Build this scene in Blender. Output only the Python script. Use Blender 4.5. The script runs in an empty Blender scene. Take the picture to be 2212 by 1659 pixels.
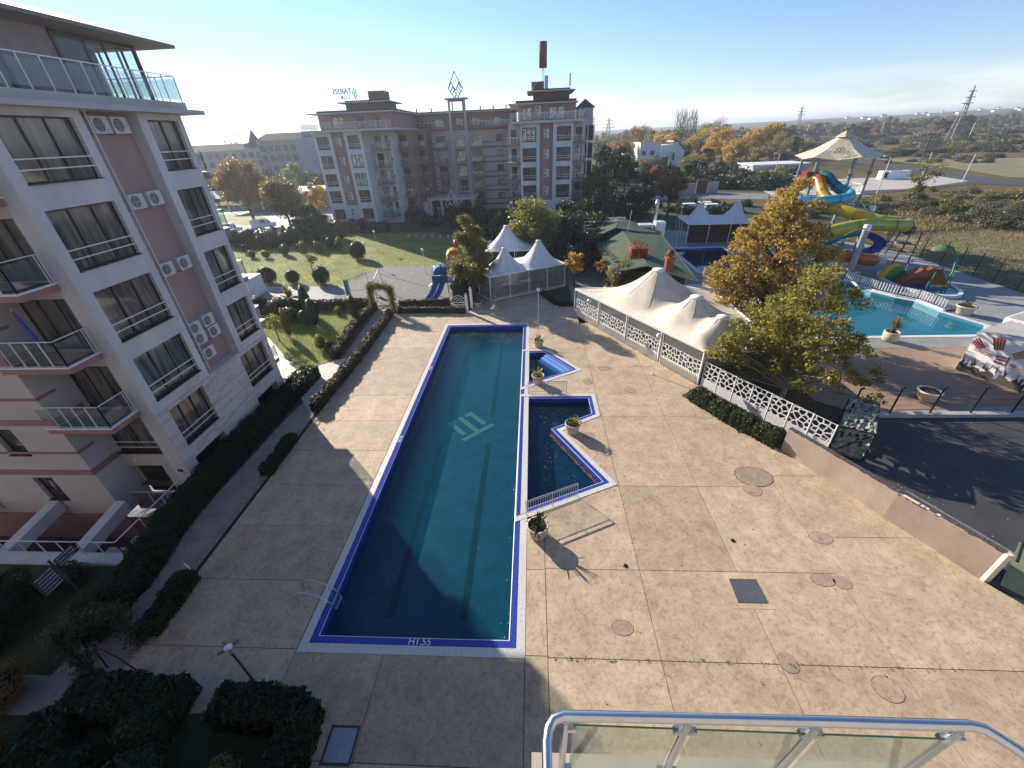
import bpy, bmesh, math, random
import numpy as np
from mathutils import Vector, Matrix
from mathutils.geometry import delaunay_2d_cdt

sc = bpy.context.scene
COL = sc.collection
R = math.radians

# ---------------------------------------------------------------- camera
FPX, CX, CY, CAMH = 876.0, 1106.0, 829.5, 16.0
dY = np.array([1150-CX, -(288-CY), -FPX]); dY /= np.linalg.norm(dY)
dD = np.array([1166-CX, -(2255-CY), -FPX]); dD /= np.linalg.norm(dD)
aZ = -(dD-dD.dot(dY)*dY); aZ /= np.linalg.norm(aZ)
aX = np.cross(dY, aZ)
MC = np.array([aX, dY, aZ])
cam_d = bpy.data.cameras.new('camera'); cam = bpy.data.objects.new('camera', cam_d); COL.objects.link(cam)
cam_d.sensor_width = 36; cam_d.lens = FPX/2212*36; cam_d.clip_end = 9000; cam_d.clip_start = 0.05
mw = Matrix([list(MC[i])+[0] for i in range(3)]+[[0, 0, 0, 1]]); mw.translation = Vector((0, 0, CAMH))
cam.matrix_world = mw
sc.camera = cam

# ---------------------------------------------------------------- world, sun, exposure
SUN_EL, SUN_AZ = 22.0, -44.5      # azimuth measured from +Y (away from the camera) towards +X
w = bpy.data.worlds.new('World'); sc.world = w; w.use_nodes = True
nt = w.node_tree; nt.nodes.clear()
sky = nt.nodes.new('ShaderNodeTexSky'); sky.sky_type = 'NISHITA'; sky.sun_disc = False
sky.sun_elevation = R(SUN_EL); sky.sun_rotation = R(SUN_AZ); sky.air_density = 1.0; sky.dust_density = 0.0; sky.ozone_density = 2.5
bg = nt.nodes.new('ShaderNodeBackground'); bg.inputs[1].default_value = 0.08
wo = nt.nodes.new('ShaderNodeOutputWorld')
tc = nt.nodes.new('ShaderNodeTexCoord'); mp = nt.nodes.new('ShaderNodeMapping'); mp.inputs['Scale'].default_value = (1, 1, 7)
nz = nt.nodes.new('ShaderNodeTexNoise'); nz.inputs['Scale'].default_value = 3.2; nz.inputs['Detail'].default_value = 9; nz.inputs['Roughness'].default_value = .58
cr = nt.nodes.new('ShaderNodeValToRGB'); cr.color_ramp.elements[0].position = .43; cr.color_ramp.elements[1].position = .60
sp = nt.nodes.new('ShaderNodeSeparateXYZ'); cz = nt.nodes.new('ShaderNodeValToRGB')
e = cz.color_ramp.elements; e[0].position = 0.0; e[0].color = (1, 1, 1, 1); e[1].position = .075; e[1].color = (0, 0, 0, 1)
e2 = e.new(.035); e2.color = (.6, .6, .6, 1)
mm = nt.nodes.new('ShaderNodeMath'); mm.operation = 'MULTIPLY'
mx = nt.nodes.new('ShaderNodeMix'); mx.data_type = 'RGBA'
mx.inputs[7].default_value = (8.2, 8.2, 8.5, 1)
L = nt.links.new
L(tc.outputs['Generated'], mp.inputs[0]); L(mp.outputs[0], nz.inputs[0]); L(nz.outputs[0], cr.inputs[0])
L(tc.outputs['Generated'], sp.inputs[0]); L(sp.outputs[2], cz.inputs[0]); L(cr.outputs[0], mm.inputs[0]); L(cz.outputs[0], mm.inputs[1])
L(mm.outputs[0], mx.inputs[0]); tn = nt.nodes.new('ShaderNodeMix'); tn.data_type = 'RGBA'; tn.blend_type = 'MULTIPLY'; tn.inputs[0].default_value = 1; tn.inputs[7].default_value = (.91, .955, 1.15, 1)
L(sky.outputs[0], tn.inputs[6]); L(tn.outputs[2], mx.inputs[6]); L(mx.outputs[2], bg.inputs[0]); L(bg.outputs[0], wo.inputs[0])

sun_d = bpy.data.lights.new('sun', 'SUN'); sun_d.energy = 5.0; sun_d.angle = R(.5); sun_d.color = (1, .90, .76)
sun = bpy.data.objects.new('sun', sun_d); COL.objects.link(sun)
sv = Vector((math.sin(R(SUN_AZ))*math.cos(R(SUN_EL)), math.cos(R(SUN_AZ))*math.cos(R(SUN_EL)), math.sin(R(SUN_EL))))
sun.rotation_euler = sv.to_track_quat('Z', 'Y').to_euler()
sun.location = (0, 0, 60)
vs = sc.view_settings; vs.view_transform = 'Standard'; vs.look = 'None'; vs.gamma = 1; vs.use_curve_mapping = False; vs.exposure = 1.0
sc.cycles.use_denoising = True
sc.cycles.max_bounces = 6; sc.cycles.diffuse_bounces = 3; sc.cycles.glossy_bounces = 3; sc.cycles.transparent_max_bounces = 16
sc.cycles.transmission_bounces = 4; sc.cycles.caustics_reflective = False; sc.cycles.caustics_refractive = False

# ---------------------------------------------------------------- helpers
def ray(px, py):
    return MC @ np.array([px-CX, -(py-CY), -FPX])
def G(px, py, z=0.0):                       # point of a horizontal plane
    r = ray(px, py); t = (z-CAMH)/r[2]; return (r[0]*t, r[1]*t, z)
def PY(px, py, y):                          # point (x,z) of the wall plane y = const
    r = ray(px, py); t = y/r[1]; return (r[0]*t, CAMH+r[2]*t)

def setp(o, label=None, cat=None, group=None, kind=None):
    if label: o['label'] = label
    if cat: o['category'] = cat
    if group: o['group'] = group
    if kind: o['kind'] = kind
    return o
def E(name, label, cat, loc=(0, 0, 0), rz=0, group=None):
    o = bpy.data.objects.new(name, None); COL.objects.link(o); o.location = loc; o.rotation_euler = (0, 0, rz)
    o.empty_display_size = .2
    return setp(o, label, cat, group)
def link(name, me, parent=None, loc=(0, 0, 0), rz=0, scale=None):
    o = bpy.data.objects.new(name, me); COL.objects.link(o)
    o.location = loc; o.rotation_euler = (0, 0, rz)
    if scale is not None: o.scale = scale if hasattr(scale, '__len__') else (scale,)*3
    if parent: o.parent = parent
    return o
def copy_tree(o, parent=None):
    c = o.copy(); COL.objects.link(c); c.parent = parent
    for ch in list(o.children): copy_tree(ch, c)
    return c

class MB:
    def __init__(s): s.v = []; s.f = []; s.m = []; s.sm = []; s.k = 0
    def mat(s, k): s.k = k; return s
    def face(s, pts, sm=False):
        n = len(s.v); s.v += [tuple(p) for p in pts]; s.f.append(tuple(range(n, n+len(pts)))); s.m.append(s.k); s.sm.append(sm); return s
    def idx(s, vs, fs, sm=False):
        n = len(s.v); s.v += [tuple(p) for p in vs]
        for f in fs: s.f.append(tuple(i+n for i in f)); s.m.append(s.k); s.sm.append(sm)
        return s
    def box(s, x0, x1, y0, y1, z0, z1):
        v = [(x0, y0, z0), (x1, y0, z0), (x1, y1, z0), (x0, y1, z0), (x0, y0, z1), (x1, y0, z1), (x1, y1, z1), (x0, y1, z1)]
        return s.idx(v, [(0, 3, 2, 1), (4, 5, 6, 7), (0, 1, 5, 4), (1, 2, 6, 5), (2, 3, 7, 6), (3, 0, 4, 7)])
    def bar(s, a, b, wdt, h=None, up=(0, 0, 1)):   # box along a segment
        a = Vector(a); b = Vector(b); h = h or wdt
        d = (b-a).normalized(); u = Vector(up)
        if abs(d.dot(u)) > .98: u = Vector((0, 1, 0))
        x = d.cross(u).normalized(); y = x.cross(d).normalized()
        v = []
        for p in (a, b):
            for sx, sy in ((-1, -1), (1, -1), (1, 1), (-1, 1)): v.append(p+x*(sx*wdt/2)+y*(sy*h/2))
        return s.idx(v, [(0, 1, 2, 3), (7, 6, 5, 4), (0, 4, 5, 1), (1, 5, 6, 2), (2, 6, 7, 3), (3, 7, 4, 0)])
    def tube(s, pts, r, n=8, cap=True, sm=True):
        P = [Vector(p) for p in pts]; m = len(P)
        rr = r if hasattr(r, '__len__') else [r]*m
        vs = []; up = None
        for i in range(m):
            d = (P[min(i+1, m-1)]-P[max(i-1, 0)])
            if d.length < 1e-9: d = Vector((0, 0, 1))
            d.normalize()
            if up is None:
                up = Vector((0, 0, 1)) if abs(d.z) < .9 else Vector((1, 0, 0))
            x = d.cross(up)
            if x.length < 1e-4: x = d.orthogonal()
            x.normalize(); y = x.cross(d).normalized(); up = y
            for k in range(n):
                a = 2*math.pi*k/n; vs.append(P[i]+x*(math.cos(a)*rr[i])+y*(math.sin(a)*rr[i]))
        fs = [(i*n+k, i*n+(k+1) % n, (i+1)*n+(k+1) % n, (i+1)*n+k) for i in range(m-1) for k in range(n)]
        s.idx(vs, fs, sm)
        if cap:
            s.idx(vs[:n], [tuple(range(n))[::-1]]); s.idx(vs[-n:], [tuple(range(n))])
        return s
    def lathe(s, prof, c=(0, 0, 0), n=16, sm=True):
        vs = []; c = Vector(c)
        for r_, z in prof:
            for k in range(n):
                a = 2*math.pi*k/n; vs.append(c+Vector((r_*math.cos(a), r_*math.sin(a), z)))
        m = len(prof)
        fs = [(i*n+k, i*n+(k+1) % n, (i+1)*n+(k+1) % n, (i+1)*n+k) for i in range(m-1) for k in range(n)]
        return s.idx(vs, fs, sm)
    def ball(s, c, r, n=12, sq=1.0):
        pr = [(max(1e-4, r*math.sin(math.pi*i/(n//2+2))), -r*sq*math.cos(math.pi*i/(n//2+2))) for i in range(n//2+3)]
        return s.lathe(pr, c, n)
    def prism(s, poly, z0, z1, bottom=False):
        a = sum(poly[i][0]*poly[(i+1) % len(poly)][1]-poly[(i+1) % len(poly)][0]*poly[i][1] for i in range(len(poly)))
        if a < 0: poly = poly[::-1]
        n = len(poly)
        vs = [(p[0], p[1], z0) for p in poly]+[(p[0], p[1], z1) for p in poly]
        fs = [tuple(range(n, 2*n))]+[(i, (i+1) % n, (i+1) % n+n, i+n) for i in range(n)]
        if bottom: fs.append(tuple(range(n))[::-1])
        return s.idx(vs, fs)
    def wallh(s, O, u, n, W, z0, z1, holes, depth=.2, back=False):
        # a wall seen from the n side, u along it, holes = (u0,u1,z0,z1), with real reveals
        O = Vector(O); u = Vector(u); n = Vector(n)
        us = sorted({0, W} | {min(max(h[i], 0), W) for h in holes for i in (0, 1)})
        zs = sorted({z0, z1} | {min(max(h[i], z0), z1) for h in holes for i in (2, 3)})
        P = lambda a, z, d=0: O+u*a+n*d+Vector((0, 0, z))
        flip = u.cross(Vector((0, 0, 1))).dot(n) < 0
        def q(*p): s.face(p[::-1] if flip else p)
        for i in range(len(us)-1):
            for j in range(len(zs)-1):
                a, b, c, d = us[i], us[i+1], zs[j], zs[j+1]
                if any(h[0] <= (a+b)/2 <= h[1] and h[2] <= (c+d)/2 <= h[3] for h in holes): continue
                q(P(a, c), P(b, c), P(b, d), P(a, d))
        for h in holes:
            a, b, c, d = h; D = -depth
            q(P(a, c), P(a, d), P(a, d, D), P(a, c, D)); q(P(b, d), P(b, c), P(b, c, D), P(b, d, D))
            q(P(a, c), P(a, c, D), P(b, c, D), P(b, c)); q(P(a, d, D), P(a, d), P(b, d), P(b, d, D))
        return s
    def mesh(s, name, mats, off=(0, 0, 0)):
        me = bpy.data.meshes.new(name)
        if any(off): s.v = [(p[0]-off[0], p[1]-off[1], p[2]-off[2]) for p in s.v]
        me.from_pydata(s.v, [], s.f)
        for m in (mats if isinstance(mats, (list, tuple)) else [mats]): me.materials.append(m)
        me.polygons.foreach_set('material_index', s.m); me.polygons.foreach_set('use_smooth', s.sm)
        me.update(); return me
    def build(s, name, mats, parent=None, local=False):
        off = (0, 0, 0)
        if parent is not None and not local:
            p = parent; off = Vector((0, 0, 0))
            while p is not None: off = off+p.location; p = p.parent
        return link(name, s.mesh(name, mats, tuple(off)), parent)

# ---------------------------------------------------------------- materials
_M = {}
def mat(name, col=(.5, .5, .5), rough=.7, metal=0, var=.12, scale=3.0, col2=None, bump=0.0, bscale=None, spec=.5, coords='Object', stretch=None, streak=0, detail=6):
    if name in _M: return _M[name]
    m = bpy.data.materials.new(name); m.use_nodes = True; t = m.node_tree; b = t.nodes['Principled BSDF']
    b.inputs['Roughness'].default_value = rough; b.inputs['Metallic'].default_value = metal; b.inputs['Specular IOR Level'].default_value = spec
    tcn = t.nodes.new('ShaderNodeTexCoord'); mp_ = t.nodes.new('ShaderNodeMapping')
    if stretch: mp_.inputs['Scale'].default_value = stretch
    geo = t.nodes.new('ShaderNodeNewGeometry')
    t.links.new(geo.outputs['Position'] if coords == 'World' else tcn.outputs['Object'], mp_.inputs[0])
    n1 = t.nodes.new('ShaderNodeTexNoise'); n1.inputs['Scale'].default_value = scale; n1.inputs['Detail'].default_value = detail; n1.inputs['Roughness'].default_value = .62
    t.links.new(mp_.outputs[0], n1.inputs[0])
    r_ = t.nodes.new('ShaderNodeValToRGB'); c2 = col2 or tuple(min(1, c*(1+var)) for c in col); c1 = col if col2 else tuple(c*(1-var) for c in col)
    r_.color_ramp.elements[0].color = (*c1, 1); r_.color_ramp.elements[1].color = (*c2, 1)
    r_.color_ramp.elements[0].position = .33; r_.color_ramp.elements[1].position = .68
    t.links.new(n1.outputs[0], r_.inputs[0]); t.links.new(r_.outputs[0], b.inputs['Base Color'])
    if bump:
        n2 = t.nodes.new('ShaderNodeTexNoise'); n2.inputs['Scale'].default_value = bscale or scale*6; n2.inputs['Detail'].default_value = 5
        t.links.new(mp_.outputs[0], n2.inputs[0]); bp = t.nodes.new('ShaderNodeBump'); bp.inputs['Strength'].default_value = bump; bp.inputs['Distance'].default_value = .02
        t.links.new(n2.outputs[0], bp.inputs['Height']); t.links.new(bp.outputs[0], b.inputs['Normal'])
    _M[name] = m; return m

def leafmat(name, c1, c2, c3=None, trans=.45, rough=.45):
    if name in _M: return _M[name]
    m = bpy.data.materials.new(name); m.use_nodes = True; t = m.node_tree; t.nodes.clear()
    geo = t.nodes.new('ShaderNodeNewGeometry'); r_ = t.nodes.new('ShaderNodeValToRGB')
    e = r_.color_ramp.elements; e[0].color = (*c1, 1); e[1].color = (*c2, 1); e[0].position = .1; e[1].position = .9
    if c3: k = e.new(.55); k.color = (*c3, 1)
    n1 = t.nodes.new('ShaderNodeTexNoise'); n1.inputs['Scale'].default_value = .9; n1.inputs['Detail'].default_value = 2
    ad = t.nodes.new('ShaderNodeMath'); ad.operation = 'MULTIPLY_ADD'; ad.inputs[1].default_value = .55
    sb = t.nodes.new('ShaderNodeMath'); sb.operation = 'MULTIPLY'; sb.inputs[1].default_value = .5
    t.links.new(geo.outputs['Random Per Island'], ad.inputs[0]); t.links.new(geo.outputs['Position'], n1.inputs[0])
    t.links.new(n1.outputs[0], sb.inputs[0]); t.links.new(sb.outputs[0], ad.inputs[2])
    t.links.new(ad.outputs[0], r_.inputs[0])
    d = t.nodes.new('ShaderNodeBsdfPrincipled'); d.inputs['Roughness'].default_value = rough; d.inputs['Specular IOR Level'].default_value = .35
    tr = t.nodes.new('ShaderNodeBsdfTranslucent'); ms = t.nodes.new('ShaderNodeMixShader'); ms.inputs[0].default_value = trans
    o = t.nodes.new('ShaderNodeOutputMaterial')
    t.links.new(r_.outputs[0], d.inputs['Base Color']); t.links.new(r_.outputs[0], tr.inputs[0])
    t.links.new(d.outputs[0], ms.inputs[1]); t.links.new(tr.outputs[0], ms.inputs[2]); t.links.new(ms.outputs[0], o.inputs[0])
    _M[name] = m; return m

def schlick(t, f0):
    lw = t.nodes.new('ShaderNodeLayerWeight'); p = t.nodes.new('ShaderNodeMath'); p.operation = 'POWER'; p.inputs[1].default_value = 5
    q = t.nodes.new('ShaderNodeMath'); q.operation = 'MULTIPLY_ADD'; q.inputs[1].default_value = 1-f0; q.inputs[2].default_value = f0
    lw.inputs[0].default_value = .5; t.links.new(lw.outputs['Facing'], p.inputs[0]); t.links.new(p.outputs[0], q.inputs[0]); return q
def glassmat(name, tint=(.8, .9, .92), refl=.12, alpha=.25, body=(.3, .35, .38)):
    # clear sheet: mostly transparent, partly dusty body colour, mirror reflection by fresnel
    if name in _M: return _M[name]
    m = bpy.data.materials.new(name); m.use_nodes = True; t = m.node_tree; t.nodes.clear()
    tr = t.nodes.new('ShaderNodeBsdfTransparent'); tr.inputs[0].default_value = (*tint, 1)
    df = t.nodes.new('ShaderNodeBsdfDiffuse'); df.inputs[0].default_value = (*body, 1)
    gl = t.nodes.new('ShaderNodeBsdfGlossy'); gl.inputs['Roughness'].default_value = .03
    m1 = t.nodes.new('ShaderNodeMixShader'); m1.inputs[0].default_value = alpha
    m2 = t.nodes.new('ShaderNodeMixShader'); fr = schlick(t, .04)
    o = t.nodes.new('ShaderNodeOutputMaterial')
    t.links.new(tr.outputs[0], m1.inputs[1]); t.links.new(df.outputs[0], m1.inputs[2]); t.links.new(m1.outputs[0], m2.inputs[1])
    t.links.new(gl.outputs[0], m2.inputs[2]); t.links.new(fr.outputs[0], m2.inputs[0]); t.links.new(m2.outputs[0], o.inputs[0])
    _M[name] = m; return m

def watermat(name, tint, murk, mfac=.3, bs=1.2, bstr=.05):
    if name in _M: return _M[name]
    m = bpy.data.materials.new(name); m.use_nodes = True; t = m.node_tree; t.nodes.clear()
    tr = t.nodes.new('ShaderNodeBsdfTransparent'); tr.inputs[0].default_value = (*tint, 1)
    df = t.nodes.new('ShaderNodeBsdfDiffuse'); df.inputs[0].default_value = (*murk, 1)
    gl = t.nodes.new('ShaderNodeBsdfGlossy'); gl.inputs['Roughness'].default_value = .02
    m1 = t.nodes.new('ShaderNodeMixShader'); m1.inputs[0].default_value = mfac
    m2 = t.nodes.new('ShaderNodeMixShader'); fr = schlick(t, .02)
    nz_ = t.nodes.new('ShaderNodeTexNoise'); nz_.inputs['Scale'].default_value = bs; nz_.inputs['Detail'].default_value = 3
    geo = t.nodes.new('ShaderNodeNewGeometry'); bp = t.nodes.new('ShaderNodeBump'); bp.inputs['Strength'].default_value = bstr; bp.inputs['Distance'].default_value = .1
    t.links.new(geo.outputs['Position'], nz_.inputs[0]); t.links.new(nz_.outputs[0], bp.inputs['Height']); t.links.new(bp.outputs[0], gl.inputs['Normal'])
    o = t.nodes.new('ShaderNodeOutputMaterial')
    t.links.new(tr.outputs[0], m1.inputs[1]); t.links.new(df.outputs[0], m1.inputs[2]); t.links.new(m1.outputs[0], m2.inputs[1])
    t.links.new(gl.outputs[0], m2.inputs[2]); t.links.new(fr.outputs[0], m2.inputs[0]); t.links.new(m2.outputs[0], o.inputs[0])
    _M[name] = m; return m

def panemat(name, c1, c2, rough=.06, scale=(2.2, 2.2, .25)):   # opaque window glass with curtains behind
    return mat(name, c1, rough, col2=c2, scale=1.6, stretch=scale, spec=.9, coords='World', detail=3)

# deck: stamped concrete with veins, blotches, stains
def deckmat(name, a, b, c):
    m = bpy.data.materials.new(name); m.use_nodes = True; t = m.node_tree; P = t.nodes['Principled BSDF']; P.inputs['Roughness'].default_value = .72
    geo = t.nodes.new('ShaderNodeNewGeometry'); N = t.nodes.new
    def noise(s, d, ro=.6, dist=0):
        n = N('ShaderNodeTexNoise'); n.inputs['Scale'].default_value = s; n.inputs['Detail'].default_value = d; n.inputs['Roughness'].default_value = ro; n.inputs['Distortion'].default_value = dist
        t.links.new(geo.outputs['Position'], n.inputs[0]); return n
    n1 = noise(.9, 10, .72, .3); n2 = noise(5.5, 12, .8, .5); n3 = noise(1.3, 9, .62, .6); n4 = noise(26, 6, .7)
    r1 = N('ShaderNodeValToRGB'); r1.color_ramp.elements[0].color = (*a, 1); r1.color_ramp.elements[1].color = (*b, 1); r1.color_ramp.elements[0].position = .35; r1.color_ramp.elements[1].position = .65
    r2 = N('ShaderNodeValToRGB'); r2.color_ramp.elements[0].color = (*c, 1); r2.color_ramp.elements[1].color = (1, 1, 1, 1); r2.color_ramp.elements[0].position = .36; r2.color_ramp.elements[1].position = .50
    # veins: narrow band of a distorted noise
    r3 = N('ShaderNodeValToRGB'); e = r3.color_ramp.elements; e[0].position = .49; e[0].color = (1, 1, 1, 1); e[1].position = .51; e[1].color = (1, 1, 1, 1); k = e.new(.5); k.color = (.74, .69, .63, 1)
    t.links.new(n1.outputs[0], r1.inputs[0]); t.links.new(n2.outputs[0], r2.inputs[0]); t.links.new(n3.outputs[0], r3.inputs[0])
    x1 = N('ShaderNodeMix'); x1.data_type = 'RGBA'; x1.blend_type = 'MULTIPLY'; x1.inputs[0].default_value = .8
    x2 = N('ShaderNodeMix'); x2.data_type = 'RGBA'; x2.blend_type = 'MULTIPLY'; x2.inputs[0].default_value = .8
    t.links.new(r1.outputs[0], x1.inputs[6]); t.links.new(r2.outputs[0], x1.inputs[7]); t.links.new(x1.outputs[2], x2.inputs[6]); t.links.new(r3.outputs[0], x2.inputs[7])
    oi = N('ShaderNodeObjectInfo'); hv = N('ShaderNodeMapRange'); hv.inputs[3].default_value = .87; hv.inputs[4].default_value = 1.08; t.links.new(oi.outputs['Random'], hv.inputs[0])
    x3 = N('ShaderNodeMix'); x3.data_type = 'RGBA'; x3.blend_type = 'MULTIPLY'; x3.inputs[0].default_value = 1; t.links.new(x2.outputs[2], x3.inputs[6]); t.links.new(hv.outputs[0], x3.inputs[7])
    t.links.new(x3.outputs[2], P.inputs['Base Color'])
    ad = N('ShaderNodeMath'); ad.operation = 'ADD'; t.links.new(r3.outputs[0], ad.inputs[0]); t.links.new(n2.outputs[0], ad.inputs[1])
    ad2 = N('ShaderNodeMath'); ad2.operation = 'MULTIPLY_ADD'; ad2.inputs[1].default_value = .25; t.links.new(n4.outputs[0], ad2.inputs[0]); t.links.new(ad.outputs[0], ad2.inputs[2])
    bp = N('ShaderNodeBump'); bp.inputs['Strength'].default_value = .5; bp.inputs['Distance'].default_value = .03
    t.links.new(ad2.outputs[0], bp.inputs['Height']); t.links.new(bp.outputs[0], P.inputs['Normal'])
    return m
DECK = deckmat('stamped_concrete', (.385, .29, .188), (.55, .438, .295), (.56, .50, .44))
DECK2 = deckmat('pale_paving', (.52, .46, .38), (.66, .60, .5), (.6, .55, .5))
PATHM = deckmat('path_paving', (.27, .215, .17), (.37, .31, .25), (.6, .54, .5))
DECK3 = deckmat('grey_paving', (.20, .20, .20), (.30, .295, .28), (.7, .68, .66))
GROUT = mat('joint_dirt', (.085, .065, .048))
WHITE = mat('white_paint', (.78, .77, .74), .5, var=.05, scale=2)
PLAS = mat('white_plaster', (.58, .56, .545), .85, var=.13, scale=.5, stretch=(1.6, 1.6, .35), bump=.15, bscale=40, coords='World')
PINK = mat('pink_plaster', (.34, .19, .165), .85, var=.08, scale=.7, bump=.15, bscale=40, coords='World')
PINKN = mat('pale_pink_plaster', (.37, .25, .225), .85, var=.1, scale=.6, bump=.15, bscale=40, coords='World', stretch=(1.6, 1.6, .35))
PINK2 = mat('dusky_pink_plaster', (.30, .17, .155), .85, var=.08, scale=.7, coords='World')
CREAM = mat('cream_plaster', (.50, .44, .41), .85, var=.06, scale=.7, coords='World')
STONE = mat('pale_stone', (.58, .54, .49), .8, var=.1, scale=8, bump=.4, coords='World')
STONE2 = mat('pale_stone_b', (.50, .455, .40), .8, var=.12, scale=8, bump=.4, coords='World')
DARKF = mat('dark_brown_frame', (.045, .032, .026), .45, var=.1)
PANE = panemat('window_glass', (.035, .035, .033), (.20, .185, .155))
PANE2 = mat('window_glass_glints', (.03, .03, .03), .1, col2=(.72, .66, .52), scale=2.2, stretch=(1.2, 1.2, .8), spec=.9, coords='World', detail=2)  # pale patches painted into the panes as bright reflections
STEEL = mat('brushed_steel', (.62, .63, .65), .28, 1, var=.05, scale=12)
RAILW = mat('pale_metal', (.72, .72, .72), .35, .3, var=.04)
ACW = mat('ac_casing', (.56, .555, .52), .5, var=.05)
ACD = mat('ac_dark', (.14, .145, .145), .5, var=.2)
ROOFD = mat('dark_roofing', (.05, .048, .05), .8, var=.2, bump=.2)
SLABC = mat('eave_paint', (.46, .44, .42), .7, var=.06, coords='World')
GLS = glassmat('clear_glass', (.88, .92, .92), alpha=.10)
BAND = mat('dark_red_band', (.17, .075, .07), .85, var=.1)
DARK = mat('recess_shade', (.018, .018, .02), .9)  # near black, stands in for the shade inside openings and channels
BLACKM = mat('black_metal', (.02, .02, .022), .4, .2)
CONC = mat('concrete', (.36, .34, .32), .85, var=.12, scale=2, bump=.3, coords='World')
# ================================================================ ground, deck, pools
def pip(p, poly):
    x, y = p; c = False; n = len(poly)
    for i in range(n):
        x1, y1 = poly[i]; x2, y2 = poly[(i+1) % n]
        if (y1 > y) != (y2 > y) and x < (x2-x1)*(y-y1)/(y2-y1)+x1: c = not c
    return c
def sheet(mb, outer, holes, z, clip=None, skirt=0.0):
    # flat polygon (clipped to `clip`) with holes, as triangles; optional skirt down its edges
    polys = [outer]+([clip] if clip else [])+holes
    vs = []; fs = []
    for p in polys:
        fs.append(list(range(len(vs), len(vs)+len(p)))); vs += [Vector(q[:2]) for q in p]
    V, Eg, F, *_ = delaunay_2d_cdt(vs, [], fs, 0, 1e-5)
    keep = []
    for f in F:
        tri = [tuple(V[i]) for i in f]
        c = (sum(q[0] for q in tri)/len(tri), sum(q[1] for q in tri)/len(tri))
        if pip(c, outer) and (not clip or pip(c, clip)) and not any(pip(c, h) for h in holes): keep.append(tuple(f))
    if not keep: return False
    cnt = {}
    out = []
    for f in keep:
        a = sum(V[f[i]][0]*V[f[(i+1) % len(f)]][1]-V[f[(i+1) % len(f)]][0]*V[f[i]][1] for i in range(len(f)))
        f = f if a > 0 else f[::-1]; out.append(f)
        for i in range(len(f)): cnt[(f[i], f[(i+1) % len(f)])] = 1
    base = [(p[0], p[1], z) for p in V]
    mb.idx(base, out)
    if skirt:
        for (a, b) in list(cnt):
            if (b, a) not in cnt:
                A, B = V[a], V[b]
                mb.face([(A[0], A[1], z), (A[0], A[1], z-skirt), (B[0], B[1], z-skirt), (B[0], B[1], z)])
    return True
def rect(x0, x1, y0, y1): return [(x0, y0), (x1, y0), (x1, y1), (x0, y1)]

# pool outlines (outer edge of the white coping)
MAINP = rect(-8.87, -.42, 7.2, 37.5)
P1 = [(-1.0, 31.6), (1.15, 31.65), (3.75, 27.95), (-1.0, 25.1)]
P2 = [(-1.0, 24.5), (4.3, 24.5), (4.32, 21.85), (1.75, 20.3), (4.35, 15.7), (-1.0, 13.18)]
POOLC = [(-8.87, 7.2), (-.42, 7.2), (-.42, 13.45), P2[4], P2[3], P2[2], P2[1], (-.42, 24.5), (-.42, 25.45), P1[2], P1[1], (-.42, 31.6), (-.42, 37.5), (-8.87, 37.5)]
UP3 = [(21.0, 52.8), (29.5, 52.8), (29.5, 66.2), (21.0, 66.2)]            # small upper pool, far right
BIGP = [(24, 33.0), (38.6, 33.0), (40.6, 35.2), (39.4, 38.6), (39.3, 41.6), (38.2, 42.8), (37.2, 44.6), (37.2, 47.5), (35, 50), (30, 50), (24, 46)]
COURT = rect(-36, -18.9, 11.1, 15.5)

# --- far terrain
mb = MB(); NR, NA = 60, 90; vv = []
rs = [140*(9000/140)**(i/NR) for i in range(NR+1)]
def hz(x, y):
    r = math.hypot(x, y); th = math.atan2(x, y)
    a = min(1, max(0, (r-350)/2600)); a = a*a*(3-2*a)
    f = .25+.75*min(1, max(0, (th+.1)/.9))
    hh = 33*a*f + (1.2*math.sin(x*.011)*math.cos(y*.009)+.8*math.sin(x*.03+y*.02))*min(1, max(0, (r-220)/400))
    return hh-.25
for i in range(NR+1):
    for j in range(NA+1):
        th = R(-88+176*j/NA); x = rs[i]*math.sin(th); y = rs[i]*math.cos(th)
        z = hz(x, y)
        if rs[i] > 3300: z -= (rs[i]-3300)*.012
        vv.append((x, y, z))
mb.idx(vv, [(i*(NA+1)+j, i*(NA+1)+j+1, (i+1)*(NA+1)+j+1, (i+1)*(NA+1)+j)[::-1] for i in range(NR) for j in range(NA)], True)
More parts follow.
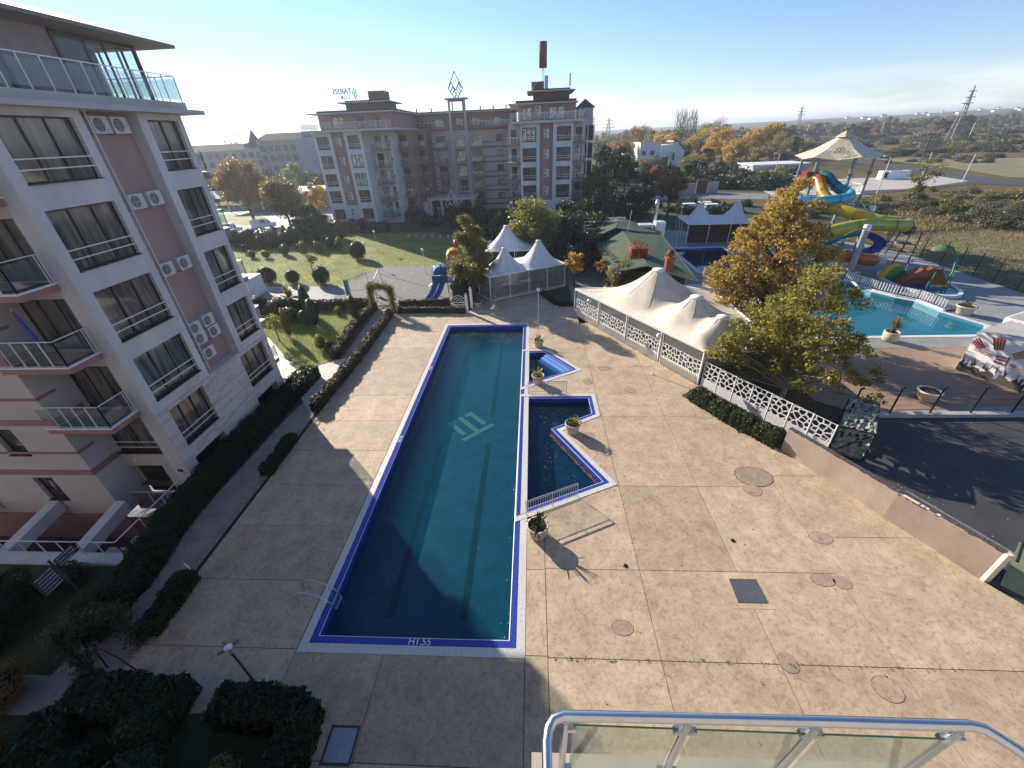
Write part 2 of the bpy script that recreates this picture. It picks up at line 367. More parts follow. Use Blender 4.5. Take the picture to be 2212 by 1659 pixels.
def fieldmat():
    m = bpy.data.materials.new('dry_field'); m.use_nodes = True; t = m.node_tree; P = t.nodes['Principled BSDF']; P.inputs['Roughness'].default_value = .95; P.inputs['Specular IOR Level'].default_value = .1
    geo = t.nodes.new('ShaderNodeNewGeometry')
    def nz_(s, d, r0=.6):
        n = t.nodes.new('ShaderNodeTexNoise'); n.inputs['Scale'].default_value = s; n.inputs['Detail'].default_value = d; n.inputs['Roughness'].default_value = r0; t.links.new(geo.outputs['Position'], n.inputs[0]); return n
    def rp(n, cols):
        r_ = t.nodes.new('ShaderNodeValToRGB'); e = r_.color_ramp.elements
        e[0].position = cols[0][0]; e[0].color = (*cols[0][1], 1); e[1].position = cols[-1][0]; e[1].color = (*cols[-1][1], 1)
        for p, c in cols[1:-1]: k = e.new(p); k.color = (*c, 1)
        t.links.new(n.outputs[0], r_.inputs[0]); return r_
    a = rp(nz_(.018, 9, .72), [(.32, (.07, .085, .025)), (.45, (.16, .125, .06)), (.56, (.21, .155, .085)), (.7, (.09, .095, .035))])
    b = rp(nz_(.9, 10, .8), [(.3, (.35, .35, .35)), (.62, (1.0, 1.0, 1.0))])
    x = t.nodes.new('ShaderNodeMix'); x.data_type = 'RGBA'; x.blend_type = 'MULTIPLY'; x.inputs[0].default_value = .85
    t.links.new(a.outputs[0], x.inputs[6]); t.links.new(b.outputs[0], x.inputs[7]); t.links.new(x.outputs[2], P.inputs['Base Color'])
    bp = t.nodes.new('ShaderNodeBump'); bp.inputs['Strength'].default_value = .9; bp.inputs['Distance'].default_value = .25
    n = nz_(1.6, 8, .75); t.links.new(n.outputs[0], bp.inputs['Height']); t.links.new(bp.outputs[0], P.inputs['Normal'])
    return m
FIELD = fieldmat()
setp(mb.build('hills', FIELD), kind='structure')
# --- near ground
mb = MB(); circ = [(240*math.cos(2*math.pi*k/48), 240*math.sin(2*math.pi*k/48)) for k in range(48)]
sheet(mb, circ, [POOLC, UP3, BIGP, COURT], -.06)
setp(mb.build('ground', FIELD), kind='structure')

# --- hotel grounds paving (under everything on the right and behind the pool)
mb = MB(); sheet(mb, [(-6, 37), (22, 37), (22, 21.9), (52, 21.9), (51, 44), (51.5, 58.5), (50, 66), (20, 82), (2, 84), (-2, 60), (-7, 50)], [POOLC, UP3, BIGP], -.03)
setp(mb.build('pavement', DECK3), kind='structure')

# --- deck of stamped concrete: every cast slab a piece of its own on a dark joint bed
DECKP = [(-14.95, -4), (24, -4), (20.6, 6.4), (17.95, 10.55), (14.05, 18.55), (10.25, 24.2), (12.1, 25.5), (4.3, 39.2), (4.2, 41.6), (.6, 45.9), (-4.9, 43.6), (-6.6, 42.6), (-6.9, 40.5), (-14.95, 40.6)]
mb = MB(); sheet(mb, DECKP, [POOLC], -.022)
deck = setp(mb.build('pool_deck', GROUT), kind='structure')
def slabs(xs, ys, holes):
    for i in range(len(xs)-1):
        for j in range(len(ys)-1):
            g = .012
            m = MB()
            if sheet(m, rect(xs[i]+g, xs[i+1]-g, ys[j]+g, ys[j+1]-g), holes, 0.0, clip=DECKP, skirt=.02):
                m.build('slab', DECK, deck)
slabs([-14.95, -8.9], [-4, 1.2, 4.2, 7.3, 10.0, 12.85, 15.55, 18.4, 21.4, 24.5, 28.4, 32.2, 35.6, 41], [POOLC])
slabs([-8.9, -5.6, -.42, .4], [-4, 1.2, 4.2, 7.3], [POOLC])
slabs([-8.9, -3, 2, 7], [37.2, 41, 46], [POOLC])
slabs([-.42, .4], [7.3, 10.7, 13.4], [POOLC])
slabs([.4, 4.4], [-4, 1.2, 7.25, 10.75, 15.6], [POOLC])
slabs([-.5, 4.4], [15.6, 21.8, 24.5, 28.4, 31.8, 37.2], [POOLC])
slabs([4.4, 8.45], [-4, 1.2, 7.25, 10.75, 15.6, 21.8, 24.45, 28.4, 33, 41], [POOLC])
slabs([8.45, 12.4], [-4, 1.2, 7.25, 10.75, 15.6, 21.8, 24.45, 28.4, 33], [POOLC])
slabs([12.4, 16.1, 20, 24], [-4, 2.0, 7.25, 12.55, 16.4, 20], [POOLC])
# dirt and sprouting weeds in the joint in front
rng = random.Random(3)

# --- stamped manhole lids set in the slabs
LID = deckmat('stamped_lid', (.33, .245, .165), (.44, .345, .245), (.55, .5, .45))
lids = [((11.65, 16.35), (.98, .74), 'large oval lid in the deck beside the hedge end and the wall'),
        ((11.15, 15.35), (.45, .40), 'small round lid just below the large oval one'),
        ((12.85, 12.5), (.50, .34), 'oval lid between the two slab joints near the long wall'),
        ((11.75, 10.45), (.48, .30), 'left lobe of the double lid beside the drain hatch'),
        ((12.45, 10.35), (.36, .30), 'right lobe of the double lid beside the drain hatch'),
        ((3.25, 8.35), (.42, .30), 'oval lid alone in front of the big planter'),
        ((8.75, 7.3), (.34, .34), 'round lid on the weedy joint in front'),
        ((11.55, 6.6), (.46, .40), 'oval lid on the far right of the weedy joint'),
        ((6.9, 24.0 + 1.0), (.42, .38), 'round lid near the left of the star pool tip'),
        ((11.0, 21.9), (.55, .42), 'oval lid half under the clipped hedge'),
        ((5.5, 28.2), (.48, .42), 'oval lid beyond the star pools near the tent'),
        ((4.0, 26.2), (.36, .42), 'oval lid beside the planter with the yellow palm'),
        ((3.3, 19.8), (.42, .34), 'faint oval lid in the shadow of the middle planter'),
        ((3.5, 13.0-4.6), (.01, .01), None)]
for (cx, cy), (a, b), lab in lids:
    if not lab: continue
    m = MB(); el = lambda s: [(cx+a*s*math.cos(t*math.pi/14)*(1+.05*math.sin(3*t)), cy+b*s*math.sin(t*math.pi/14)) for t in range(28)]
    t = E('manhole_cover', lab, 'manhole cover', (cx, cy, 0), group='stamped lids in the deck')
    m.prism(el(1.0), -.01, .003); m.build('rim', GROUT, t)
    m = MB(); m.prism(el(.955), 0, .008); m.build('lid', LID, t)
t = E('drain_hatch', 'grey metal drain hatch in a square frame on the sunlit deck', 'hatch', (8.45, 9.9, 0))
m = MB(); m.prism([(7.62, 9.18), (9.3, 9.18), (9.3, 10.68), (7.75, 10.68)], -.01, .006); m.build('frame', DECK, t)
m = MB(); m.prism([(7.93, 9.42), (9.08, 9.42), (9.06, 10.42), (7.98, 10.42)], 0, .02); m.build('lid', mat('hatch_steel', (.13, .14, .145), .45, .4, bump=.3, bscale=90), t)
t = E('drain_hatch', 'pale steel hatch in the shaded deck by the dark bushes', 'hatch', (-6.1, 4.55, 0))
m = MB(); m.prism(rect(-6.6, -5.65, 4.1, 5.1), -.01, .004); m.build('frame', GROUT, t)
m = MB(); m.prism(rect(-6.52, -5.72, 4.18, 5.02), 0, .016); m.build('lid', mat('hatch_steel_pale', (.30, .33, .34), .4, .5, bump=.2, bscale=60), t)
t = E('deck_light', 'small dark floor light set in the deck near the hatch', 'floor light', (5.65, 11.45, 0))
for p, lab in (((3.85, 10.95), 'little black floor fitting left of the hatch'), ((8.9, 12.3), 'little black floor fitting between the lids'), ((9.0, 14.6), None)):
    if lab is None: continue
    m = MB(); m.lathe([(.02, .03), (.09, .03), (.11, 0)], (p[0], p[1], .0), 10); o = m.build('floor_fitting', BLACKM); setp(o, lab, 'floor fitting', 'floor fittings in the deck')
bpy.data.objects.remove(t)

# --- tiles and pools
TILEB = mat('blue_tile', (.03, .05, .30), .25, var=.35, scale=14, coords='World')
TILEW = mat('white_coping', (.56, .545, .50), .55, var=.14, scale=9, coords='World', bump=.3)
TILED = mat('deep_tile', (.028, .105, .18), .4, var=.3, scale=1.2, coords='World')
TILEL = mat('pale_blue_tile', (.16, .30, .62), .3, var=.2, scale=12, coords='World')
def offs(poly, d, lf=1.0):
    # inward offset of a polygon; edges lying on the pool divider (x < -.9) move by lf*d only
    a = sum(poly[i][0]*poly[(i+1) % len(poly)][1]-poly[(i+1) % len(poly)][0]*poly[i][1] for i in range(len(poly)))
    s = 1 if a > 0 else -1; n = len(poly); out = []; Ls = []
    for i in range(n):
        p, q = Vector(poly[i]), Vector(poly[(i+1) % n]); e_ = (q-p).normalized(); nn_ = Vector((-e_.y, e_.x))*s
        k = lf if lf != 1.0 and abs(p.x-q.x) < .01 and p.x < -.5 else 1.0
        Ls.append((p+nn_*d*k, e_))
    for i in range(n):
        (p, e1), (q, e2) = Ls[i-1], Ls[i]; cr_ = e1.x*e2.y-e1.y*e2.x
        if abs(cr_) < 1e-6: out.append(tuple(q)); continue
        t = ((q.x-p.x)*e2.y-(q.y-p.y)*e2.x)/cr_; out.append((p.x+e1.x*t, p.y+e1.y*t))
    return out
def ringsheet(mb, A, B, z, z2=None):
    z2 = z if z2 is None else z2; n = len(A)
    a = sum(A[i][0]*A[(i+1) % n][1]-A[(i+1) % n][0]*A[i][1] for i in range(n))
    for i in range(n):
        j = (i+1) % n; q = [(A[i][0], A[i][1], z), (A[j][0], A[j][1], z), (B[j][0], B[j][1], z2), (B[i][0], B[i][1], z2)]
        mb.face(q if a > 0 else q[::-1])
def pool(label, poly, depth, wz, water, c1=.32, c2=.26, floor=TILED, name='swimming_pool', dz=0.0):
    c = poly[0]; t = E(name, label, 'pool', (c[0], c[1], 0))
    lf = .46 if name == 'side_pool' else 1.0
    A = poly; B = offs(A, c1, .2 if lf < 1 else 1.0); C_ = offs(A, c1+c2, lf); D = offs(A, c1+c2+.03, lf)
    m = MB(); ringsheet(m, A, B, .012+dz); ringsheet(m, A, A, -.1, .012+dz); m.build('coping', TILEW, t)
    m = MB(); ringsheet(m, B, C_, .006+dz, -.01+dz); m.build('tile_band', TILEB, t)
    m = MB(); ringsheet(m, C_, D, -.008+dz, -.02+dz); m.build('edge_line', mat('pale_line', (.45, .5, .6), .4), t)
    m = MB(); ringsheet(m, D, D, -.02+dz, wz-.12); m.build('upper_wall', TILEB, t)
    m = MB(); ringsheet(m, D, D, wz-.12, -depth); m.build('lower_wall', floor, t)
    m = MB(); sheet(m, D, [], -depth); m.build('floor', floor, t)
    m = MB(); sheet(m, D, [], wz); o = m.build('water', water); setp(o, kind='structure')
    return t, D
WAT = watermat('pool_water', (.62, .86, .88), (.005, .07, .10), .05, bs=2.2, bstr=.3)
WATS = watermat('pool_water_side', (.26, .52, .66), (.004, .035, .06), .2)
tp, D = pool('long rectangular pool of dark teal water with lanes and logo', MAINP, 1.5, -.42, WAT)
wv = bpy.data.materials.new('murky_water'); wv.use_nodes = True; wt = wv.node_tree; wt.nodes.clear(); wo_ = wt.nodes.new('ShaderNodeOutputMaterial'); wp_ = wt.nodes.new('ShaderNodeVolumePrincipled')
wp_.inputs['Color'].default_value = (.02, .33, .48, 1); wp_.inputs['Density'].default_value = .25; wp_.inputs['Anisotropy'].default_value = .1; wt.links.new(wp_.outputs[0], wo_.inputs['Volume'])
o = MB().box(-8.2, -1.08, 7.87, 36.83, -1.49, -.43).build('water_body', wv, tp); setp(o, kind='structure')
for x in (-6.3, -3.1):
    m = MB(); m.box(x-.16, x+.16, 9.3, 20.9, -1.5, -1.485); m.build('lane_line', mat('lane_tile', (.004, .012, .018), .4), tp)
    m = MB(); m.box(x-.16, x+.16, 23.9, 36.8, -1.5, -1.485); m.build('lane_line', mat('lane_tile'), tp)
LOGOM = mat('logo_tile', (.36, .44, .36), .4, var=.05, coords='World')
ang = R(-47); cxl, cyl = -4.78, 22.98
def lg(a, b): return (cxl+a*math.cos(ang)-b*math.sin(ang), cyl+a*math.sin(ang)+b*math.cos(ang))
def logo_polys(w=.30):
    # three prongs: two hooks and a T, in local axes (long axis a, across b)
    P = []
    P.append([(-1.05, 1.05), (.85, 1.05), (.85, .70), (-.70, .70), (-.70, .42), (-1.05, .42)])
    P.append([(-1.05, .18), (1.12, .18), (1.12, 1.3), (1.46, 1.3), (1.46, -1.3), (1.12, -1.3), (1.12, -.18), (-1.05, -.18)])
    P.append([(-1.05, -1.05), (.85, -1.05), (.85, -.70), (-.70, -.70), (-.70, -.42), (-1.05, -.42)])
    return P
m = MB()
for P in logo_polys():
    sheet(m, [lg(a*1.0, b*1.0) for a, b in P], [], -1.48)
m.build('floor_logo', LOGOM, tp)
def text(name, s, size, mt, parent=None, loc=(0, 0, 0), rot=(0, 0, 0), ext=.01, align='CENTER', mw=None, label=None):
    c = bpy.data.curves.new(name, 'FONT'); c.body = s; c.size = size; c.extrude = ext; c.align_x = align; c.align_y = 'CENTER'; c.resolution_u = 2
    o = bpy.data.objects.new('tmp', c); COL.objects.link(o); dg = bpy.context.evaluated_depsgraph_get()
    me = bpy.data.meshes.new_from_object(o.evaluated_get(dg)); bpy.data.objects.remove(o)
    me.materials.clear(); me.materials.append(mt)
    o = link(name, me, parent, loc)
    if mw is not None: o.matrix_local = mw
    else: o.rotation_euler = rot
    return o
text('depth_marking', 'H1.55', .36, WHITE, tp, (-4.35-tp.location.x, 7.66-7.2, .003), ext=.004)
text('depth_marking', 'H1.55', .26, WHITE, tp, (-8.4-tp.location.x, 28.5-7.2, .003), rot=(0, 0, R(90)), ext=.004)
text('depth_marking', 'H1.55', .26, WHITE, tp, (-8.4-tp.location.x, 19.5-7.2, .003), rot=(0, 0, R(90)), ext=.004)
t1, D1 = pool('small angular side pool with blue steps beyond the yellow palm', P1, .9, -.38, WATS, .28, .22, TILED, name='side_pool', dz=.009)
m = MB()
for k in range(3):   # steps along the slanting edge
    a = Vector((1.05, 30.9)); b = Vector((2.95, 28.15)); nn = Vector((-.82, -.57))*.32
    p = [a+nn*k, b+nn*k, b+nn*(k+1), a+nn*(k+1)]
    m.prism([tuple(q) for q in p], -.9, -.12-.13*k)
m.build('step', TILEL, t1)
t2, D2 = pool('zigzag side pool of dark blue water between the two railings', P2, .9, -.38, WATS, .28, .22, TILED, name='side_pool', dz=.009)
# floating leaves
def leaf_scatter(name, label, pts, s, mt, zj=0):
    rs_ = np.random.RandomState(len(pts)); m = MB()
    for (x, y, z) in pts:
        a = rs_.rand()*6.28; q = s*(.6+.8*rs_.rand())
        m.face([(x+q*math.cos(a+k*1.57)*(1 if k % 2 else .6), y+q*math.sin(a+k*1.57)*(1 if k % 2 else .6), z+rs_.rand()*zj) for k in range(4)])
    o = m.build(name, mt); setp(o, label, 'fallen leaves', kind='stuff'); return o
LF = mat('dry_leaf', (.30, .17, .06), .8, var=.4); LFG = mat('pale_leaf', (.42, .40, .26), .8, var=.3)
pts = []
for k in range(330):
    x = rng.uniform(-8.0, -1.2); y = 36.6-abs(rng.gauss(0, 1.6)) if k < 260 else rng.uniform(8, 36)
    if k > 300: x = -1.1-abs(rng.gauss(0, .3))
    pts.append((x, y, -.412))
leaf_scatter('floating_leaves', 'fallen leaves floating at the far end of the long pool', pts, .034, LFG)
pts = [(x, y, .006) for x, y in ((rng.gauss(-14.6, .9), rng.uniform(20, 40)) for k in range(1500)) if -14.9 < x < -10] + [(rng.uniform(-14, 12), rng.uniform(3, 26), .006) for k in range(160)]
pts = [p for p in pts if not pip(p[:2], POOLC) and pip(p[:2], DECKP)]
leaf_scatter('fallen_leaves', 'dry leaves blown along the foot of the narrow hedge', pts, .045, LF, .03)
pts = []
for k in range(90):
    u = rng.random()**1.2; pts.append((.4+u*14+rng.gauss(0, .02), 7.25+rng.gauss(0, .03), .005))
leaf_scatter('joint_weeds', 'little weeds sprouting from the deck joint in front', pts, .035, mat('weed', (.07, .10, .03), .8, var=.4), .05)
pts = []
for k in range(420):
    a, b = ((1.05, 20.35), (3.5, 16.0)) if k % 3 else ((2.9, 27.9), (.4, 26.2)); f_ = rng.random(); pts.append((a[0]+(b[0]-a[0])*f_+rng.gauss(0, .04)-.04, a[1]+(b[1]-a[1])*f_+rng.gauss(0, .04)-.03, -.372))
for k in range(160): pts.append((rng.uniform(-.6, 3), rng.uniform(14.5, 23.5), -.372))
pts = [p for p in pts if pip(p[:2], offs(P2, .53, .46)) or pip(p[:2], offs(P1, .53, .46))]
leaf_scatter('pool_debris', 'brown leaf debris drifting along the slanted rim of the side pools', pts, .035, LF)
# --- ladder
t = E('pool_ladder', 'two curved steel grab rails at the near left pool corner', 'ladder', (-9.3, 9.2, 0))
for y in (8.95, 9.5):
    pts = [(-9.6, y, 0), (-9.62, y, .55), (-9.5, y, .78), (-9.25, y, .84), (-8.7, y, .62), (-8.3, y, .15), (-8.22, y, -.2), (-8.2, y, -.9)]
    MB().tube(pts, .024, 8).build('grab_rail', STEEL, t)
    MB().lathe([(.06, 0), (.06, .015), (.02, .02)], (-9.6, y, .012), 10).build('foot_plate', STEEL, t)
for z in (-.3, -.6):
    MB().box(-8.25, -8.13, 8.95, 9.5, z, z+.03).build('tread', STEEL, t)
# --- railings of the side pool
def bar_rail(label, a, b, n, h=.95, group='steel railings at the side pools'):
    a = Vector((*a, 0)); b = Vector((*b, 0)); t = E('railing', label, 'railing', a, group=group); L_ = (b-a).length; u = (b-a)/L_
    up = Vector((0, 0, 1))
    for k in (0, .5, 1): MB().tube([a+u*L_*k, a+u*L_*k+up*h], .022, 8).build('post', STEEL, t)
    MB().tube([a+up*h, b+up*h], .028, 8).build('top_rail', STEEL, t)
    MB().tube([a+up*(h-.12), b+up*(h-.12)], .014, 6).build('mid_rail', STEEL, t)
    MB().tube([a+up*.12, b+up*.12], .014, 6).build('bottom_rail', STEEL, t)
    for k in range(1, n):
        if abs(k/n-.5) < .01: continue
        p = a+u*L_*k/n; MB().tube([p+up*.12, p+up*(h-.12)], .013, 5).build('bar', STEEL, t)
bar_rail('long steel railing over the near edge of the zigzag pool', (-.45, 13.62), (2.15, 14.85), 22)
bar_rail('short steel railing beside the planter with the yellow palm', (-.45, 24.65), (2.3, 24.68), 22)
# ================================================================ left apartment building
def rail_seg(t, a, b, h=1.0, npost=3, glass=True, cap=.045, base=0.0, gl=None, postm=RAILW):
    a = Vector(a); b = Vector(b); up = Vector((0, 0, 1)); u = (b-a); L_ = u.length; u = u/L_
    MB().bar(a+up*h, b+up*h, cap, cap*.8).build('handrail', postm, t)
    for k in range(npost+1):
        p = a+u*(L_*k/npost); MB().bar(p, p+up*h, .035).build('post', postm, t)
        if glass and k < npost:
            q0 = p+u*.05; q1 = a+u*(L_*(k+1)/npost)-u*.05; m = MB()
            m.bar(q0+up*(h*.5), q1+up*(h*.5), .012, h*.78).build('glass_panel', gl or GLS, t)
def ac_unit(parent, c, n, wd=.8, hh=.56, dp=.3, part='air_conditioner'):
    # outdoor unit hanging on a wall: casing, fan ring, grille; n = outward normal (axis aligned)
    c = Vector(c); n = Vector(n); u = Vector((-n.y, n.x, 0)); m = MB()
    a = c-u*wd/2; b = c+u*wd/2; z0, z1 = c.z-hh/2, c.z+hh/2
    P = lambda q, d: q+n*d
    v = [Vector((*P(a, 0).xy, z0)), Vector((*P(b, 0).xy, z0)), Vector((*P(b, dp).xy, z0)), Vector((*P(a, dp).xy, z0))]
    m.idx(v+[p+Vector((0, 0, hh)) for p in v], [(0, 3, 2, 1), (4, 5, 6, 7), (0, 1, 5, 4), (1, 2, 6, 5), (2, 3, 7, 6), (3, 0, 4, 7)])
    o = m.build(part, ACW, parent)
    m = MB(); fc = c+n*(dp+.004)-u*wd*.12; r = hh*.40; vs_ = [fc]
    for k in range(16): vs_.append(fc+u*(r*math.cos(k*math.pi/8))+Vector((0, 0, r*math.sin(k*math.pi/8))))
    m.idx(vs_, [(0, k+1, (k+1) % 16+1) for k in range(16)])
    # casing grille slots on the side
    m.build('fan_grille', ACD, o)
    m = MB(); m.bar(fc-u*r+n*.006, fc+u*r+n*.006, .010, .010); m.bar(fc+n*.006-Vector((0, 0, r)), fc+n*.006+Vector((0, 0, r)), .010, .010); ring_ = [fc+n*.008+u*(r*q_*math.cos(k*math.pi/8))+Vector((0, 0, r*q_*math.sin(k*math.pi/8))) for q_ in (.35, .7) for k in range(17)]; m.tube(ring_[:17], .006, 4, cap=False); m.tube(ring_[17:], .006, 4, cap=False); m.build('grille_guard', ACW, o)
    m = MB(); m.bar(a+n*.02+Vector((0, 0, -hh/2-.02)), a+n*(dp-.02)+Vector((0, 0, -hh/2-.02)), .03); m.bar(b+n*.02+Vector((0, 0, -hh/2-.02)), b+n*(dp-.02)+Vector((0, 0, -hh/2-.02)), .03); m.build('bracket', ACD, o)
    return o
def window(parent, O, u, n, w_, h_, leaves=3, rails=False, pane=PANE, depth=.18, sill=True, frw=.07, ledge=.0):
    # recessed window: frame with mullions, one pane per leaf, dark sill, two guard rails
    O = Vector(O); u = Vector(u); n = Vector(n); Z = Vector((0, 0, 1)); d = -depth
    m = MB(); P = lambda a, z, e=0: O+u*a+Z*z+n*(d+e)
    for a in ([0+frw/2]+[w_*k/leaves for k in range(1, leaves)]+[w_-frw/2]): m.bar(P(a, 0, .02), P(a, h_, .02), frw, .06)
    m.bar(P(0, frw/2, .022), P(w_, frw/2, .022), .06, frw); m.bar(P(0, h_-frw/2, .022), P(w_, h_-frw/2, .022), .06, frw)
    f = m.build('window', DARKF, parent)
    for k in range(leaves):
        a0, a1 = w_*k/leaves+.03, w_*(k+1)/leaves-.03; m = MB(); q = [P(a0, .03), P(a1, .03), P(a1, h_-.03), P(a0, h_-.03)]
        if u.cross(Z).dot(n) < 0: q = q[::-1]
        m.face(q); m.build('pane', pane, f)
    if sill: m = MB(); m.bar(P(-.02, .0, depth*.5+.03), P(w_+.02, .0, depth*.5+.03), depth+.10, .045); m.build('sill', DARKF, f)
    if rails:
        for z in rails:
            MB().bar(O+Z*z+n*.0, O+u*w_+Z*z+n*.0, .04, .045).build('guard_rail', RAILW, f)
    return f
SGN0 = mat('plaque_dark', (.05, .05, .055), .5)
lb = E('apartment_building', 'pink and white apartment block close on the left with glass balconies', 'building', (-20.5, 20, 0))
XF = -18.9; Y0, Y1, YA, YB = 15.55, 25.35, 19.6, 22.45
rowsB = [(15.02, 17.25), (11.75, 14.1), (8.5, 10.85), (5.25, 7.6)]
uy, nx, ux, ny = (0, 1, 0), (1, 0, 0), (1, 0, 0), (0, -1, 0)
LBP = 4.72
m = MB()
m.wallh((XF, Y0, 0), uy, nx, YA-Y0, LBP, 17.6, [(16.08-Y0, 19.17-Y0, a, b) for a, b in rowsB], .25)
m.wallh((XF, YB, 0), uy, nx, Y1-YB, LBP, 17.6, [(22.97-YB, 25.0-YB, a, b) for a, b in rowsB], .25)
m.wallh((XF, YB, 0), (-1, 0, 0), ny, .62, LBP, 17.6, [])                    # side of the recess
m.wallh((XF-.62, YA, 0), ux, (0, 1, 0), .62, LBP, 17.6, [])
m.wallh((XF-.75, Y0, 0), ux, ny, .75, -.9, 17.6, [])                        # side face
m.wallh((XF-.1, Y1, 0), (-1, 0, 0), (0, 1, 0), 14, -.5, 17.6, [])
m.face([(XF, YA, LBP), (XF, YB, LBP), (XF-.62, YB, LBP), (XF-.62, YA, LBP)])
m.build('outer_wall', PLAS, lb)
m = MB(); m.wallh((XF-.6, YA, 0), uy, nx, YB-YA, LBP, 17.6, []); m.build('pink_wall', PINKN, lb)
m = MB(); m.wallh((XF, Y0, 0), uy, nx, Y1-Y0, -.3, LBP, [(16.3-Y0, 18.82-Y0, 2.22, 4.45), (22.3-Y0, 24.8-Y0, 2.22, 4.42), (16.28-Y0, 18.7-Y0, -.3, 1.3), (22.24-Y0, 24.64-Y0, -.3, 1.26)], .5)
m.build('stone_wall', STONE2, lb)
# cladding stones, laid in courses, every one proud by its own amount
rng = random.Random(11); hol = [(16.3, 18.82, 2.22, 4.45), (22.3, 24.8, 2.22, 4.42), (16.28, 18.7, -.3, 1.3), (22.24, 24.64, -.3, 1.26)]
z = .02; cnt = 0; H_ = .172
while z+H_ < LBP+.01:
    y = Y0+.005
    while y < Y1-.05:
        L_ = rng.uniform(.65, 1.15); y2 = min(y+L_, Y1-.005)
        segs = [(y, y2)]
        for h in hol:
            if h[3] > z and h[2] < z+H_:
                ns = []
                for a, b in segs:
                    if b <= h[0] or a >= h[1]: ns.append((a, b))
                    else:
                        if a < h[0]-.04: ns.append((a, h[0]))
                        if b > h[1]+.04: ns.append((h[1], b))
                segs = ns
        for a, b in segs:
            m = MB(); d = rng.uniform(.012, .045); m.box(XF+.002, XF+d, a+.004, b-.004, z+.003, z+H_-.004); m.build('stone', STONE if rng.random() < .6 else STONE2, lb); cnt += 1
        y = y2
    z += H_
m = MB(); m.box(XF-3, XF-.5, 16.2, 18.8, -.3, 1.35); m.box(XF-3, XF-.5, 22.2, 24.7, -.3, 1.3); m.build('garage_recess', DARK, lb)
for a, b in rowsB:
    window(lb, (XF, 16.08, a), uy, nx, 3.09, b-a, 3, (.48, .84), depth=.22)
    window(lb, (XF, 22.97, a), uy, nx, 2.03, b-a, 2, (.48, .84), depth=.22)
window(lb, (XF, 16.3, 2.22), uy, nx, 2.52, 2.23, 3, (.42, .74), depth=.25)
window(lb, (XF, 22.3, 2.22), uy, nx, 2.5, 2.2, 3, (.42, .74), depth=.25)
# air conditioners: the pairs in the recess
def z1(x, y): return (x*.2916, y*.2916)
def z2(x, y): return (x*.2916, 432+y*.2916)
def PX(px, py, x0):
    r = ray(px, py); t = x0/r[0]; return (r[1]*t, CAMH+r[2]*t)
for p in [z1(750, 925), z1(895, 928), z1(1020, 1492), z1(1155, 1465), z2(1245, 510), z2(1370, 462), z2(1450, 945), z2(1545, 885), z2(1490, 1020), z2(1590, 965), z2(1555, 1125)]:
    y, z = PX(p[0], p[1], XF-.28); ac_unit(lb, (XF-.6, y-.02, z), (1, 0, 0), .86, .66, .34)
# step at the side: openings, balconies
XW = -22.2; YC = 14.1
fl = [2.0, 5.1, 8.33, 11.5, 14.72]
m = MB(); holes = [(0.02, 2.5, 2.3, 4.6)]+[(0.02, 2.5, f+.02, f+2.45) for f in fl[1:]]+[(.02, 2.0, -.9, 1.4)]
m.wallh((XW, Y0, 0), ux, ny, XF-.75-XW, -.9, 17.6, holes, .3)
m.wallh((XW, YC, 0), uy, nx, Y0-YC, -.9, 17.6, [], .2)
winC = [(7.5, 8.65), (2.45, 3.6)]
hC = [(34-25.8, 34-24.7, b+.3+.02, b+1.9) for b in (0, 3.1, 6.25, 9.4, 12.5)]+[(34-30.2, 34-29.1, b+.3, b+1.9) for b in (0, 3.1, 6.25, 9.4, 12.5)]
m.wallh((-34, YC, 0), ux, ny, 34+XW, -.75, 17.6, hC, .25)
m.build('rear_wall', CREAM, lb)
m = MB()
for f in (2.12, 5.23, 8.4, 11.55):
    m.box(-34, XW+.02, YC-.03, YC-.002, f, f+.33); m.box(XW-.0, XW+.03, YC-.03, Y0, f, f+.33)
    m.box(-34, XW+.02, YC-.025, YC-.002, f+1.38, f+1.52); m.box(XW-.0, XW+.025, YC-.025, Y0-.6, f+1.38, f+1.52)
m.build('pink_band', PINK2, lb)
m = MB(); m.box(-34, XW+.03, YC-.06, YC-.004, -2.7, -.72); m.box(XW, -19.0, 15.49, 15.54, -2.7, -.9); m.build('base_wall', PINK2, lb)
window(lb, (XW+.02, Y0, 2.3), ux, ny, 2.48, 2.3, 2, (.4, .75), depth=.28)
for f in fl[1:]: window(lb, (XW+.02, Y0, f+.02), ux, ny, 2.48, 2.43, 3, False, depth=.28, sill=False)
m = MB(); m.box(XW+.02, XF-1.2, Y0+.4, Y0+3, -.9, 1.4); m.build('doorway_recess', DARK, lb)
for h in hC: window(lb, (-34+h[0], YC, h[2]), ux, ny, h[1]-h[0], h[3]-h[2], 1, False, depth=.22)
BX, BXL, BY = -19.56, -22.76, 14.05
for f in fl[1:]+[17.9]:
    if f > 17: continue
    m = MB(); m.box(BXL, BX, BY, Y0-.002, f-.33, f-.06); s = m.build('balcony', PINK, lb)
    m = MB(); m.box(BXL-.03, BX+.04, BY-.04, Y0-.003, f-.06, f); m.build('white_edge', WHITE, s)
    m = MB(); m.box(BXL+.15, BX-.12, BY+.14, Y0-.003, f, f+.006); m.build('floor_tiles', mat('dark_floor_tile', (.10, .10, .105), .4, scale=5), s)
    rail_seg(s, (BX-.03, BY+.04, f), (BX-.03, Y0-.08, f), 1.15, 1); rail_seg(s, (BXL+.05, BY+.04, f), (BX-.03, BY+.04, f), 1.15, 5)
    MB().bar((BX-.03, Y0-.2, f), (BX-.03, Y0-.2, f+1.15), .035).build('post', RAILW, s)
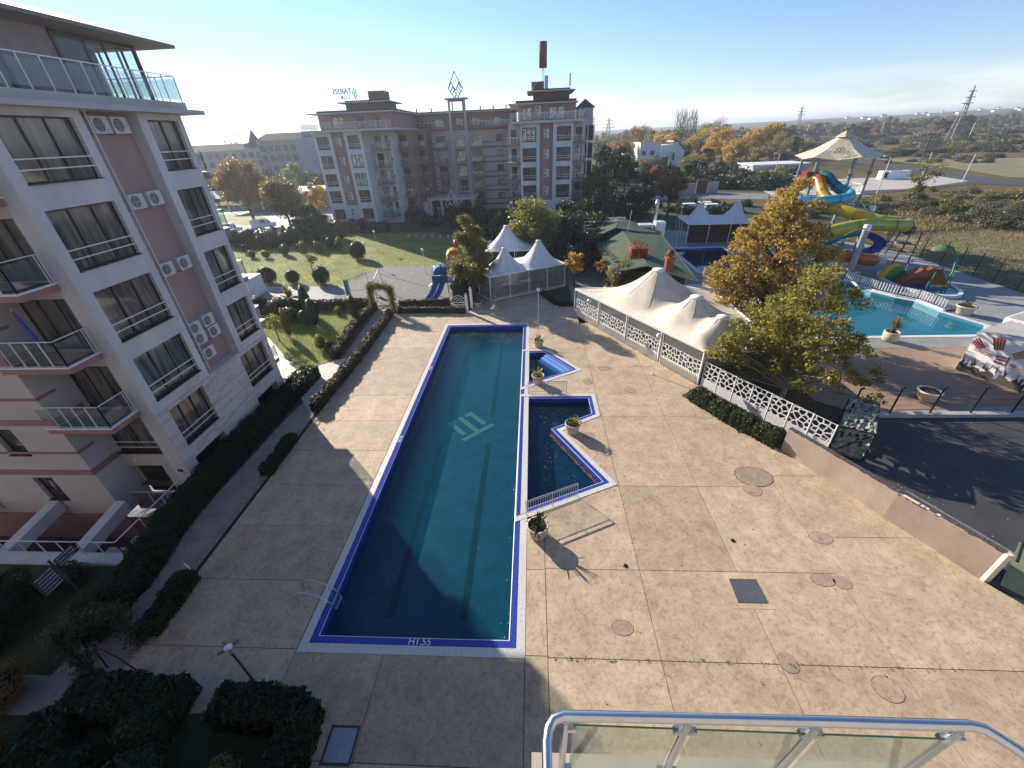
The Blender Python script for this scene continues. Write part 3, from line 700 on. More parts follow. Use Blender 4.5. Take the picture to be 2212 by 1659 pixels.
# folded sun umbrella leaning on the second balcony
t = E('folded_parasol', 'folded blue parasol standing on the second glass balcony', 'parasol', (-21.2, 14.8, 8.34))
MB().tube([(-21.2, 14.8, 8.34), (-21.55, 14.95, 10.6)], .02, 6).build('pole', RAILW, t)
MB().tube([(-21.28, 14.83, 8.9), (-21.35, 14.87, 9.4), (-21.45, 14.9, 10.0), (-21.55, 14.95, 10.55)], [.13, .11, .08, .02], 8).build('canopy', mat('blue_cloth', (.08, .11, .38), .8), t)
# far-side balconies peeping past the corner
for f in fl+[17.9]:
    if f > 17: continue
    m = MB(); m.box(-22.5, -19.75, Y1+.1, 27.0, f-.33, f-.03); s = m.build('balcony', PINK, lb)
    m = MB(); m.box(-22.5, -19.7, Y1+.1, 27.05, f-.03, f+.03); m.build('white_edge', WHITE, s)
    rail_seg(s, (-19.75, Y1+.2, f), (-19.75, 26.95, f), 1.1, 2); rail_seg(s, (-22.4, 26.95, f), (-19.75, 26.95, f), 1.1, 3)
m = MB(); m.box(-40, -34.2, 46.0, 49.2, -.1, 2.3); o = m.build('white_annex', WHITE); setp(o, 'white flat-roofed box annex beyond the near apartment block', 'annex')
# eaves slab, terrace, set-back top floor, roof
m = MB(); m.prism([(-34, 13.2), (-18.15, 13.2), (-18.15, 26.3), (-34, 26.3)], 17.52, 17.72, True); m.build('eaves_slab', SLABC, lb)
m = MB(); m.prism([(-34, 14.6), (-18.75, 14.6), (-18.75, 25.9), (-34, 25.9)], 17.72, 18.08, True); m.build('terrace_parapet', CREAM, lb)
rail_seg(lb, (-18.85, 14.7, 18.08), (-18.85, 25.85, 18.08), 1.15, 13); rail_seg(lb, (-23, 25.85, 18.08), (-18.85, 25.85, 18.08), 1.15, 4)
m = MB(); m.wallh((-20.3, 14.5, 0), uy, nx, 6.9, 18.08, 20.5, [(1.0, 4.6, 18.15, 20.2)], .2); m.wallh((-20.3, 14.5, 0), (-1, 0, 0), ny, 13.7, 18.08, 20.5, []); m.wallh((-22.3, 25.6, 0), (-1, 0, 0), (0, 1, 0), 11.7, 18.08, 20.5, [])
m.wallh((-20.3, 21.4, 0), (-1, 0, 0), (0, 1, 0), 4, 18.08, 20.5, [])
m.build('top_floor_wall', mat('grey_rose_plaster', (.27, .22, .215), .85), lb)
window(lb, (-20.3, 15.5, 18.15), uy, nx, 3.6, 2.05, 3, False, depth=.18, sill=False)
f = lb
m = MB()
for y in (21.45, 22.9, 23.9, 24.9, 25.7): m.bar((-20.3, y, 18.08), (-20.3, y, 20.5), .14 if y in (21.45, 25.7) else .08)
for x in (-22.2, -21.2): m.bar((x, 25.7, 18.08), (x, 25.7, 20.5), .08)
m.bar((-20.3, 21.4, 20.42), (-20.3, 25.7, 20.42), .12); m.bar((-22.3, 25.7, 20.42), (-20.3, 25.7, 20.42), .12)
fw = m.build('winter_garden_frame', DARKF, lb)
for y in (21.5, 22.95, 23.95, 24.95): m = MB(); m.bar((-20.3, y, 19.3), (-20.3, min(y+1.35 if y < 22 else y+.9, 25.65), 19.3), .01, 2.2); m.build('glass_panel', GLS, fw)
m = MB(); m.idx([(-18.95, 13.5, 20.52), (-18.95, 27.0, 20.52), (-34, 27.0, 20.52), (-34, 13.5, 20.52), (-18.95, 13.5, 20.66), (-18.95, 27.0, 20.66), (-34, 27.0, 20.66), (-34, 13.5, 20.66), (-21.8, 15.5, 21.5), (-21.8, 25, 21.5), (-34, 25, 21.5), (-34, 15.5, 21.5)],
  [(0, 3, 2, 1), (0, 1, 5, 4), (1, 2, 6, 5), (3, 0, 4, 7), (4, 5, 9, 8), (5, 6, 10, 9), (7, 4, 8, 11), (8, 9, 10, 11)][:8]); 
m.f = [tuple(q) for q in m.f]; m.build('roof', mat('eaves_grey', (.16, .15, .15), .7), lb)
# sunken terrace in front of the stripe wall
m = MB(); sheet(m, COURT, [], -2.7); m.build('terrace_floor', mat('terracotta', (.06, .035, .03), .8), lb)
m = MB(); m.box(-36, -18.7, 10.55, 11.1, -2.7, .12); m.box(-18.95, -18.7, 11.1, 15.5, -2.7, .05); m.build('terrace_wall', PLAS, lb)
rail_seg(lb, (-34, 10.95, .12), (-18.85, 10.95, .12), .95, 16, glass=False); rail_seg(lb, (-18.85, 10.95, .12), (-18.85, 15.0, .1), .95, 3, glass=False)
rail_seg(lb, (-22.2, 14.9, -.85), (-19.2, 14.9, -.85), .9, 3)
m = MB(); m.box(-22.2, -19.0, 14.85, 15.5, -1.2, -.85); m.build('porch_slab', PINK2, lb)
for x in (-22.1, -25.8, -29.5):
    m = MB(); m.idx([(x, YC-.05, .3), (x+.55, YC-.05, .3), (x+.55, 11.1, -.15), (x, 11.1, -.15), (x, YC-.05, -.35), (x+.55, YC-.05, -.35), (x+.55, 11.1, -.75), (x, 11.1, -.75)], [(0, 3, 2, 1), (4, 5, 6, 7), (0, 1, 5, 4), (1, 2, 6, 5), (2, 3, 7, 6), (3, 0, 4, 7)]); m.build('beam', PLAS, lb)
for p in ((-20.9, 13.3), (-21.7, 12.6)): ac_unit(lb, (p[0], p[1], -1.9), (0, -1, 0), .9, .7, .35)
MB().box(-19.45, -19.15, 15.52, 15.548, .95, 1.15).build('plaque', SGN0, lb)
MB().tube([(-18.84, 19.75, 17.5), (-18.84, 19.75, 4.8)], .035, 6).build('rain_pipe', PLAS, lb)
lamp = MB().ball((-21.4, 15.5, 1.9), .12, 8, .5).build('wall_lamp', WHITE, lb)
# ================================================================ hotel behind the garden
def del_tree(o):
    for c in list(o.children): del_tree(c)
    bpy.data.objects.remove(o)
_T = {}
PANEH = mat('hotel_window_glass', (.010, .012, .012), .12, col2=(.10, .095, .08), scale=1.4, stretch=(1.5, 1.5, .5), spec=.5, coords='World', detail=2)
def wtemp(w_, h_, lv, rails, bright):
    k = (round(w_, 2), round(h_, 2), lv, bool(rails), bright)
    if k not in _T: _T[k] = window(None, (0, 0, 0), ux, ny, w_, h_, lv, rails, PANE2 if bright else PANEH, .2, frw=.13)
    return _T[k]
def place(tmpl, parent, x, y, z):
    c = copy_tree(tmpl, parent); c.location = Vector((x, y, z))-parent.location; return c
rng = random.Random(5)
ho = E('hotel', 'large pink and cream hotel block with two towers behind the garden', 'hotel', (-16, 100, 0))
Fz = [3.55, 5.1, 8.25, 11.45, 14.6]      # window sills
def acpair(x, y, z, s=1.0):
    for dz in (.36, -.36):
        c = copy_tree(_T['ac'], ho); c.location = Vector((x, y, z+dz))-ho.location
_T['ac'] = ac_unit(None, (0, 0, 0), (0, -1, 0), .95, .66, .35)
# ---- right tower
def tower_front(y, xa, xw1, xb, xc, xw2, xd, zt=17.55, ww=2.6, rows=(5.1, 8.2, 11.4, 14.65), zb=4.55, low=((1.2, 3.9),), sh=2.25, bright=.2, lowwin=True):
    m = MB(); hs = lambda xw, x0: [(xw-x0, xw-x0+ww, r, r+sh) for r in rows]
    m.wallh((xa, y, 0), ux, ny, xb-xa, zb, zt, hs(xw1, xa), .25); m.wallh((xc, y, 0), ux, ny, xd-xc, zb, zt, hs(xw2, xc), .25)
    m.wallh((xb, y+.5, 0), (0, -1, 0), (1, 0, 0), .5, zb, zt, []); m.wallh((xc, y, 0), (0, 1, 0), (-1, 0, 0), .5, zb, zt, [])
    m.wallh((xd, y, 0), (0, 1, 0), (1, 0, 0), 6, zb, zt, []); m.wallh((xa, y+26, 0), (0, -1, 0), (-1, 0, 0), 26, zb, zt, [])
    m.build('outer_wall', PLAS, ho)
    MB().wallh((xb, y+.48, 0), ux, ny, xc-xb, zb, zt, []).build('pink_strip', PINK, ho)
    m = MB(); hl = [(xw1-xa, xw1-xa+ww, 1.9, 3.9), (xw2-xa, xw2-xa+ww, 1.9, 3.9)]
    m.wallh((xa, y-.02, 0), ux, ny, xd-xa, -.1, zb, hl, .25); m.wallh((xd, y-.02, 0), (0, 1, 0), (1, 0, 0), 6, -.1, zb, []); m.wallh((xa, y+6, 0), (0, -1, 0), (-1, 0, 0), 6, -.1, zb, [])
    m.build('stone_base', STONE, ho)
    for r in rows:
        for xw in (xw1, xw2): place(wtemp(ww, sh, 3, (.5, .85), rng.random() < bright), ho, xw, y, r)
    for xw in (xw1, xw2): place(wtemp(ww, 2.0, 3, False, False), ho, xw, y, 1.9)
    for r in rows: acpair((xb+xc)/2, y+.48, r+1.2)
    acpair((xb+xc)/2, y-.02, 3.4)
tower_front(88, -2.3, -1.9, 1.35, 3.8, 4.5, 7.5)
tower_front(90, -42.3, -41.8, -38.8, -36.3, -35.7, -32.8, ww=2.35, bright=.45)
def slab(name, x0, x1, y0, y1, z0, z1, mt=SLABC): return MB().box(x0, x1, y0, y1, z0, z1).build(name, mt, ho)
# terrace slabs, railings, set-back floors, roofs
slab('eaves_slab', -4.0, 9.5, 86.9, 112, 17.55, 17.95)
slab('eaves_slab', -43.9, -26.3, 88.8, 113, 17.55, 17.9)
def hrail(a, b, z, n, h=1.15): rail_seg(ho, (*a, z), (*b, z), h, n, glass=True, cap=.07)
hrail((-3.9, 87.0), (9.4, 87.0), 17.95, 13); hrail((9.4, 87.0), (9.4, 93), 17.95, 5)
hrail((-43.8, 88.9), (-26.4, 88.9), 17.9, 18); hrail((-43.8, 96), (-43.8, 88.9), 17.9, 5)
def topfloor(x0, x1, y, y2, wins):
    m = MB(); m.wallh((x0, y, 0), ux, ny, x1-x0, 17.9, 20.5, [(a-x0, b-x0, 18.0, 20.1) for a, b in wins], .2); m.wallh((x1, y, 0), (0, 1, 0), (1, 0, 0), y2-y, 17.9, 20.5, []); m.wallh((x0, y2, 0), (0, -1, 0), (-1, 0, 0), y2-y, 17.9, 20.5, [])
    m.build('top_floor_wall', PINK, ho)
    for a, b in wins: place(wtemp(b-a, 2.1, 2, False, rng.random() < .5), ho, a, y, 18.0)
topfloor(-2.6, 8.0, 90.0, 112, [(-1.9, .0), (3.0, 6.2)]); acpair(1.1, 90, 19.6)
topfloor(-41.6, -26.9, 92.5, 112, [(-39.0, -36.6), (-34.0, -32.6), (-30.2, -29.4)])
slab('roof_slab', -4.3, 8.3, 88.6, 112, 20.5, 20.68); MB().box(-3, 8, 89.4, 111, 20.68, 21.1).build('roof_parapet', ROOFD, ho)
slab('roof_slab', -43.0, -26.0, 91.0, 114, 20.5, 20.7); MB().box(-41.4, -26.5, 91.9, 113, 20.7, 21.05).build('roof_parapet', ROOFD, ho)
DRED = mat('dark_red_render', (.13, .055, .055), .8, coords='World')
DRED2 = mat('brick_red_render', (.20, .085, .07), .8, coords='World')
MB().box(.2, 6.9, 92, 100, 21.0, 22.45).build('penthouse', DRED, ho); slab('penthouse_roof', -.9, 7.9, 90.9, 101, 22.45, 22.62); MB().box(.2, 7.0, 91.8, 100.5, 22.62, 22.9).build('roof_parapet', ROOFD, ho)
MB().box(-.1, 2.2, 91.9, 95, 22.7, 24.0).build('lift_housing', DRED, ho)
MB().box(-36.2, -28.2, 94, 101, 21.0, 22.2).build('penthouse', DRED2, ho); slab('penthouse_roof', -37.4, -27.1, 93, 102, 22.2, 22.38); MB().box(-36.1, -28.3, 93.8, 101, 22.38, 22.62).build('roof_parapet', ROOFD, ho)
MB().box(-31.4, -28.3, 94, 97.5, 22.5, 24.0).build('lift_housing', DRED2, ho)
# masts
t = E('phone_mast', 'dark red drum antenna on a lattice mast above the right hotel tower', 'antenna', (2.0, 92, 22.8))
MB().tube([(2.0, 92, 22.8), (2.0, 92, 29.8)], .07, 8).build('pole', STEEL, t)
MB().lathe([(.05, 25.95), (.70, 25.95), (.70, 29.55), (.6, 29.62), (.05, 29.62)], (2.0, 92, 0), 20).build('drum', DRED, t)
for dx in (-.18, .18): MB().tube([(2+dx, 92, 22.8), (2+dx, 92, 26)], .035, 6).build('mast_leg', STEEL, t)
for k in range(7): MB().bar((2-.18, 92, 23+k*.42), (2.18, 92, 23.42+k*.42), .025).build('lattice_bar', STEEL, t)
for dx, dy in ((-1.9, -.5), (2.0, -1), (-1.0, 1.5)): MB().tube([(2, 92, 26), (2+dx, 92+dy, 22.8)], .025, 5).build('stay', STEEL, t)
MB().box(2.3, 2.95, 91.6, 92.0, 22.9, 24.8).build('antenna_panel', mat('grey_panel', (.42, .44, .45), .5), t)
t = E('roof_sign', 'logo sign seen edge-on at the right end of the right tower roof', 'sign', (6.9, 91, 22.9))
MB().box(6.75, 6.95, 90.9, 92.0, 23.1, 24.9).build('sign_face', mat('sign_dark', (.10, .11, .12), .5), t)
MB().tube([(6.9, 91.4, 22.8), (6.9, 91.4, 25.0)], .04, 6).build('post', STEEL, t); MB().tube([(5.9, 91.4, 22.8), (6.85, 91.4, 24.0)], .03, 6).build('brace', STEEL, t)
t = E('roof_sign', 'TARSIS CLUB letters seen from behind on the left tower roof', 'sign', (-35.5, 94.2, 22.4))
SD = mat('sign_dark')
mwr = Matrix.Rotation(R(180), 4, 'Z') @ Matrix.Rotation(R(90), 4, 'X')
def txt_at(s, size, x, y, z, parent, name='letters', M0=mwr, mt=SD, ext=.06):
    mw_ = Matrix.Translation(Vector((x, y, z))-parent.location) @ M0; return text(name, s, size, mt, parent, mw=mw_, ext=ext)
txt_at('TARSIS', 1.25, -36.4, 94.2, 24.1, t, ext=.1); txt_at('CLUB', .75, -36.0, 94.2, 23.15, t, ext=.1)
for x in (-37.4, -35.2, -33.9): MB().tube([(x, 94.3, 22.3), (x, 94.3, 23.7 if x < -35 else 24.3)], .03, 5).build('post', STEEL, t)
def diamond(cx, cz, s, y, parent, mt, name='logo_diamond', wd=.1, k=1.0):
    m = MB(); P = lambda a, b: (cx+a*s*k, y, cz+b*s)
    for a, b in (((0, -1), (.62, 0)), ((.62, 0), (0, 1)), ((0, 1), (-.62, 0)), ((-.62, 0), (0, -1)), ((.31, -.5), (-.31, .5)), ((-.1, -.84), (-.1, .2)), ((.31, .5), (-.05, -.1))): m.bar(P(*a), P(*b), wd, .1)
    m.build(name, mt, parent)
diamond(-34.0, 23.7, .85, 94.2, t, SD, k=.9)
# ---- stepped balcony part of the left wing
def balc(x0, x1, y0, y1, z, n=4, h=1.05):
    s = MB().box(x0, x1, y0, y1-.003, z-.28, z).build('balcony', PINK2, ho)
    rail_seg(s, (x0+.05, y0+.05, z), (x1-.05, y0+.05, z), h, n, glass=True, cap=.06); rail_seg(s, (x1-.05, y0+.05, z), (x1-.05, y1, z), h, 1, glass=True, cap=.06)
    return s
lev = [1.9, 5.0, 8.1, 11.25, 14.4]
def section(x0, x1, y, doors, wins, mt, bal=None, yb=1.5, side=6, z1=17.55):
    hs = [(a-x0, b-x0, z+.02, z+2.3) for z in lev for a, b in doors]+[(a-x0, b-x0, z+.9, z+2.3) for z in lev for a, b in wins]
    m = MB(); m.wallh((x0, y, 0), ux, ny, x1-x0, -.1, z1, hs, .2); m.wallh((x1, y, 0), (0, 1, 0), (1, 0, 0), side, -.1, z1, []); m.build('inner_wall', mt, ho)
    for z in lev:
        for a, b in doors: place(wtemp(b-a, 2.28, 2 if b-a > 1.2 else 1, False, rng.random() < .35), ho, a, y, z+.02)
        for a, b in wins: place(wtemp(b-a, 1.4, 2 if b-a > 1.2 else 1, False, rng.random() < .35), ho, a, y, z+.9)
        if bal: balc(bal[0], bal[1], y-yb, y, z)
section(-32.8, -28.9, 96, [(-32.5, -31.1)], [(-30.3, -29.6)], PLAS, (-32.8, -29.4), 2.2, 5)
section(-28.9, -26.0, 101, [(-28.6, -27.2)], [], PINK2, (-28.9, -26.4), 1.4, 5)
section(-26.0, -24.0, 106, [(-25.8, -24.3)], [], PINK2, (-26.0, -24.0), 1.5, 6)
for z in lev:    # small units by the balcony doors
    c = copy_tree(_T['ac'], ho); c.location = Vector((-29.2, 96, z+1.2))-ho.location
# ---- central wing
CYY = 112
xs0, xs1 = -32.4, -4.0
lc = [4.45, 7.55, 10.7, 13.85, 16.95]
sm = [(-26.4, -24.7), (-8.6, -7.0)]; dr = [(-22.9, -20.7), (-17.9, -16.1), (-14.2, -12.0), (-31.6, -30.0)]
levC = [1.3, 4.4, 7.5, 10.7, 13.8]
hs = [(a-xs0, b-xs0, z+.9, z+2.35) for z in levC for a, b in sm]+[(a-xs0, b-xs0, z+.05, z+2.4) for z in levC for a, b in dr]
m = MB(); m.wallh((xs0, CYY, 0), ux, ny, xs1-xs0, -.1, 17.2, hs, .2); m.build('central_wall', CREAM, ho)
hs = [(a-xs0, b-xs0, 17.95, 19.7) for a, b in [(-26.9, -25.6), (-22.9, -20.7), (-17.9, -16.1), (-14.2, -12.0), (-9.0, -7.3), (-31.0, -29.8)]]
m = MB(); m.wallh((xs0, CYY, 0), ux, ny, xs1-xs0, 17.2, 20.6, hs, .2); m.build('top_floor_wall', PINK, ho)
for h in hs: place(wtemp(h[1]-h[0], 1.75, 2, False, rng.random() < .7), ho, xs0+h[0], CYY, 17.95)
for z in levC:
    for a, b in sm: place(wtemp(b-a, 1.45, 2, False, rng.random() < .5), ho, a, CYY, z+.9)
    for a, b in dr: place(wtemp(b-a, 2.35, 3, False, rng.random() < .45), ho, a, CYY, z+.05)
    for x0_, x1_ in ((-28.9, -23.2), (-11.9, -4.3)):
        MB().box(x0_, x1_, CYY-.05, CYY-.003, z-.30, z-.02).build('pink_band', BAND, ho)
        MB().box(x0_, x1_, CYY-.05, CYY-.003, z+.86, z+1.02).build('pink_band', BAND, ho)
    for a, b in ((-23.2, -20.4), (-14.5, -11.7)): balc(a, b, CYY-1.3, CYY, z, 4)
    balc(-18.1, -15.9, CYY-.9, CYY, z, 2)
    acpair(-28.0, CYY, z+1.5); acpair(-6.1, CYY, z+1.5); acpair(-15.1, CYY, z+1.6); c = copy_tree(_T['ac'], ho); c.location = Vector((-19.2, CYY, z+1.4))-ho.location
slab('roof_slab', -33, -3.5, 110.6, 122, 20.6, 20.8); MB().box(-32.6, -3.8, 111.2, 121, 20.8, 21.05).build('roof_parapet', ROOFD, ho)
m = MB(); m.box(-32.4, -3.8, 112.3, 121, -.1, 20.55); m.build('rear_block', CREAM, ho)
MB().box(-28.9, -20.4, 110.5, CYY-.003, 17.45, 17.75).build('balcony', PINK2, ho); hrail((-28.8, 110.6), (-20.5, 110.6), 17.75, 9)
MB().box(-14.5, -4.4, 110.5, CYY-.003, 17.45, 17.75).build('balcony', PINK2, ho); hrail((-14.4, 110.6), (-4.5, 110.6), 17.75, 11)
for x in (-30.5, -27, -23.5, -12, -9, -6): MB().box(x-.12, x+.12, 113, 113.3, 21.0, 21.9).build('roof_vent', ROOFD, ho)
# lift frame with the logo
fr = E('logo_tower', 'tall slim frame tower with open diamond logo above the hotel roof', 'tower', (-17, 110.2, 0))
for x in (-18.75, -15.25): MB().box(x-.22, x+.22, 110.0, 110.5, 0, 23.1).build('column', SLABC, fr)
for x in (-18.2, -15.8): MB().box(x-.12, x+.12, 111.2, 111.5, 20.8, 23.1).build('column', PINK2, fr)
MB().box(-19.5, -14.5, 109.2, 112, 23.1, 23.35).build('canopy', SLABC, fr); MB().box(-18.7, -15.3, 109.6, 111.6, 22.75, 23.1).build('canopy_beam', PINK2, fr)
for z in levC: MB().box(-18.5, -15.5, 110.1, 110.4, z-.25, z-.02).build('cross_beam', SLABC, fr)
def logo_frame(parent, cx, cz, s, y, mt, wd=.13):
    P = lambda a, b: (cx+a*s, y, cz+b*s)
    segs = [((-.2, -1), (-1.0, .1)), ((-1.0, .1), (0, 2.0)), ((0, 2.0), (1.0, .1)), ((1.0, .1), (.2, -1)), ((-.95, .15), (-.55, .8)), ((-.55, .8), (.0, -.1)), ((.55, .8), (.0, -.1)), ((.95, .15), (.55, .8)),
            ((-.75, -.3), (-.3, .4)), ((.75, -.3), (.3, .4)), ((-.5, -.6), (-.1, .05)), ((.5, -.6), (.1, .05)), ((-.45, .7), (.1, -.8)), ((.45, .7), (.8, .1)), ((-.2, -1), (.15, -.35)), ((.2, -1), (.5, -.5))]
    for a, b in segs: MB().bar(P(*a), P(*b), wd, .15).build('logo_bar', mt, parent)
logo_frame(fr, -16.95, 24.9, 1.6, 110.2, mat('bronze_metal', (.07, .065, .06), .5, .2), .26)
t = E('logo_emblem', 'large white open diamond emblem standing in front of the hotel entrance', 'emblem', (-19.5, 104, 0))
logo_frame(t, -18.9, 2.4, 1.6, 102.2, RAILW, .16); MB().box(-20.4, -17.3, 101.9, 102.5, -.05, .9).build('plinth', STONE, t)
# entrance porch
t = E('entrance_porch', 'pale stone entrance porch of the hotel half hidden by trees', 'porch', (-20, 104, 0))
MB().box(-24.5, -13.5, 102.5, 111.9, 3.4, 3.75).build('roof', STONE, t)
for x in (-24.1, -21.5, -16.8, -14.0): MB().box(x-.25, x+.25, 102.9, 103.4, 0, 3.4).build('column', STONE, t)
m = MB(); m.idx([(-30, 103, 0), (-24.6, 103, 0), (-24.6, 103, 3.4), (-30, 103, 1.0), (-30, 108, 0), (-24.6, 108, 0), (-24.6, 108, 3.4), (-30, 108, 1.0)], [(0, 1, 2, 3), (1, 5, 6, 2), (3, 2, 6, 7)]); m.build('side_wing', STONE, t)
# side parts of the right tower
section(-4.6, -2.3, 92.5, [(-4.2, -3.1)], [], CREAM, (-5.0, -2.4), 1.6, 1)
section(7.5, 10.0, 90.5, [(8.2, 9.4)], [], CREAM, (7.6, 10.0), 1.8, 8)
m = MB(); m.wallh((10.0, 98, 0), ux, ny, 2.2, -.1, 18.6, [], .2); m.wallh((12.2, 98, 0), (0, 1, 0), (1, 0, 0), 14, -.1, 18.6, []); m.build('rear_wing_wall', CREAM, ho)
for z in lev:
    s = MB().box(9.9, 12.4, 96.4, 99.9, z-.35, z-.02).build('balcony', WHITE, ho)
    for xx in (10.0, 11.15, 12.3): MB().box(xx-.08, xx+.08, 96.42, 96.6, z, z+2.75).build('column', WHITE, s)
    MB().box(10.0, 12.3, 96.65, 99.8, z+.0, z+2.6).build('dark_glazing', mat('dark_glazing', (.012, .02, .022), .35, spec=.3), s)
m = MB(); m.idx([(8.8, 98, 20.0), (12.6, 98, 20.0), (12.6, 103, 20.0), (8.8, 103, 20.0), (10.7, 100.5, 21.6)], [(0, 1, 4), (1, 2, 4), (2, 3, 4), (3, 0, 4)]); m.build('turret_roof', ROOFD, ho)
MB().box(9.2, 12.2, 98.2, 103, 17.5, 20.0).build('turret', CREAM, ho)
for k, v in list(_T.items()): del_tree(v)

# ================================================================ far blocks at the left
FARW = mat('far_wall', (.36, .34, .31), .9, coords='World', scale=.3); FARW2 = mat('far_wall_b', (.25, .25, .25), .9, coords='World', scale=.3)
def farblock(label, x0, x1, y, h, rows, cols, mt, roof=True, gable=False, rot=0, sx=.5, ww=2.0, wh=1.9):
    t = E('apartment_block', label, 'building', (x0, y, 0)); W = x1-x0; st = (h-1)/rows
    hs = []
    for r_ in range(rows):
        for c in range(cols):
            a = W*(c+.5)/cols-ww/2; hs.append((a, a+ww, .9+st*r_, .9+st*r_+wh))
    m = MB(); m.wallh((x0, y, 0), ux, ny, W, -.2, h, hs, .35); m.wallh((x1, y, 0), (0, 1, 0), (1, 0, 0), 14, -.2, h, []); m.wallh((x0, y+14, 0), ux, (0, 1, 0), W, -.2, h, []); m.build('wall', mt, t)
    for a, b, c, d in hs:
        MB().face([(x0+a, y+.3, c), (x0+b, y+.3, c), (x0+b, y+.3, d), (x0+a, y+.3, d)]).build('window', mat('far_pane', (.05, .055, .06), .3), t)
    if roof:
        m = MB(); m.idx([(x0-.5, y-.5, h), (x1+.5, y-.5, h), (x1+.5, y+14.5, h), (x0-.5, y+14.5, h), (x0+2, y+4, h+2.2), (x1-2, y+4, h+2.2), (x1-2, y+10, h+2.2), (x0+2, y+10, h+2.2)], [(0, 1, 5, 4), (1, 2, 6, 5), (2, 3, 7, 6), (3, 0, 4, 7), (4, 5, 6, 7), (0, 3, 2, 1)]); m.build('roof', ROOFD, t)
    return t
a = farblock('grey far block with arched balconies between the near block and the turret', -150, -108.5, 172, 14.5, 5, 13, FARW)
for k in range(12):
    MB().box(-149+k*3.4, -146.9+k*3.4, 170.9, 171.98, 1.0+3*(k % 4), 1.15+3*(k % 4)).build('balcony', FARW2, a)
tt = farblock('far block with a pointed dark turret roof', -108.3, -99.5, 168, 14.8, 5, 3, FARW, roof=False)
m = MB(); m.lathe([(3.0, 15.0), (.02, 21.0)], (-103.0, 171, 0), 8, False); m.build('turret_roof', ROOFD, tt); MB().box(-105.4, -100.6, 168.6, 173.4, 14.8, 15.2).build('turret', FARW, tt)
MB().box(-99.2, -96, 168, 172, 14.5, 16.8).build('white_dormer', WHITE, tt)
farblock('long grey far block with small windows left of the hotel', -99.2, -82.0, 166, 17.2, 5, 6, FARW2)
farblock('plain blue-grey far block directly behind the left hotel wing', -81.8, -60, 160, 17.6, 1, 2, mat('blue_grey_wall', (.23, .26, .30), .9, coords='World', scale=.2), roof=False, ww=1.6)
t = E('low_pavilion', 'low shop pavilion with a white flat roof beside the car park', 'building', (-66, 118, 0))
MB().box(-84, -60, 124, 134, 0, 4.2).build('wall', mat('shop_wall', (.20, .17, .15), .8), t); MB().box(-87, -59, 120, 135, 4.2, 4.75).build('roof', WHITE, t)
MB().box(-70.5, -60.5, 123.7, 123.98, .2, 3.4).build('shop_window', PANE, t)
for x in (-86, -76, -70, -60): MB().box(x-.15, x+.15, 120.4, 120.7, 0, 4.2).build('post', RAILW, t)
t = E('market_awning', 'grey sloping awning behind the big autumn street tree', 'awning', (-96, 128, 0))
m = MB(); m.idx([(-100, 126, 3.0), (-88, 126, 3.0), (-88, 131, 4.6), (-100, 131, 4.6), (-100, 126, 2.85), (-88, 126, 2.85), (-88, 131, 4.45), (-100, 131, 4.45)], [(0, 1, 2, 3), (7, 6, 5, 4), (0, 4, 5, 1)]); m.build('canopy', mat('grey_canvas', (.3, .3, .32), .8), t)
for x in (-99.5, -94, -88.5): MB().tube([(x, 126.2, 0), (x, 126.2, 3.0)], .08, 6).build('post', RAILW, t)
# ================================================================ vegetation library
def leafmesh(name, C, S, mats, seed=0, N=None, up=.0, asp=.62, core=None, coremat=None):
    # C (n,3) centres, S (n,) sizes -> one leaf-shaped quad each, random attitude, optional normal bias N
    rs_ = np.random.RandomState(seed); n = len(C)
    nrm = rs_.normal(size=(n, 3))
    if N is not None: nrm = nrm*.8+N
    nrm[:, 2] += up
    nrm /= np.linalg.norm(nrm, axis=1)[:, None]+1e-9
    a = rs_.normal(size=(n, 3)); t1_ = np.cross(nrm, a); t1_ /= np.linalg.norm(t1_, axis=1)[:, None]+1e-9; t2_ = np.cross(nrm, t1_)
    s = S[:, None]
    V = np.empty((n, 4, 3)); V[:, 0] = C-t1_*s; V[:, 1] = C-t2_*s*asp; V[:, 2] = C+t1_*s; V[:, 3] = C+t2_*s*asp
    V[:, 1] += nrm*s*.18; V[:, 3] += nrm*s*.18
    V = V.reshape(-1, 3); nv = 4*n
    cv = []; cf = []
    if core is not None: cv, cf = core.v, core.f
    me = bpy.data.meshes.new(name)
    allv = np.concatenate([V, np.array(cv).reshape(-1, 3)]) if len(cv) else V
    me.vertices.add(len(allv)); me.vertices.foreach_set('co', allv.astype(np.float32).ravel())
    sizes = [4]*n+[len(f) for f in cf]; tot = sum(sizes)
    me.loops.add(tot); li = np.arange(nv).tolist()
    for f in cf: li += [i+nv for i in f]
    me.loops.foreach_set('vertex_index', li)
    me.polygons.add(len(sizes)); st = np.concatenate([[0], np.cumsum(sizes)[:-1]])
    me.polygons.foreach_set('loop_start', st.astype(np.int32))
    mi = [0]*n+[1]*len(cf); me.polygons.foreach_set('material_index', mi)
    for m in (mats if isinstance(mats, (list, tuple)) else [mats]): me.materials.append(m)
    if len(cf): me.materials.append(coremat)
    me.update(calc_edges=True); me.validate(); return me
BARK = mat('bark', (.10, .075, .055), .9, var=.35, scale=9, bump=.6, stretch=(1, 1, .2))
BARKP = mat('pale_bark', (.30, .26, .21), .9, var=.3, scale=5, bump=.4, stretch=(1, 1, .25))
CORE = mat('hedge_shade_core', (.012, .018, .008), .95, var=.3)  # dark cores added inside the foliage to block light, like inner shade
COREB = mat('hedge_shade_core_brown', (.030, .022, .014), .95, var=.3)
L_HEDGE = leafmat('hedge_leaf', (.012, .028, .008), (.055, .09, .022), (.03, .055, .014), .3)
L_HEDGEB = leafmat('brownish_hedge_leaf', (.045, .030, .018), (.10, .085, .035), (.07, .06, .025), .3)
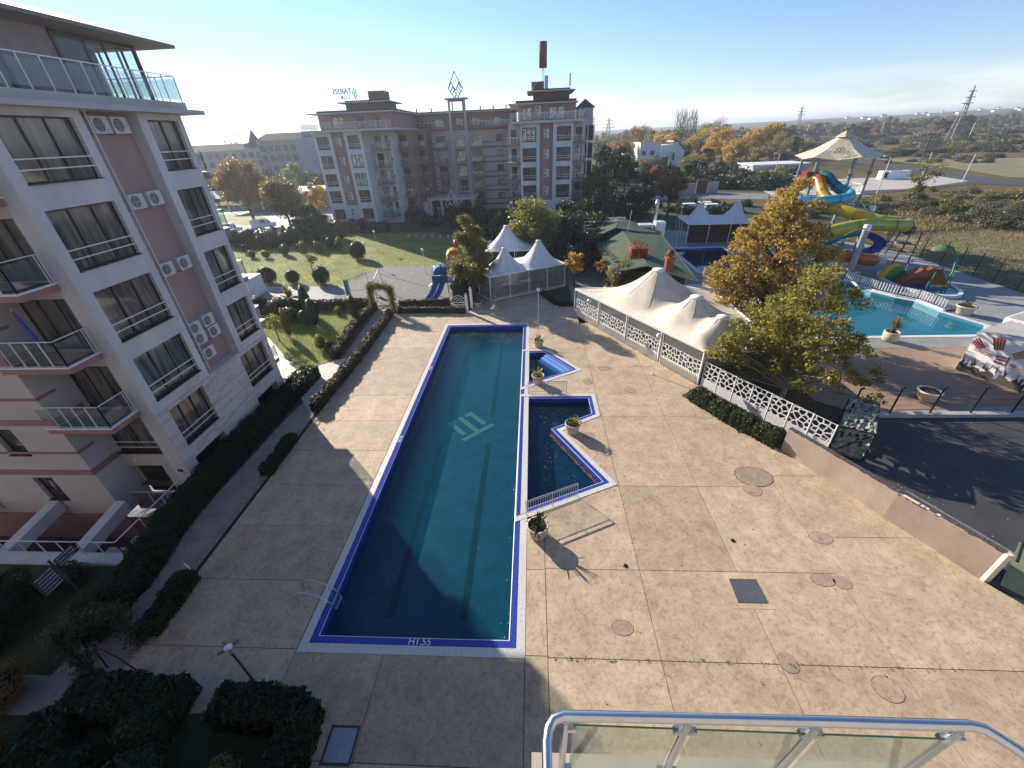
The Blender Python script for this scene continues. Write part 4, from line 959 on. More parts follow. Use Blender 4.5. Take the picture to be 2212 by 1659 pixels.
L_PRIV = leafmat('privet_leaf', (.025, .045, .014), (.13, .15, .06), (.06, .085, .03), .3)
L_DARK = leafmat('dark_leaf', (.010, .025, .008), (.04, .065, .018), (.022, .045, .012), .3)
L_CON = leafmat('conifer_needles', (.010, .028, .012), (.035, .06, .025), None, .2)
L_AUT = leafmat('autumn_plane_leaf', (.33, .18, .045), (.50, .42, .13), (.42, .29, .075), .55)
L_AUTG = leafmat('olive_plane_leaf', (.13, .13, .025), (.48, .40, .10), (.28, .255, .055), .52)
L_GOLD = leafmat('golden_leaf', (.46, .26, .04), (.60, .42, .10), None, .55)
L_OLIVE = leafmat('olive_leaf', (.12, .13, .035), (.30, .25, .08), (.20, .18, .05), .5)
L_RUST = leafmat('rust_leaf', (.20, .11, .04), (.38, .24, .09), (.28, .17, .06), .5)
L_YG = leafmat('yellow_green_leaf', (.14, .16, .03), (.38, .36, .09), (.24, .25, .05), .5)
L_BUSH = leafmat('field_bush_leaf', (.05, .06, .025), (.16, .14, .06), (.10, .095, .035), .3)
L_GREY = leafmat('grey_bush_leaf', (.09, .09, .065), (.20, .18, .12), None, .3)
L_GRASS = leafmat('grass_blade', (.13, .18, .025), (.32, .35, .07), (.20, .25, .04), .5)

def crownmesh(name, seed, rx, rz, nclump, nper, ls, mats, shape='round', gap=.0, cr_=.34):
    rs_ = np.random.RandomState(seed); C = []; S = []; cent = []
    for k in range(nclump):
        for _ in range(30):
            p = rs_.uniform(-1, 1, 3)
            r_ = np.linalg.norm(p)
            if r_ > 1: continue
            if shape == 'round' and r_ < .35: continue
            if shape == 'wild' and (math.hypot(p[0], p[1]) > 1.0-.8*max(0, p[2])**1.1 or (r_ < .3)): continue
            if shape == 'cone':
                wz = 1-(p[2]+1)/2
                if math.hypot(p[0], p[1]) > .16+.86*wz**.9: continue
            break
        cent.append(p*np.array([rx, rx, rz])*.86)
    cent = np.array(cent); lowest = cent[:, 2].min()
    for c in cent:
        R_ = rx*cr_*(.6+.7*rs_.rand()); n = int(nper*(.6+.8*rs_.rand()))
        d = rs_.normal(size=(n, 3)); d /= np.linalg.norm(d, axis=1)[:, None]
        rad = R_*rs_.rand(n)**.42
        q = d*rad[:, None]*np.array([1, 1, .72])+c
        C.append(q); S.append(ls*(.55+.7*rs_.rand(n)))
    C = np.concatenate(C); S = np.concatenate(S)
    return leafmesh(name, C, S, mats, seed, up=.5), cent
def lobemesh(name, seed, base, lobes, nleaf, ls, mats, cl=.62):
    # crown from main boughs: (height, sideways, radius, density); clumps of leaves sit towards the outside of each bough
    rs_ = np.random.RandomState(seed); vd = np.array([base[0], base[1]]); vd = vd/np.linalg.norm(vd); rt_ = np.array([vd[1], -vd[0]]); C = []; S = []; cent = []
    for (h, lat, r, den) in lobes:
        dep = rs_.uniform(-1, 1)*min(2.2, 6-abs(lat))*.5
        for sd in (-1, 1):
            o = np.array([rt_[0]*lat+vd[0]*(dep+sd*r*.55), rt_[1]*lat+vd[1]*(dep+sd*r*.55), h])
            nc = max(2, int(7.2*r*r*den))
            for k in range(nc):
                d = rs_.normal(size=3); d /= np.linalg.norm(d); c = o+d*r*rs_.uniform(.45, 1.0)*np.array([1, 1, .8]); cent.append(c)
                n = int(nleaf*rs_.uniform(.4, 1.3)); q = rs_.normal(size=(n, 3)); q /= np.linalg.norm(q, axis=1)[:, None]; q *= (cl*rs_.uniform(.6, 1.15)*rs_.rand(n)**.45)[:, None]*np.array([1, 1, .62])
                C.append(c+q); S.append(ls*(.5+.85*rs_.rand(n)))
    return leafmesh(name, np.concatenate(C), np.concatenate(S), mats, seed, up=.4), np.array(cent)
def lobetree(label, x, y, lobes, nleaf, ls, leaf, bark, seed, r0=.16, nl=60, cl=.62):
    t = E('plane_tree', label, 'tree', (x, y, 0)); me, cent = lobemesh('crown', seed, (x, y), lobes, nleaf, ls, leaf, cl); link('crown', me, t)
    top = cent[:, 2].max(); rs_ = random.Random(seed); m = MB(); m.tube([(0, 0, -.1), (.1, .05, top*.3), (-.05, .1, top*.6), (0, 0, top*.92)], [r0*1.3, r0, r0*.6, r0*.15], 8)
    for i in rs_.sample(range(len(cent)), min(nl, len(cent))):
        c = Vector(cent[i]); zb_ = max(.6, min(top*.8, c.z-.55*math.hypot(c.x, c.y)-.4)); b = Vector((0, .05, zb_)); mid = (b+c)/2+Vector((rs_.uniform(-.3, .3), rs_.uniform(-.3, .3), rs_.uniform(-.1, .4)))
        m.tube([b, mid, c], [r0*.38, r0*.2, r0*.05], 5, cap=False)
    link('trunk', m.mesh('trunk', bark), t); return t
def limbs(h, cent, zc, seed, r0=.16, nl=12, lean=0.0, n=6):
    rs_ = random.Random(seed); m = MB()
    m.tube([(0, 0, -.1), (.04*h*lean, 0, h*.18), (.02*h, .01*h, zc*.62), (0, 0, zc)], [r0*1.25, r0, r0*.72, r0*.4], 8)
    idx = list(range(len(cent))); rs_.shuffle(idx)
    for i in idx[:nl]:
        c = cent[i]; e_ = Vector((c[0], c[1], c[2]+zc)); b = Vector((0, 0, min(zc*.98, max(zc*.35, e_.z-.35*math.hypot(c[0], c[1])-h*.12))))
        mid = (b+e_)/2+Vector((rs_.uniform(-1, 1), rs_.uniform(-1, 1), rs_.uniform(-.3, .6)))*h*.03
        m.tube([b, mid, e_], [r0*.4, r0*.25, r0*.06], 5, cap=False)
    return m
_TREES = {}
def tree(name, label, cat, x, y, h, rx, kind, seed=1, group=None, z=0, nclump=26, nper=220, ls=.16, bole=.25, shape='round', r0=None, leaf=None, bark=BARK, share=True, nl=12, crk=.34):
    key = (kind, seed, nclump, nper, ls, shape)
    t = E(name, label, cat, (x, y, z), group=group)
    if key not in _TREES:
        rz = h*(1-bole)/2
        cm, cent = crownmesh('crown', seed, rx, rz, nclump, nper, ls, leaf, shape, cr_=crk)
        lm = limbs(h, cent, h*bole+rz, seed, r0 or h*.022, nl).mesh('trunk', bark)
        _TREES[key] = (cm, lm, h, rx, h*bole+rz)
    cm, lm, h0, r0_, zc = _TREES[key]
    s = h/h0; sx_ = rx/r0_; rot = random.Random(int(x*13+y*7)).uniform(0, 6.28)
    link('crown', cm, t, (0, 0, zc*s), rot, (sx_, sx_, s)); link('trunk', lm, t, (0, 0, 0), rot, (sx_, sx_, s))
    return t
def hedge(label, path, wd, h, leaf=L_HEDGE, core=CORE, dens=420, ls=.055, seed=1, cat='hedge', group=None, z0=0, name='hedge', round_=.12, lump=.05):
    rs_ = np.random.RandomState(seed); P = [Vector((*p, 0)) for p in path]; cm = MB(); C = []; N = []
    for i in range(len(P)-1):
        a, b = P[i], P[i+1]; L_ = (b-a).length; u = (b-a)/L_; v = Vector((-u.y, u.x, 0))
        w2 = wd/2-.05
        q = [a-v*w2, b-v*w2, b+v*w2, a+v*w2]
        cm.prism([(p.x, p.y) for p in q], z0-.02, z0+h-.06)
        for kind, area in (('t', L_*wd), ('l', L_*h), ('r', L_*h), ('e', wd*h)):
            n = int(area*dens)
            if kind == 'e' and i not in (0, len(P)-2): continue
            s = rs_.rand(n)*L_; t_ = (rs_.rand(n)-.5)*wd; hh = rs_.rand(n)*h
            if kind == 't': o = np.stack([s, t_, np.full(n, h)], 1); nn = (0, 0, 1)
            elif kind == 'l': o = np.stack([s, np.full(n, wd/2), hh], 1); nn = (0, 1, 0)
            elif kind == 'r': o = np.stack([s, np.full(n, -wd/2), hh], 1); nn = (0, -1, 0)
            else: o = np.stack([np.where(rs_.rand(n) < .5, 0, L_), t_, hh], 1); nn = (0, 0, 1)
            lumpv = lump*(np.sin(o[:, 0]*3.1+seed)+np.sin(o[:, 0]*7.7+2*seed)*.6+np.sin(o[:, 0]*17+o[:, 1]*9)*.5)+rs_.normal(size=n)*.018
            edge = np.clip((np.abs(o[:, 1])-(wd/2-round_))/round_, 0, 1)*np.clip((o[:, 2]-(h-round_))/round_, 0, 1)
            o[:, 2] = o[:, 2]*(1+lumpv/h)-edge*round_*.5+rs_.normal(size=n)*.02
            o[:, 1] += rs_.normal(size=n)*.03+np.sign(o[:, 1])*lumpv*.5
            W = np.array([[u.x, u.y, 0], [v.x, v.y, 0], [0, 0, 1]])
            C.append(o@W+np.array([a.x, a.y, z0])); N.append(np.tile(np.array(nn)@W, (n, 1)))
    C = np.concatenate(C); N = np.concatenate(N)
    me = leafmesh(name, C, ls*(.6+.8*rs_.rand(len(C))), leaf, seed, N=N, core=cm, coremat=core)
    o = link(name, me); return setp(o, label, cat, group)
def bush(label, x, y, r, h, leaf, dens=60, ls=.08, seed=1, name='bush', cat='bush', group=None, z0=0, cmat=CORE, sq=.85, wob=.12, label_only=False):
    rs_ = np.random.RandomState(seed); n = int(4*math.pi*r*h*.5*dens)+60
    d = rs_.normal(size=(n, 3)); d[:, 2] = np.abs(d[:, 2])*rs_.choice([1, 1, -.6], n); d /= np.linalg.norm(d, axis=1)[:, None]
    f = 1+wob*(np.sin(d[:, 0]*5+seed)+np.cos(d[:, 1]*6+seed*2)+np.sin(d[:, 2]*7))*.5+rs_.normal(size=n)*.07
    C = d*f[:, None]*np.array([r, r, h/2])+np.array([0, 0, h/2+z0])
    cm = MB(); cm.ball((0, 0, h/2+z0), r*.82, 10, h/2/r)
    me = leafmesh(name, C, ls*(.6+.8*rs_.rand(n)), leaf, seed, N=d, core=cm, coremat=cmat)
    o = link(name, me, None, (x, y, 0)); return setp(o, label, cat, group)

# ================================================================ lawns, paths, hedges at the left
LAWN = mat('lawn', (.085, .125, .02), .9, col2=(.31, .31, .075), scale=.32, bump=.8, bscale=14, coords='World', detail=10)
LAWNS = mat('shaded_lawn', (.02, .035, .012), .95, col2=(.045, .06, .022), scale=.7, bump=.8, bscale=14, coords='World', detail=10)  # darker copy of the lawn, the shade painted into its colour
GRAV = mat('playground_gravel', (.15, .145, .14), .95, col2=(.27, .255, .24), scale=2.2, bump=1.0, bscale=18, coords='World', detail=12)
def flat(name, poly, z, mt, holes=()):
    m = MB(); sheet(m, poly, list(holes), z); return setp(m.build(name, mt), kind='structure')
flat('lawn', [(-44, 53), (-34, 51.2), (-24.3, 50.6), (-23.0, 59.6), (-15.8, 59.1), (-9, 60), (-8.5, 76), (-20, 84), (-42, 84), (-56, 76), (-58, 62)], -.035, LAWN)
flat('playground', [(-24.3, 50.6), (-23.0, 59.6), (-15.8, 59.1), (-9, 60), (-8.8, 50), (-8.8, 43.2), (-19.3, 43.3), (-24, 43)], -.03, GRAV)
flat('soil_bed', [(10.3, 24.2), (12.1, 25.5), (17.5, 19), (14.1, 18.5)], -.018, mat('bed_soil', (.07, .05, .035), .95, var=.3, scale=4, bump=.6))
flat('path', [(-44, 52.8), (-34, 51), (-24.3, 50.5), (-24, 43), (-44, 44)], -.026, DECK3)
flat('lawn', [(-34, 41.8), (-18.6, 41.8), (-17.4, 30.2), (-19.3, 28.0), (-25.8, 34.9), (-34, 36)], -.03, LAWN)
flat('path', [(-17.4, 42.5), (-15.6, 42.5), (-15.3, 26), (-15.0, 7.2), (-12.5, 7.2), (-12.5, 5.9), (-17.5, 5.9), (-17.3, 13), (-17.0, 21.9), (-16.4, 26.5)], -.024, PATHM)
flat('path', [(-15.6, 30.6), (-17.1, 30.2), (-19.3, 28.0), (-25.8, 34.9), (-34, 38), (-34, 31), (-19.5, 27.0), (-17.2, 24.2), (-15.5, 22.2)], -.020, DECK2)
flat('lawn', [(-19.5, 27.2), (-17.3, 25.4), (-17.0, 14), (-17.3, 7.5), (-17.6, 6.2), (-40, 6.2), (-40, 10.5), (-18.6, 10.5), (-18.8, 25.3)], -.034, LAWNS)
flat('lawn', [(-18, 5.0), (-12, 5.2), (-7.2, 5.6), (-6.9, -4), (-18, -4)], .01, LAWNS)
flat('path', [(-40, 6.2), (-17.6, 6.2), (-12.5, 7.2), (-15, 4.8), (-18.5, 4.6), (-40, 3)], -.02, DECK3)
# hotel car park and street
ASPH = mat('asphalt', (.032, .034, .038), .85, col2=(.055, .056, .058), scale=.6, bump=.4, bscale=60, coords='World')  # darkened so the colour carries the shadow over the yard
LASPH = mat('sunlit_street', (.22, .205, .19), .7, var=.12, scale=.3, bump=.2, bscale=20, coords='World')  # lightened asphalt, the sun on the street painted into its colour
flat('street', [(-140, 96), (-74, 88), (-60, 80), (-48, 82), (-43, 90), (-44, 120), (-60, 123), (-95, 132), (-140, 138)], -.034, LASPH)
flat('verge', [(-96, 113), (-76, 103), (-68, 98), (-62, 100), (-70, 110), (-84, 117)], .02, LAWN)
for k in range(9):
    a = (-66+k*2.1, 83.5+.15*k); MB().prism([(a[0], a[1]), (a[0]+.14, a[1]), (a[0]-3.2, a[1]+4.6), (a[0]-3.34, a[1]+4.6)], -.034, -.03).build('parking_line', WHITE, None); setp(bpy.data.objects[-1], kind='structure') if False else None
for o in [o for o in bpy.data.objects if o.name.startswith('parking_line')]: setp(o, kind='structure')

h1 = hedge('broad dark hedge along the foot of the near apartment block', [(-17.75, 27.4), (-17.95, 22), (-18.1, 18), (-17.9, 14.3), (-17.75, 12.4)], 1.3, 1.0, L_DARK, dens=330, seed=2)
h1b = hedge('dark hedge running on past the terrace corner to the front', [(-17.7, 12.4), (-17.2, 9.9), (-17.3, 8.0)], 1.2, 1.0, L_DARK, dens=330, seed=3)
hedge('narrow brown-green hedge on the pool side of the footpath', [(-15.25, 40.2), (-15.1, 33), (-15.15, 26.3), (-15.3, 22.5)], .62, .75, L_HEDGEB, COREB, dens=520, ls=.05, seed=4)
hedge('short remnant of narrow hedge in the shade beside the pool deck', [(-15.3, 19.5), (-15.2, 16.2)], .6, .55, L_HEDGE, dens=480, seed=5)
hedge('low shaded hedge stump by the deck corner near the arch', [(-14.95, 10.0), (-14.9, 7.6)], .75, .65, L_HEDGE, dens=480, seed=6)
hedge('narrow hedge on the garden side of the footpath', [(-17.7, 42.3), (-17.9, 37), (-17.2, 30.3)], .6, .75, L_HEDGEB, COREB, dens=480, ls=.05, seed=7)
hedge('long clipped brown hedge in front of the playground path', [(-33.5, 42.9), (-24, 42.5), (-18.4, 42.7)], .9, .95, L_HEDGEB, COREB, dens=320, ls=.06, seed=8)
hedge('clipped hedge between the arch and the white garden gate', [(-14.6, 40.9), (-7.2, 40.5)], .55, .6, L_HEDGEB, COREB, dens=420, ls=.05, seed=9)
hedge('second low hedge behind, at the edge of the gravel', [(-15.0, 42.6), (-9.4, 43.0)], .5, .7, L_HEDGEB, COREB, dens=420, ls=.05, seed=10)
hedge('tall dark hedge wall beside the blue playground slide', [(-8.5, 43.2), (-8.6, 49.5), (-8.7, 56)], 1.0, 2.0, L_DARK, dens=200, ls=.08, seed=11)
hedge('sunlit clipped hedge along the perforated white screens', [(10.95, 24.0), (12.4, 21.4), (14.15, 18.9)], 1.05, .8, L_PRIV, dens=800, ls=.05, seed=12)
hedge('low box hedge bed in front of the small white pavilion', [(.9, 46.0), (2.6, 42.3)], .6, .35, L_HEDGE, dens=300, seed=13)
hedge('low box hedge bed beside the long tent', [(2.7, 42.1), (4.2, 42.1)], .6, .35, L_HEDGE, dens=300, seed=14)
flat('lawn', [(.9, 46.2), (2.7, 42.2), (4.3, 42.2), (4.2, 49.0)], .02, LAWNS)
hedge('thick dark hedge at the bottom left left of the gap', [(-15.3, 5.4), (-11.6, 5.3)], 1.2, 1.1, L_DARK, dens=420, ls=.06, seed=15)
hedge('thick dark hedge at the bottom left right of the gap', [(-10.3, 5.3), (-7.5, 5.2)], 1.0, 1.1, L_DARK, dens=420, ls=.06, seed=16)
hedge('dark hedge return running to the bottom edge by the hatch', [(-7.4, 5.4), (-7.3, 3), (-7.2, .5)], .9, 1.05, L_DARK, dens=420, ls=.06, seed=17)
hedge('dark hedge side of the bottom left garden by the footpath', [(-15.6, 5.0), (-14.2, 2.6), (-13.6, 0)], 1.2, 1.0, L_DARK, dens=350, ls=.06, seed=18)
# garden bushes bottom left, some leaf colours darkened for the deep shade
BB = [(-12.2, 4.6, .9, 1.3, L_HEDGE, 'rounded green bush nearest the left hedge in the dark garden'), (-11.6, 3.5, 1.0, 1.3, L_HEDGE, 'second rounded green bush in the dark garden'), (-12.6, 2.6, 1.2, 1.4, L_PRIV, 'larger pale-green bush low in the dark garden'),
      (-10.9, 2.4, 1.0, 1.1, L_HEDGE, 'green bush at the bottom edge of the dark garden'), (-9.0, 3.7, .5, 1.1, L_OLIVE, 'small yellow-brown bush beside the right dark hedge'), (-8.6, 2.5, .9, 1.0, L_DARK, 'dark bush behind the yellow-brown one'),
      (-13.8, 3.4, .9, 1.3, L_DARK, 'dark bush with sparse leaves by the side hedge'), (-17.2, 3.6, .9, 1.2, L_RUST, 'rusty bush at the left edge bottom'), (-18.4, 5.4, .9, 1.2, L_RUST, 'reddish autumn bush beside the rose arch'), (-20.6, 6.9, .8, 1.1, L_HEDGE, 'olive bush below the arrow signpost'),
      (-16.7, 7.6, .8, 1.9, L_HEDGE, 'feathery bush beside the dark hedge end'), (-21.5, 8.2, 1.2, 1.6, L_DARK, 'dark bush at the left edge below the terrace'), (-20.2, 9.6, .7, .9, L_HEDGEB, 'brown twiggy bush in front of the terrace wall')]
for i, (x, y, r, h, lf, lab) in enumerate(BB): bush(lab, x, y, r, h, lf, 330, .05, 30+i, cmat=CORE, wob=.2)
def arch(label, a, b, h, th, leaf, dens, ls, seed):
    rs_ = np.random.RandomState(seed); a = np.array([*a, 0.]); b = np.array([*b, 0.]); c = (a+b)/2; u = (b-a)/2; n = dens
    t_ = rs_.rand(n)*2-1; pos = []
    tot = 2*h+np.linalg.norm(b-a)
    for k in range(n):
        s = rs_.rand()*tot; L_ = np.linalg.norm(b-a)
        if s < h: p = a+np.array([0, 0, s])
        elif s < h+L_: f = (s-h)/L_; p = a+(b-a)*f+np.array([0, 0, h+.12*math.sin(f*3.14)])
        else: p = b+np.array([0, 0, s-h-L_])
        pos.append(p)
    C = np.array(pos)+rs_.normal(size=(n, 3))*th*.42
    # fill the inner corners so the opening is rounded
    k_ = rs_.randint(0, 2, n//4); q = rs_.rand(n//4, 2); q = q/(q.sum(1)[:, None]+1e-9)*rs_.rand(n//4, 1)*.55
    C2 = np.array([(a if kk == 0 else b)+(u if kk == 0 else -u)/np.linalg.norm(u)*qq[0]+np.array([0, 0, h-qq[1]]) for kk, qq in zip(k_, q)])+rs_.normal(size=(n//4, 3))*th*.25
    C = np.concatenate([C, C2]); t = E('garden_arch', label, 'arch', (c[0], c[1], 0))
    me = leafmesh('climbing_leaves', C-np.array([c[0], c[1], 0]), ls*(.6+.8*rs_.rand(len(C))), leaf, seed); link('climbing_leaves', me, t)
    MB().tube([a, a+np.array([0, 0, h]), c+np.array([0, 0, h+.15]), b+np.array([0, 0, h]), b], .04, 6).build('frame', BLACKM, t)
arch('leafy clipped arch over the garden footpath', (-17.75, 42.0), (-15.2, 41.2), 2.6, .5, L_OLIVE, 5600, .07, 41)
arch('loose rose arch in the shade at the bottom left', (-16.4, 6.5), (-15.0, 7.4), 2.1, .42, L_PRIV, 3200, .05, 42)
t = E('garden_hoop', 'thin curved iron hoop over the path in the shaded garden', 'hoop', (-14.5, 6.2, 0))
MB().tube([(-15.6, 6.5, 0), (-15.5, 6.55, 1.0), (-15.0, 6.45, 1.45), (-14.3, 6.3, 1.2), (-13.6, 6.1, .5), (-13.3, 6.0, 0)], .03, 6).build('hoop', BLACKM, t)

# ball shrubs and garden planting
zf7 = lambda x, y: (483.9+.25*x, 432.05+.25*y)
balls = [((390, 722), 1.1, 2.1, 'big round clipped shrub nearest the near block'), ((610, 722), .78, 1.75, 'middle round clipped shrub on the lawn edge'), ((860, 728), .95, 2.25, 'right-hand tall ball shrub on the lawn edge'),
         ((1170, 512), 1.15, 2.6, 'tall oval shrub beside the lamp on the lawn')]
for i, (p, r, h, lab) in enumerate(balls):
    g = G(*zf7(*p)); bush(lab, g[0], g[1], r, h, L_DARK, 260, .085, 60+i, name='ball_shrub', cat='shrub', group='clipped shrubs on the lawn', wob=.07)
sm_ = [(370, 500), (520, 470), (540, 480), (700, 470), (660, 440), (800, 430), (820, 450), (930, 430), (980, 440), (880, 380), (770, 400), (330, 420), (250, 500), (200, 460), (420, 420), (1010, 430)]
for i, p in enumerate(sm_):
    g = G(*zf7(*p)); h = .9+.3*(i % 4); bush(['olive loose bush on the far part of the lawn', 'green loose bush on the far part of the lawn', 'brownish loose bush on the far part of the lawn'][i % 3], g[0], g[1], .62, h+.3, [L_OLIVE, L_HEDGE, L_BUSH][i % 3], 90, .09, 80+i, name='rose_bush', cat='bush', group='small bushes on the far lawn')
for i in range(26):
    g = G(*zf7(60+i*38+rng.uniform(-12, 12), 395-.6*i+rng.uniform(-14, 14)-(i > 16)*40)); h = rng.uniform(1.4, 2.9)
    bush(['blackish shrub in the belt between the lawn and the car park', 'mid-green shrub in the belt between the lawn and the car park', 'blue-green needle shrub in the belt between the lawn and the car park'][i % 3], g[0], g[1], rng.uniform(1.1, 1.9), h, [L_DARK, L_HEDGE, L_CON][i % 3], 36, .13, 120+i, group='shrub belt behind the lawn')
# conifers between car park and hotel
for i, (px, py, h, r) in enumerate([(690, 300, 5.6, 2.0), (740, 320, 6.4, 2.2), (800, 310, 6.8, 2.2), (860, 330, 5.8, 2.0), (650, 280, 5.2, 1.4), (910, 320, 5.0, 2.0), (590, 320, 2.6, .6), (530, 300, 2.4, .6), (460, 320, 2.4, .6)]):
    g = G(*zf7(px, py+10)); tree('conifer', ['dark cypress in the clump left of the hotel', 'slim small cypress beside the parked vans'][h < 3], 'conifer', g[0], g[1], h, r, 'con', 7, 'cypresses by the car park', nclump=26, nper=110, ls=.16, bole=.04, shape='cone', leaf=L_CON, nl=3)
# garden trees in the inner lawn
def column(label, p, r, h, leaf, seed, lean=0):
    g = G(*zf7(*p)); o = bush(label, g[0], g[1], r, h, leaf, 260, .06, seed, name='columnar_conifer', cat='conifer', wob=.06); o.rotation_euler = (0, lean, 0); return o
column('slim dark cypress in the inner garden, upper one', (735, 985), .5, 3.1, L_CON, 201)
column('second slim cypress beside the first, nearer the viewer', (800, 1100), .5, 2.9, L_CON, 202)
column('small cypress next to the arch hedge', (1140, 1040), .42, 2.6, L_CON, 203)
column('thin twisted yellow-green cypress at the lawn corner', (575, 1190), .35, 2.8, L_OLIVE, 204)
for i, (p, r, h, lf, lab) in enumerate([((500, 1010), 1.5, 2.0, L_DARK, 'broad dark bush under the palm'), ((600, 1060), 1.1, 1.6, L_DARK, 'dark bush right of the palm'), ((720, 1090), .6, 1.7, L_HEDGE, 'light shrub between palm and cypress'), ((920, 1310), .55, 1.0, L_HEDGEB, 'brown ball shrub at the path corner'),
      ((1075, 1120), .3, .5, L_YG, 'tiny yellow-green plant on the lawn'), ((990, 985), .4, .8, L_YG, 'small yellowish plant near the hedge'), ((850, 1290), .5, 1.4, L_YG, 'thin yellowish shrub near the path corner'), ((330, 990), 1.2, 2.0, L_DARK, 'dark shrub against the near block'), ((700, 1580), .9, 1.1, L_CON, 'dark shrub at the foot of the near block corner')]):
    g = G(*zf7(*p)); bush(lab, g[0], g[1], r, h, lf, 150, .07, 210+i)
g = G(*zf7(480, 1215)); tree('small_tree', 'small yellow-leaved tree beside the pale footpath', 'tree', g[0], g[1], 2.7, 1.1, 'sy', 31, nclump=12, nper=110, ls=.08, bole=.4, leaf=L_YG, nl=8)
g = G(*zf7(780, 670)); tree('small_tree', 'thin leaning sapling on the lawn between the ball shrubs', 'tree', g[0], g[1], 3.0, .9, 'sap', 32, nclump=7, nper=60, ls=.09, bole=.55, leaf=L_OLIVE, nl=6)
def palm(label, x, y, h, n, ln, leaf, z0=0, rr=.12, seed=0, cat='palm', droop=.6, wd=.05, name='palm', parent=None):
    rs_ = random.Random(seed); t = parent or E(name, label, cat, (x, y, z0))
    if h > .1: MB().tube([(x, y, z0), (x, y, z0+h)], [rr*1.2, rr], 8).build('trunk', BARK, t)
    for k in range(n):
        a = rs_.uniform(0, 6.28); el_ = rs_.uniform(.15, 1.35); m = MB(); c = Vector((x, y, z0+h)); L2 = ln*rs_.uniform(.75, 1.1)
        d = Vector((math.cos(a)*math.cos(el_), math.sin(a)*math.cos(el_), math.sin(el_))); s = Vector((-math.sin(a), math.cos(a), 0))
        pts = [c+d*L2*q+Vector((0, 0, -droop*L2*q*q*math.cos(el_)))for q in (0, .35, .7, 1)]
        for i in range(3):
            w0, w1 = [(.4, 1.), (1., .8), (.8, .05)][i]
            m.face([pts[i]-s*wd*w0, pts[i+1]-s*wd*w1, pts[i+1]+s*wd*w1, pts[i]+s*wd*w0])
        m.build('frond', leaf, t)
    return t
g = G(*zf7(600, 960)); palm('fan palm in the inner garden behind the brown hedge', g[0], g[1], 1.5, 40, 1.9, L_OLIVE, rr=.25, seed=4, wd=.16)
# ================================================================ things round the pool
POT = mat('pale_pot', (.52, .46, .38), .75, var=.12, scale=6, bump=.3); SOIL = mat('soil', (.03, .02, .015), .95)
def planter(label, x, y, plant, r=.42, h=.72, seed=0, group='round pots by the pool', cat='planter', z0=0):
    t = E('planter', label, cat, (x, y, z0), group=group)
    MB().lathe([(.02, 0), (r*.72, 0), (r*.78, .05), (r*.97, h-.14), (r*1.08, h-.12), (r*1.10, h-.02), (r*1.02, h), (r*.92, h-.01), (r*.90, h-.1)], (x, y, z0), 24).build('pot', POT, t)
    MB().lathe([(r*.9, h-.09), (.01, h-.07)], (x, y, z0), 16).build('soil', SOIL, t)
    if plant == 'agave': 
        q = MB(); rs_ = random.Random(seed)
        palm('', x, y, 0, 26, .85, L_HEDGE if seed % 2 else L_OLIVE, z0+h-.12, seed=seed, parent=t, wd=.045, droop=.2)
    elif plant == 'palm': palm('', x, y, .12, 16, .8, L_YG, z0+h-.1, seed=seed, parent=t, wd=.07, droop=.55)
    elif plant == 'flowers':
        for k in range(3):
            rs_ = np.random.RandomState(seed+k); n = 130; C = rs_.normal(size=(n, 3))*np.array([.16, .16, .15])+np.array([(-.18, .05), (.18, .0), (0, -.15)][k]+(h+.12,))
            link('foliage', leafmesh('foliage', C, .05*(.6+.8*rs_.rand(n)), [L_HEDGE, L_YG, L_OLIVE][k], k), t)
    return t
planter('large round pale pot with dark spiky plant in front of the near railing', .1, 12.45, 'agave', .47, .74, 1)
planter('round pale pot with leafy plants at the inner corner of the zigzag pool', 2.35, 20.15, 'flowers', .45, .72, 2)
planter('round pale pot with a yellowing young palm by the short railing', .28, 26.05, 'palm', .43, .70, 3)
planter('round pale pot with a small agave beyond the stepped pool', .4, 32.2, 'agave', .42, .68, 4)
planter('pale pot with a dark shrub beside the white garden gate', -6.1, 42.1, 'flowers', .42, .6, 5)
GLOBE = mat('globe_glass', (.70, .70, .68), .12, var=.05, spec=.9)
def globe_lamp(label, x, y, h=3.35, group='white globe lamps'):
    t = E('globe_lamp', label, 'lamp', (x, y, 0), group=group)
    MB().tube([(x, y, 0), (x, y, h-.35)], .032, 8).build('pole', WHITE, t); MB().lathe([(.09, 0), (.09, .03), (.04, .1)], (x, y, 0), 10).build('base', WHITE, t)
    MB().lathe([(.05, h-.42), (.10, h-.36), (.10, h-.32)], (x, y, 0), 10).build('collar', ACD, t)
    MB().ball((x, y, h-.15), .19, 14).build('globe', GLOBE, t)
    MB().lathe([(.192, h-.15), (.165, h-.05), (.10, h+.03), (.01, h+.05)], (x, y, 0), 14).build('cap', RAILW, t)
globe_lamp('white globe lamp standing beyond the far right corner of the long pool', .45, 37.9)
globe_lamp('white globe lamp in front of the left end of the long tent', 4.88, 34.6)
globe_lamp('white globe lamp in front of the middle of the long tent', 9.02, 27.2)
g = G(796.5, 572); globe_lamp('globe lamp on the lawn in front of the oval shrub', g[0], g[1], 3.3)
g = G(*zf7(1232, 440)); globe_lamp('globe lamp farther back on the lawn beside the oval shrub', -26.2, 69, 3.3)
globe_lamp('globe lamp at the corner between gravel playground and shaded lawn', -14.8, 55.0, 3.4)
globe_lamp('globe lamp by the hotel wall under the trees', -20, 92, 3.3)
t = E('triple_lamp', 'lamp post with white two-armed head in the shade at the bottom left', 'lamp', (-9.6, 6.05, 0))
MB().tube([(-9.6, 6.05, 0), (-9.6, 6.05, 2.55)], .045, 8).build('pole', STEEL, t)
MB().ball((-9.6, 6.05, 2.70), .13, 10, .7).build('head', GLOBE, t)
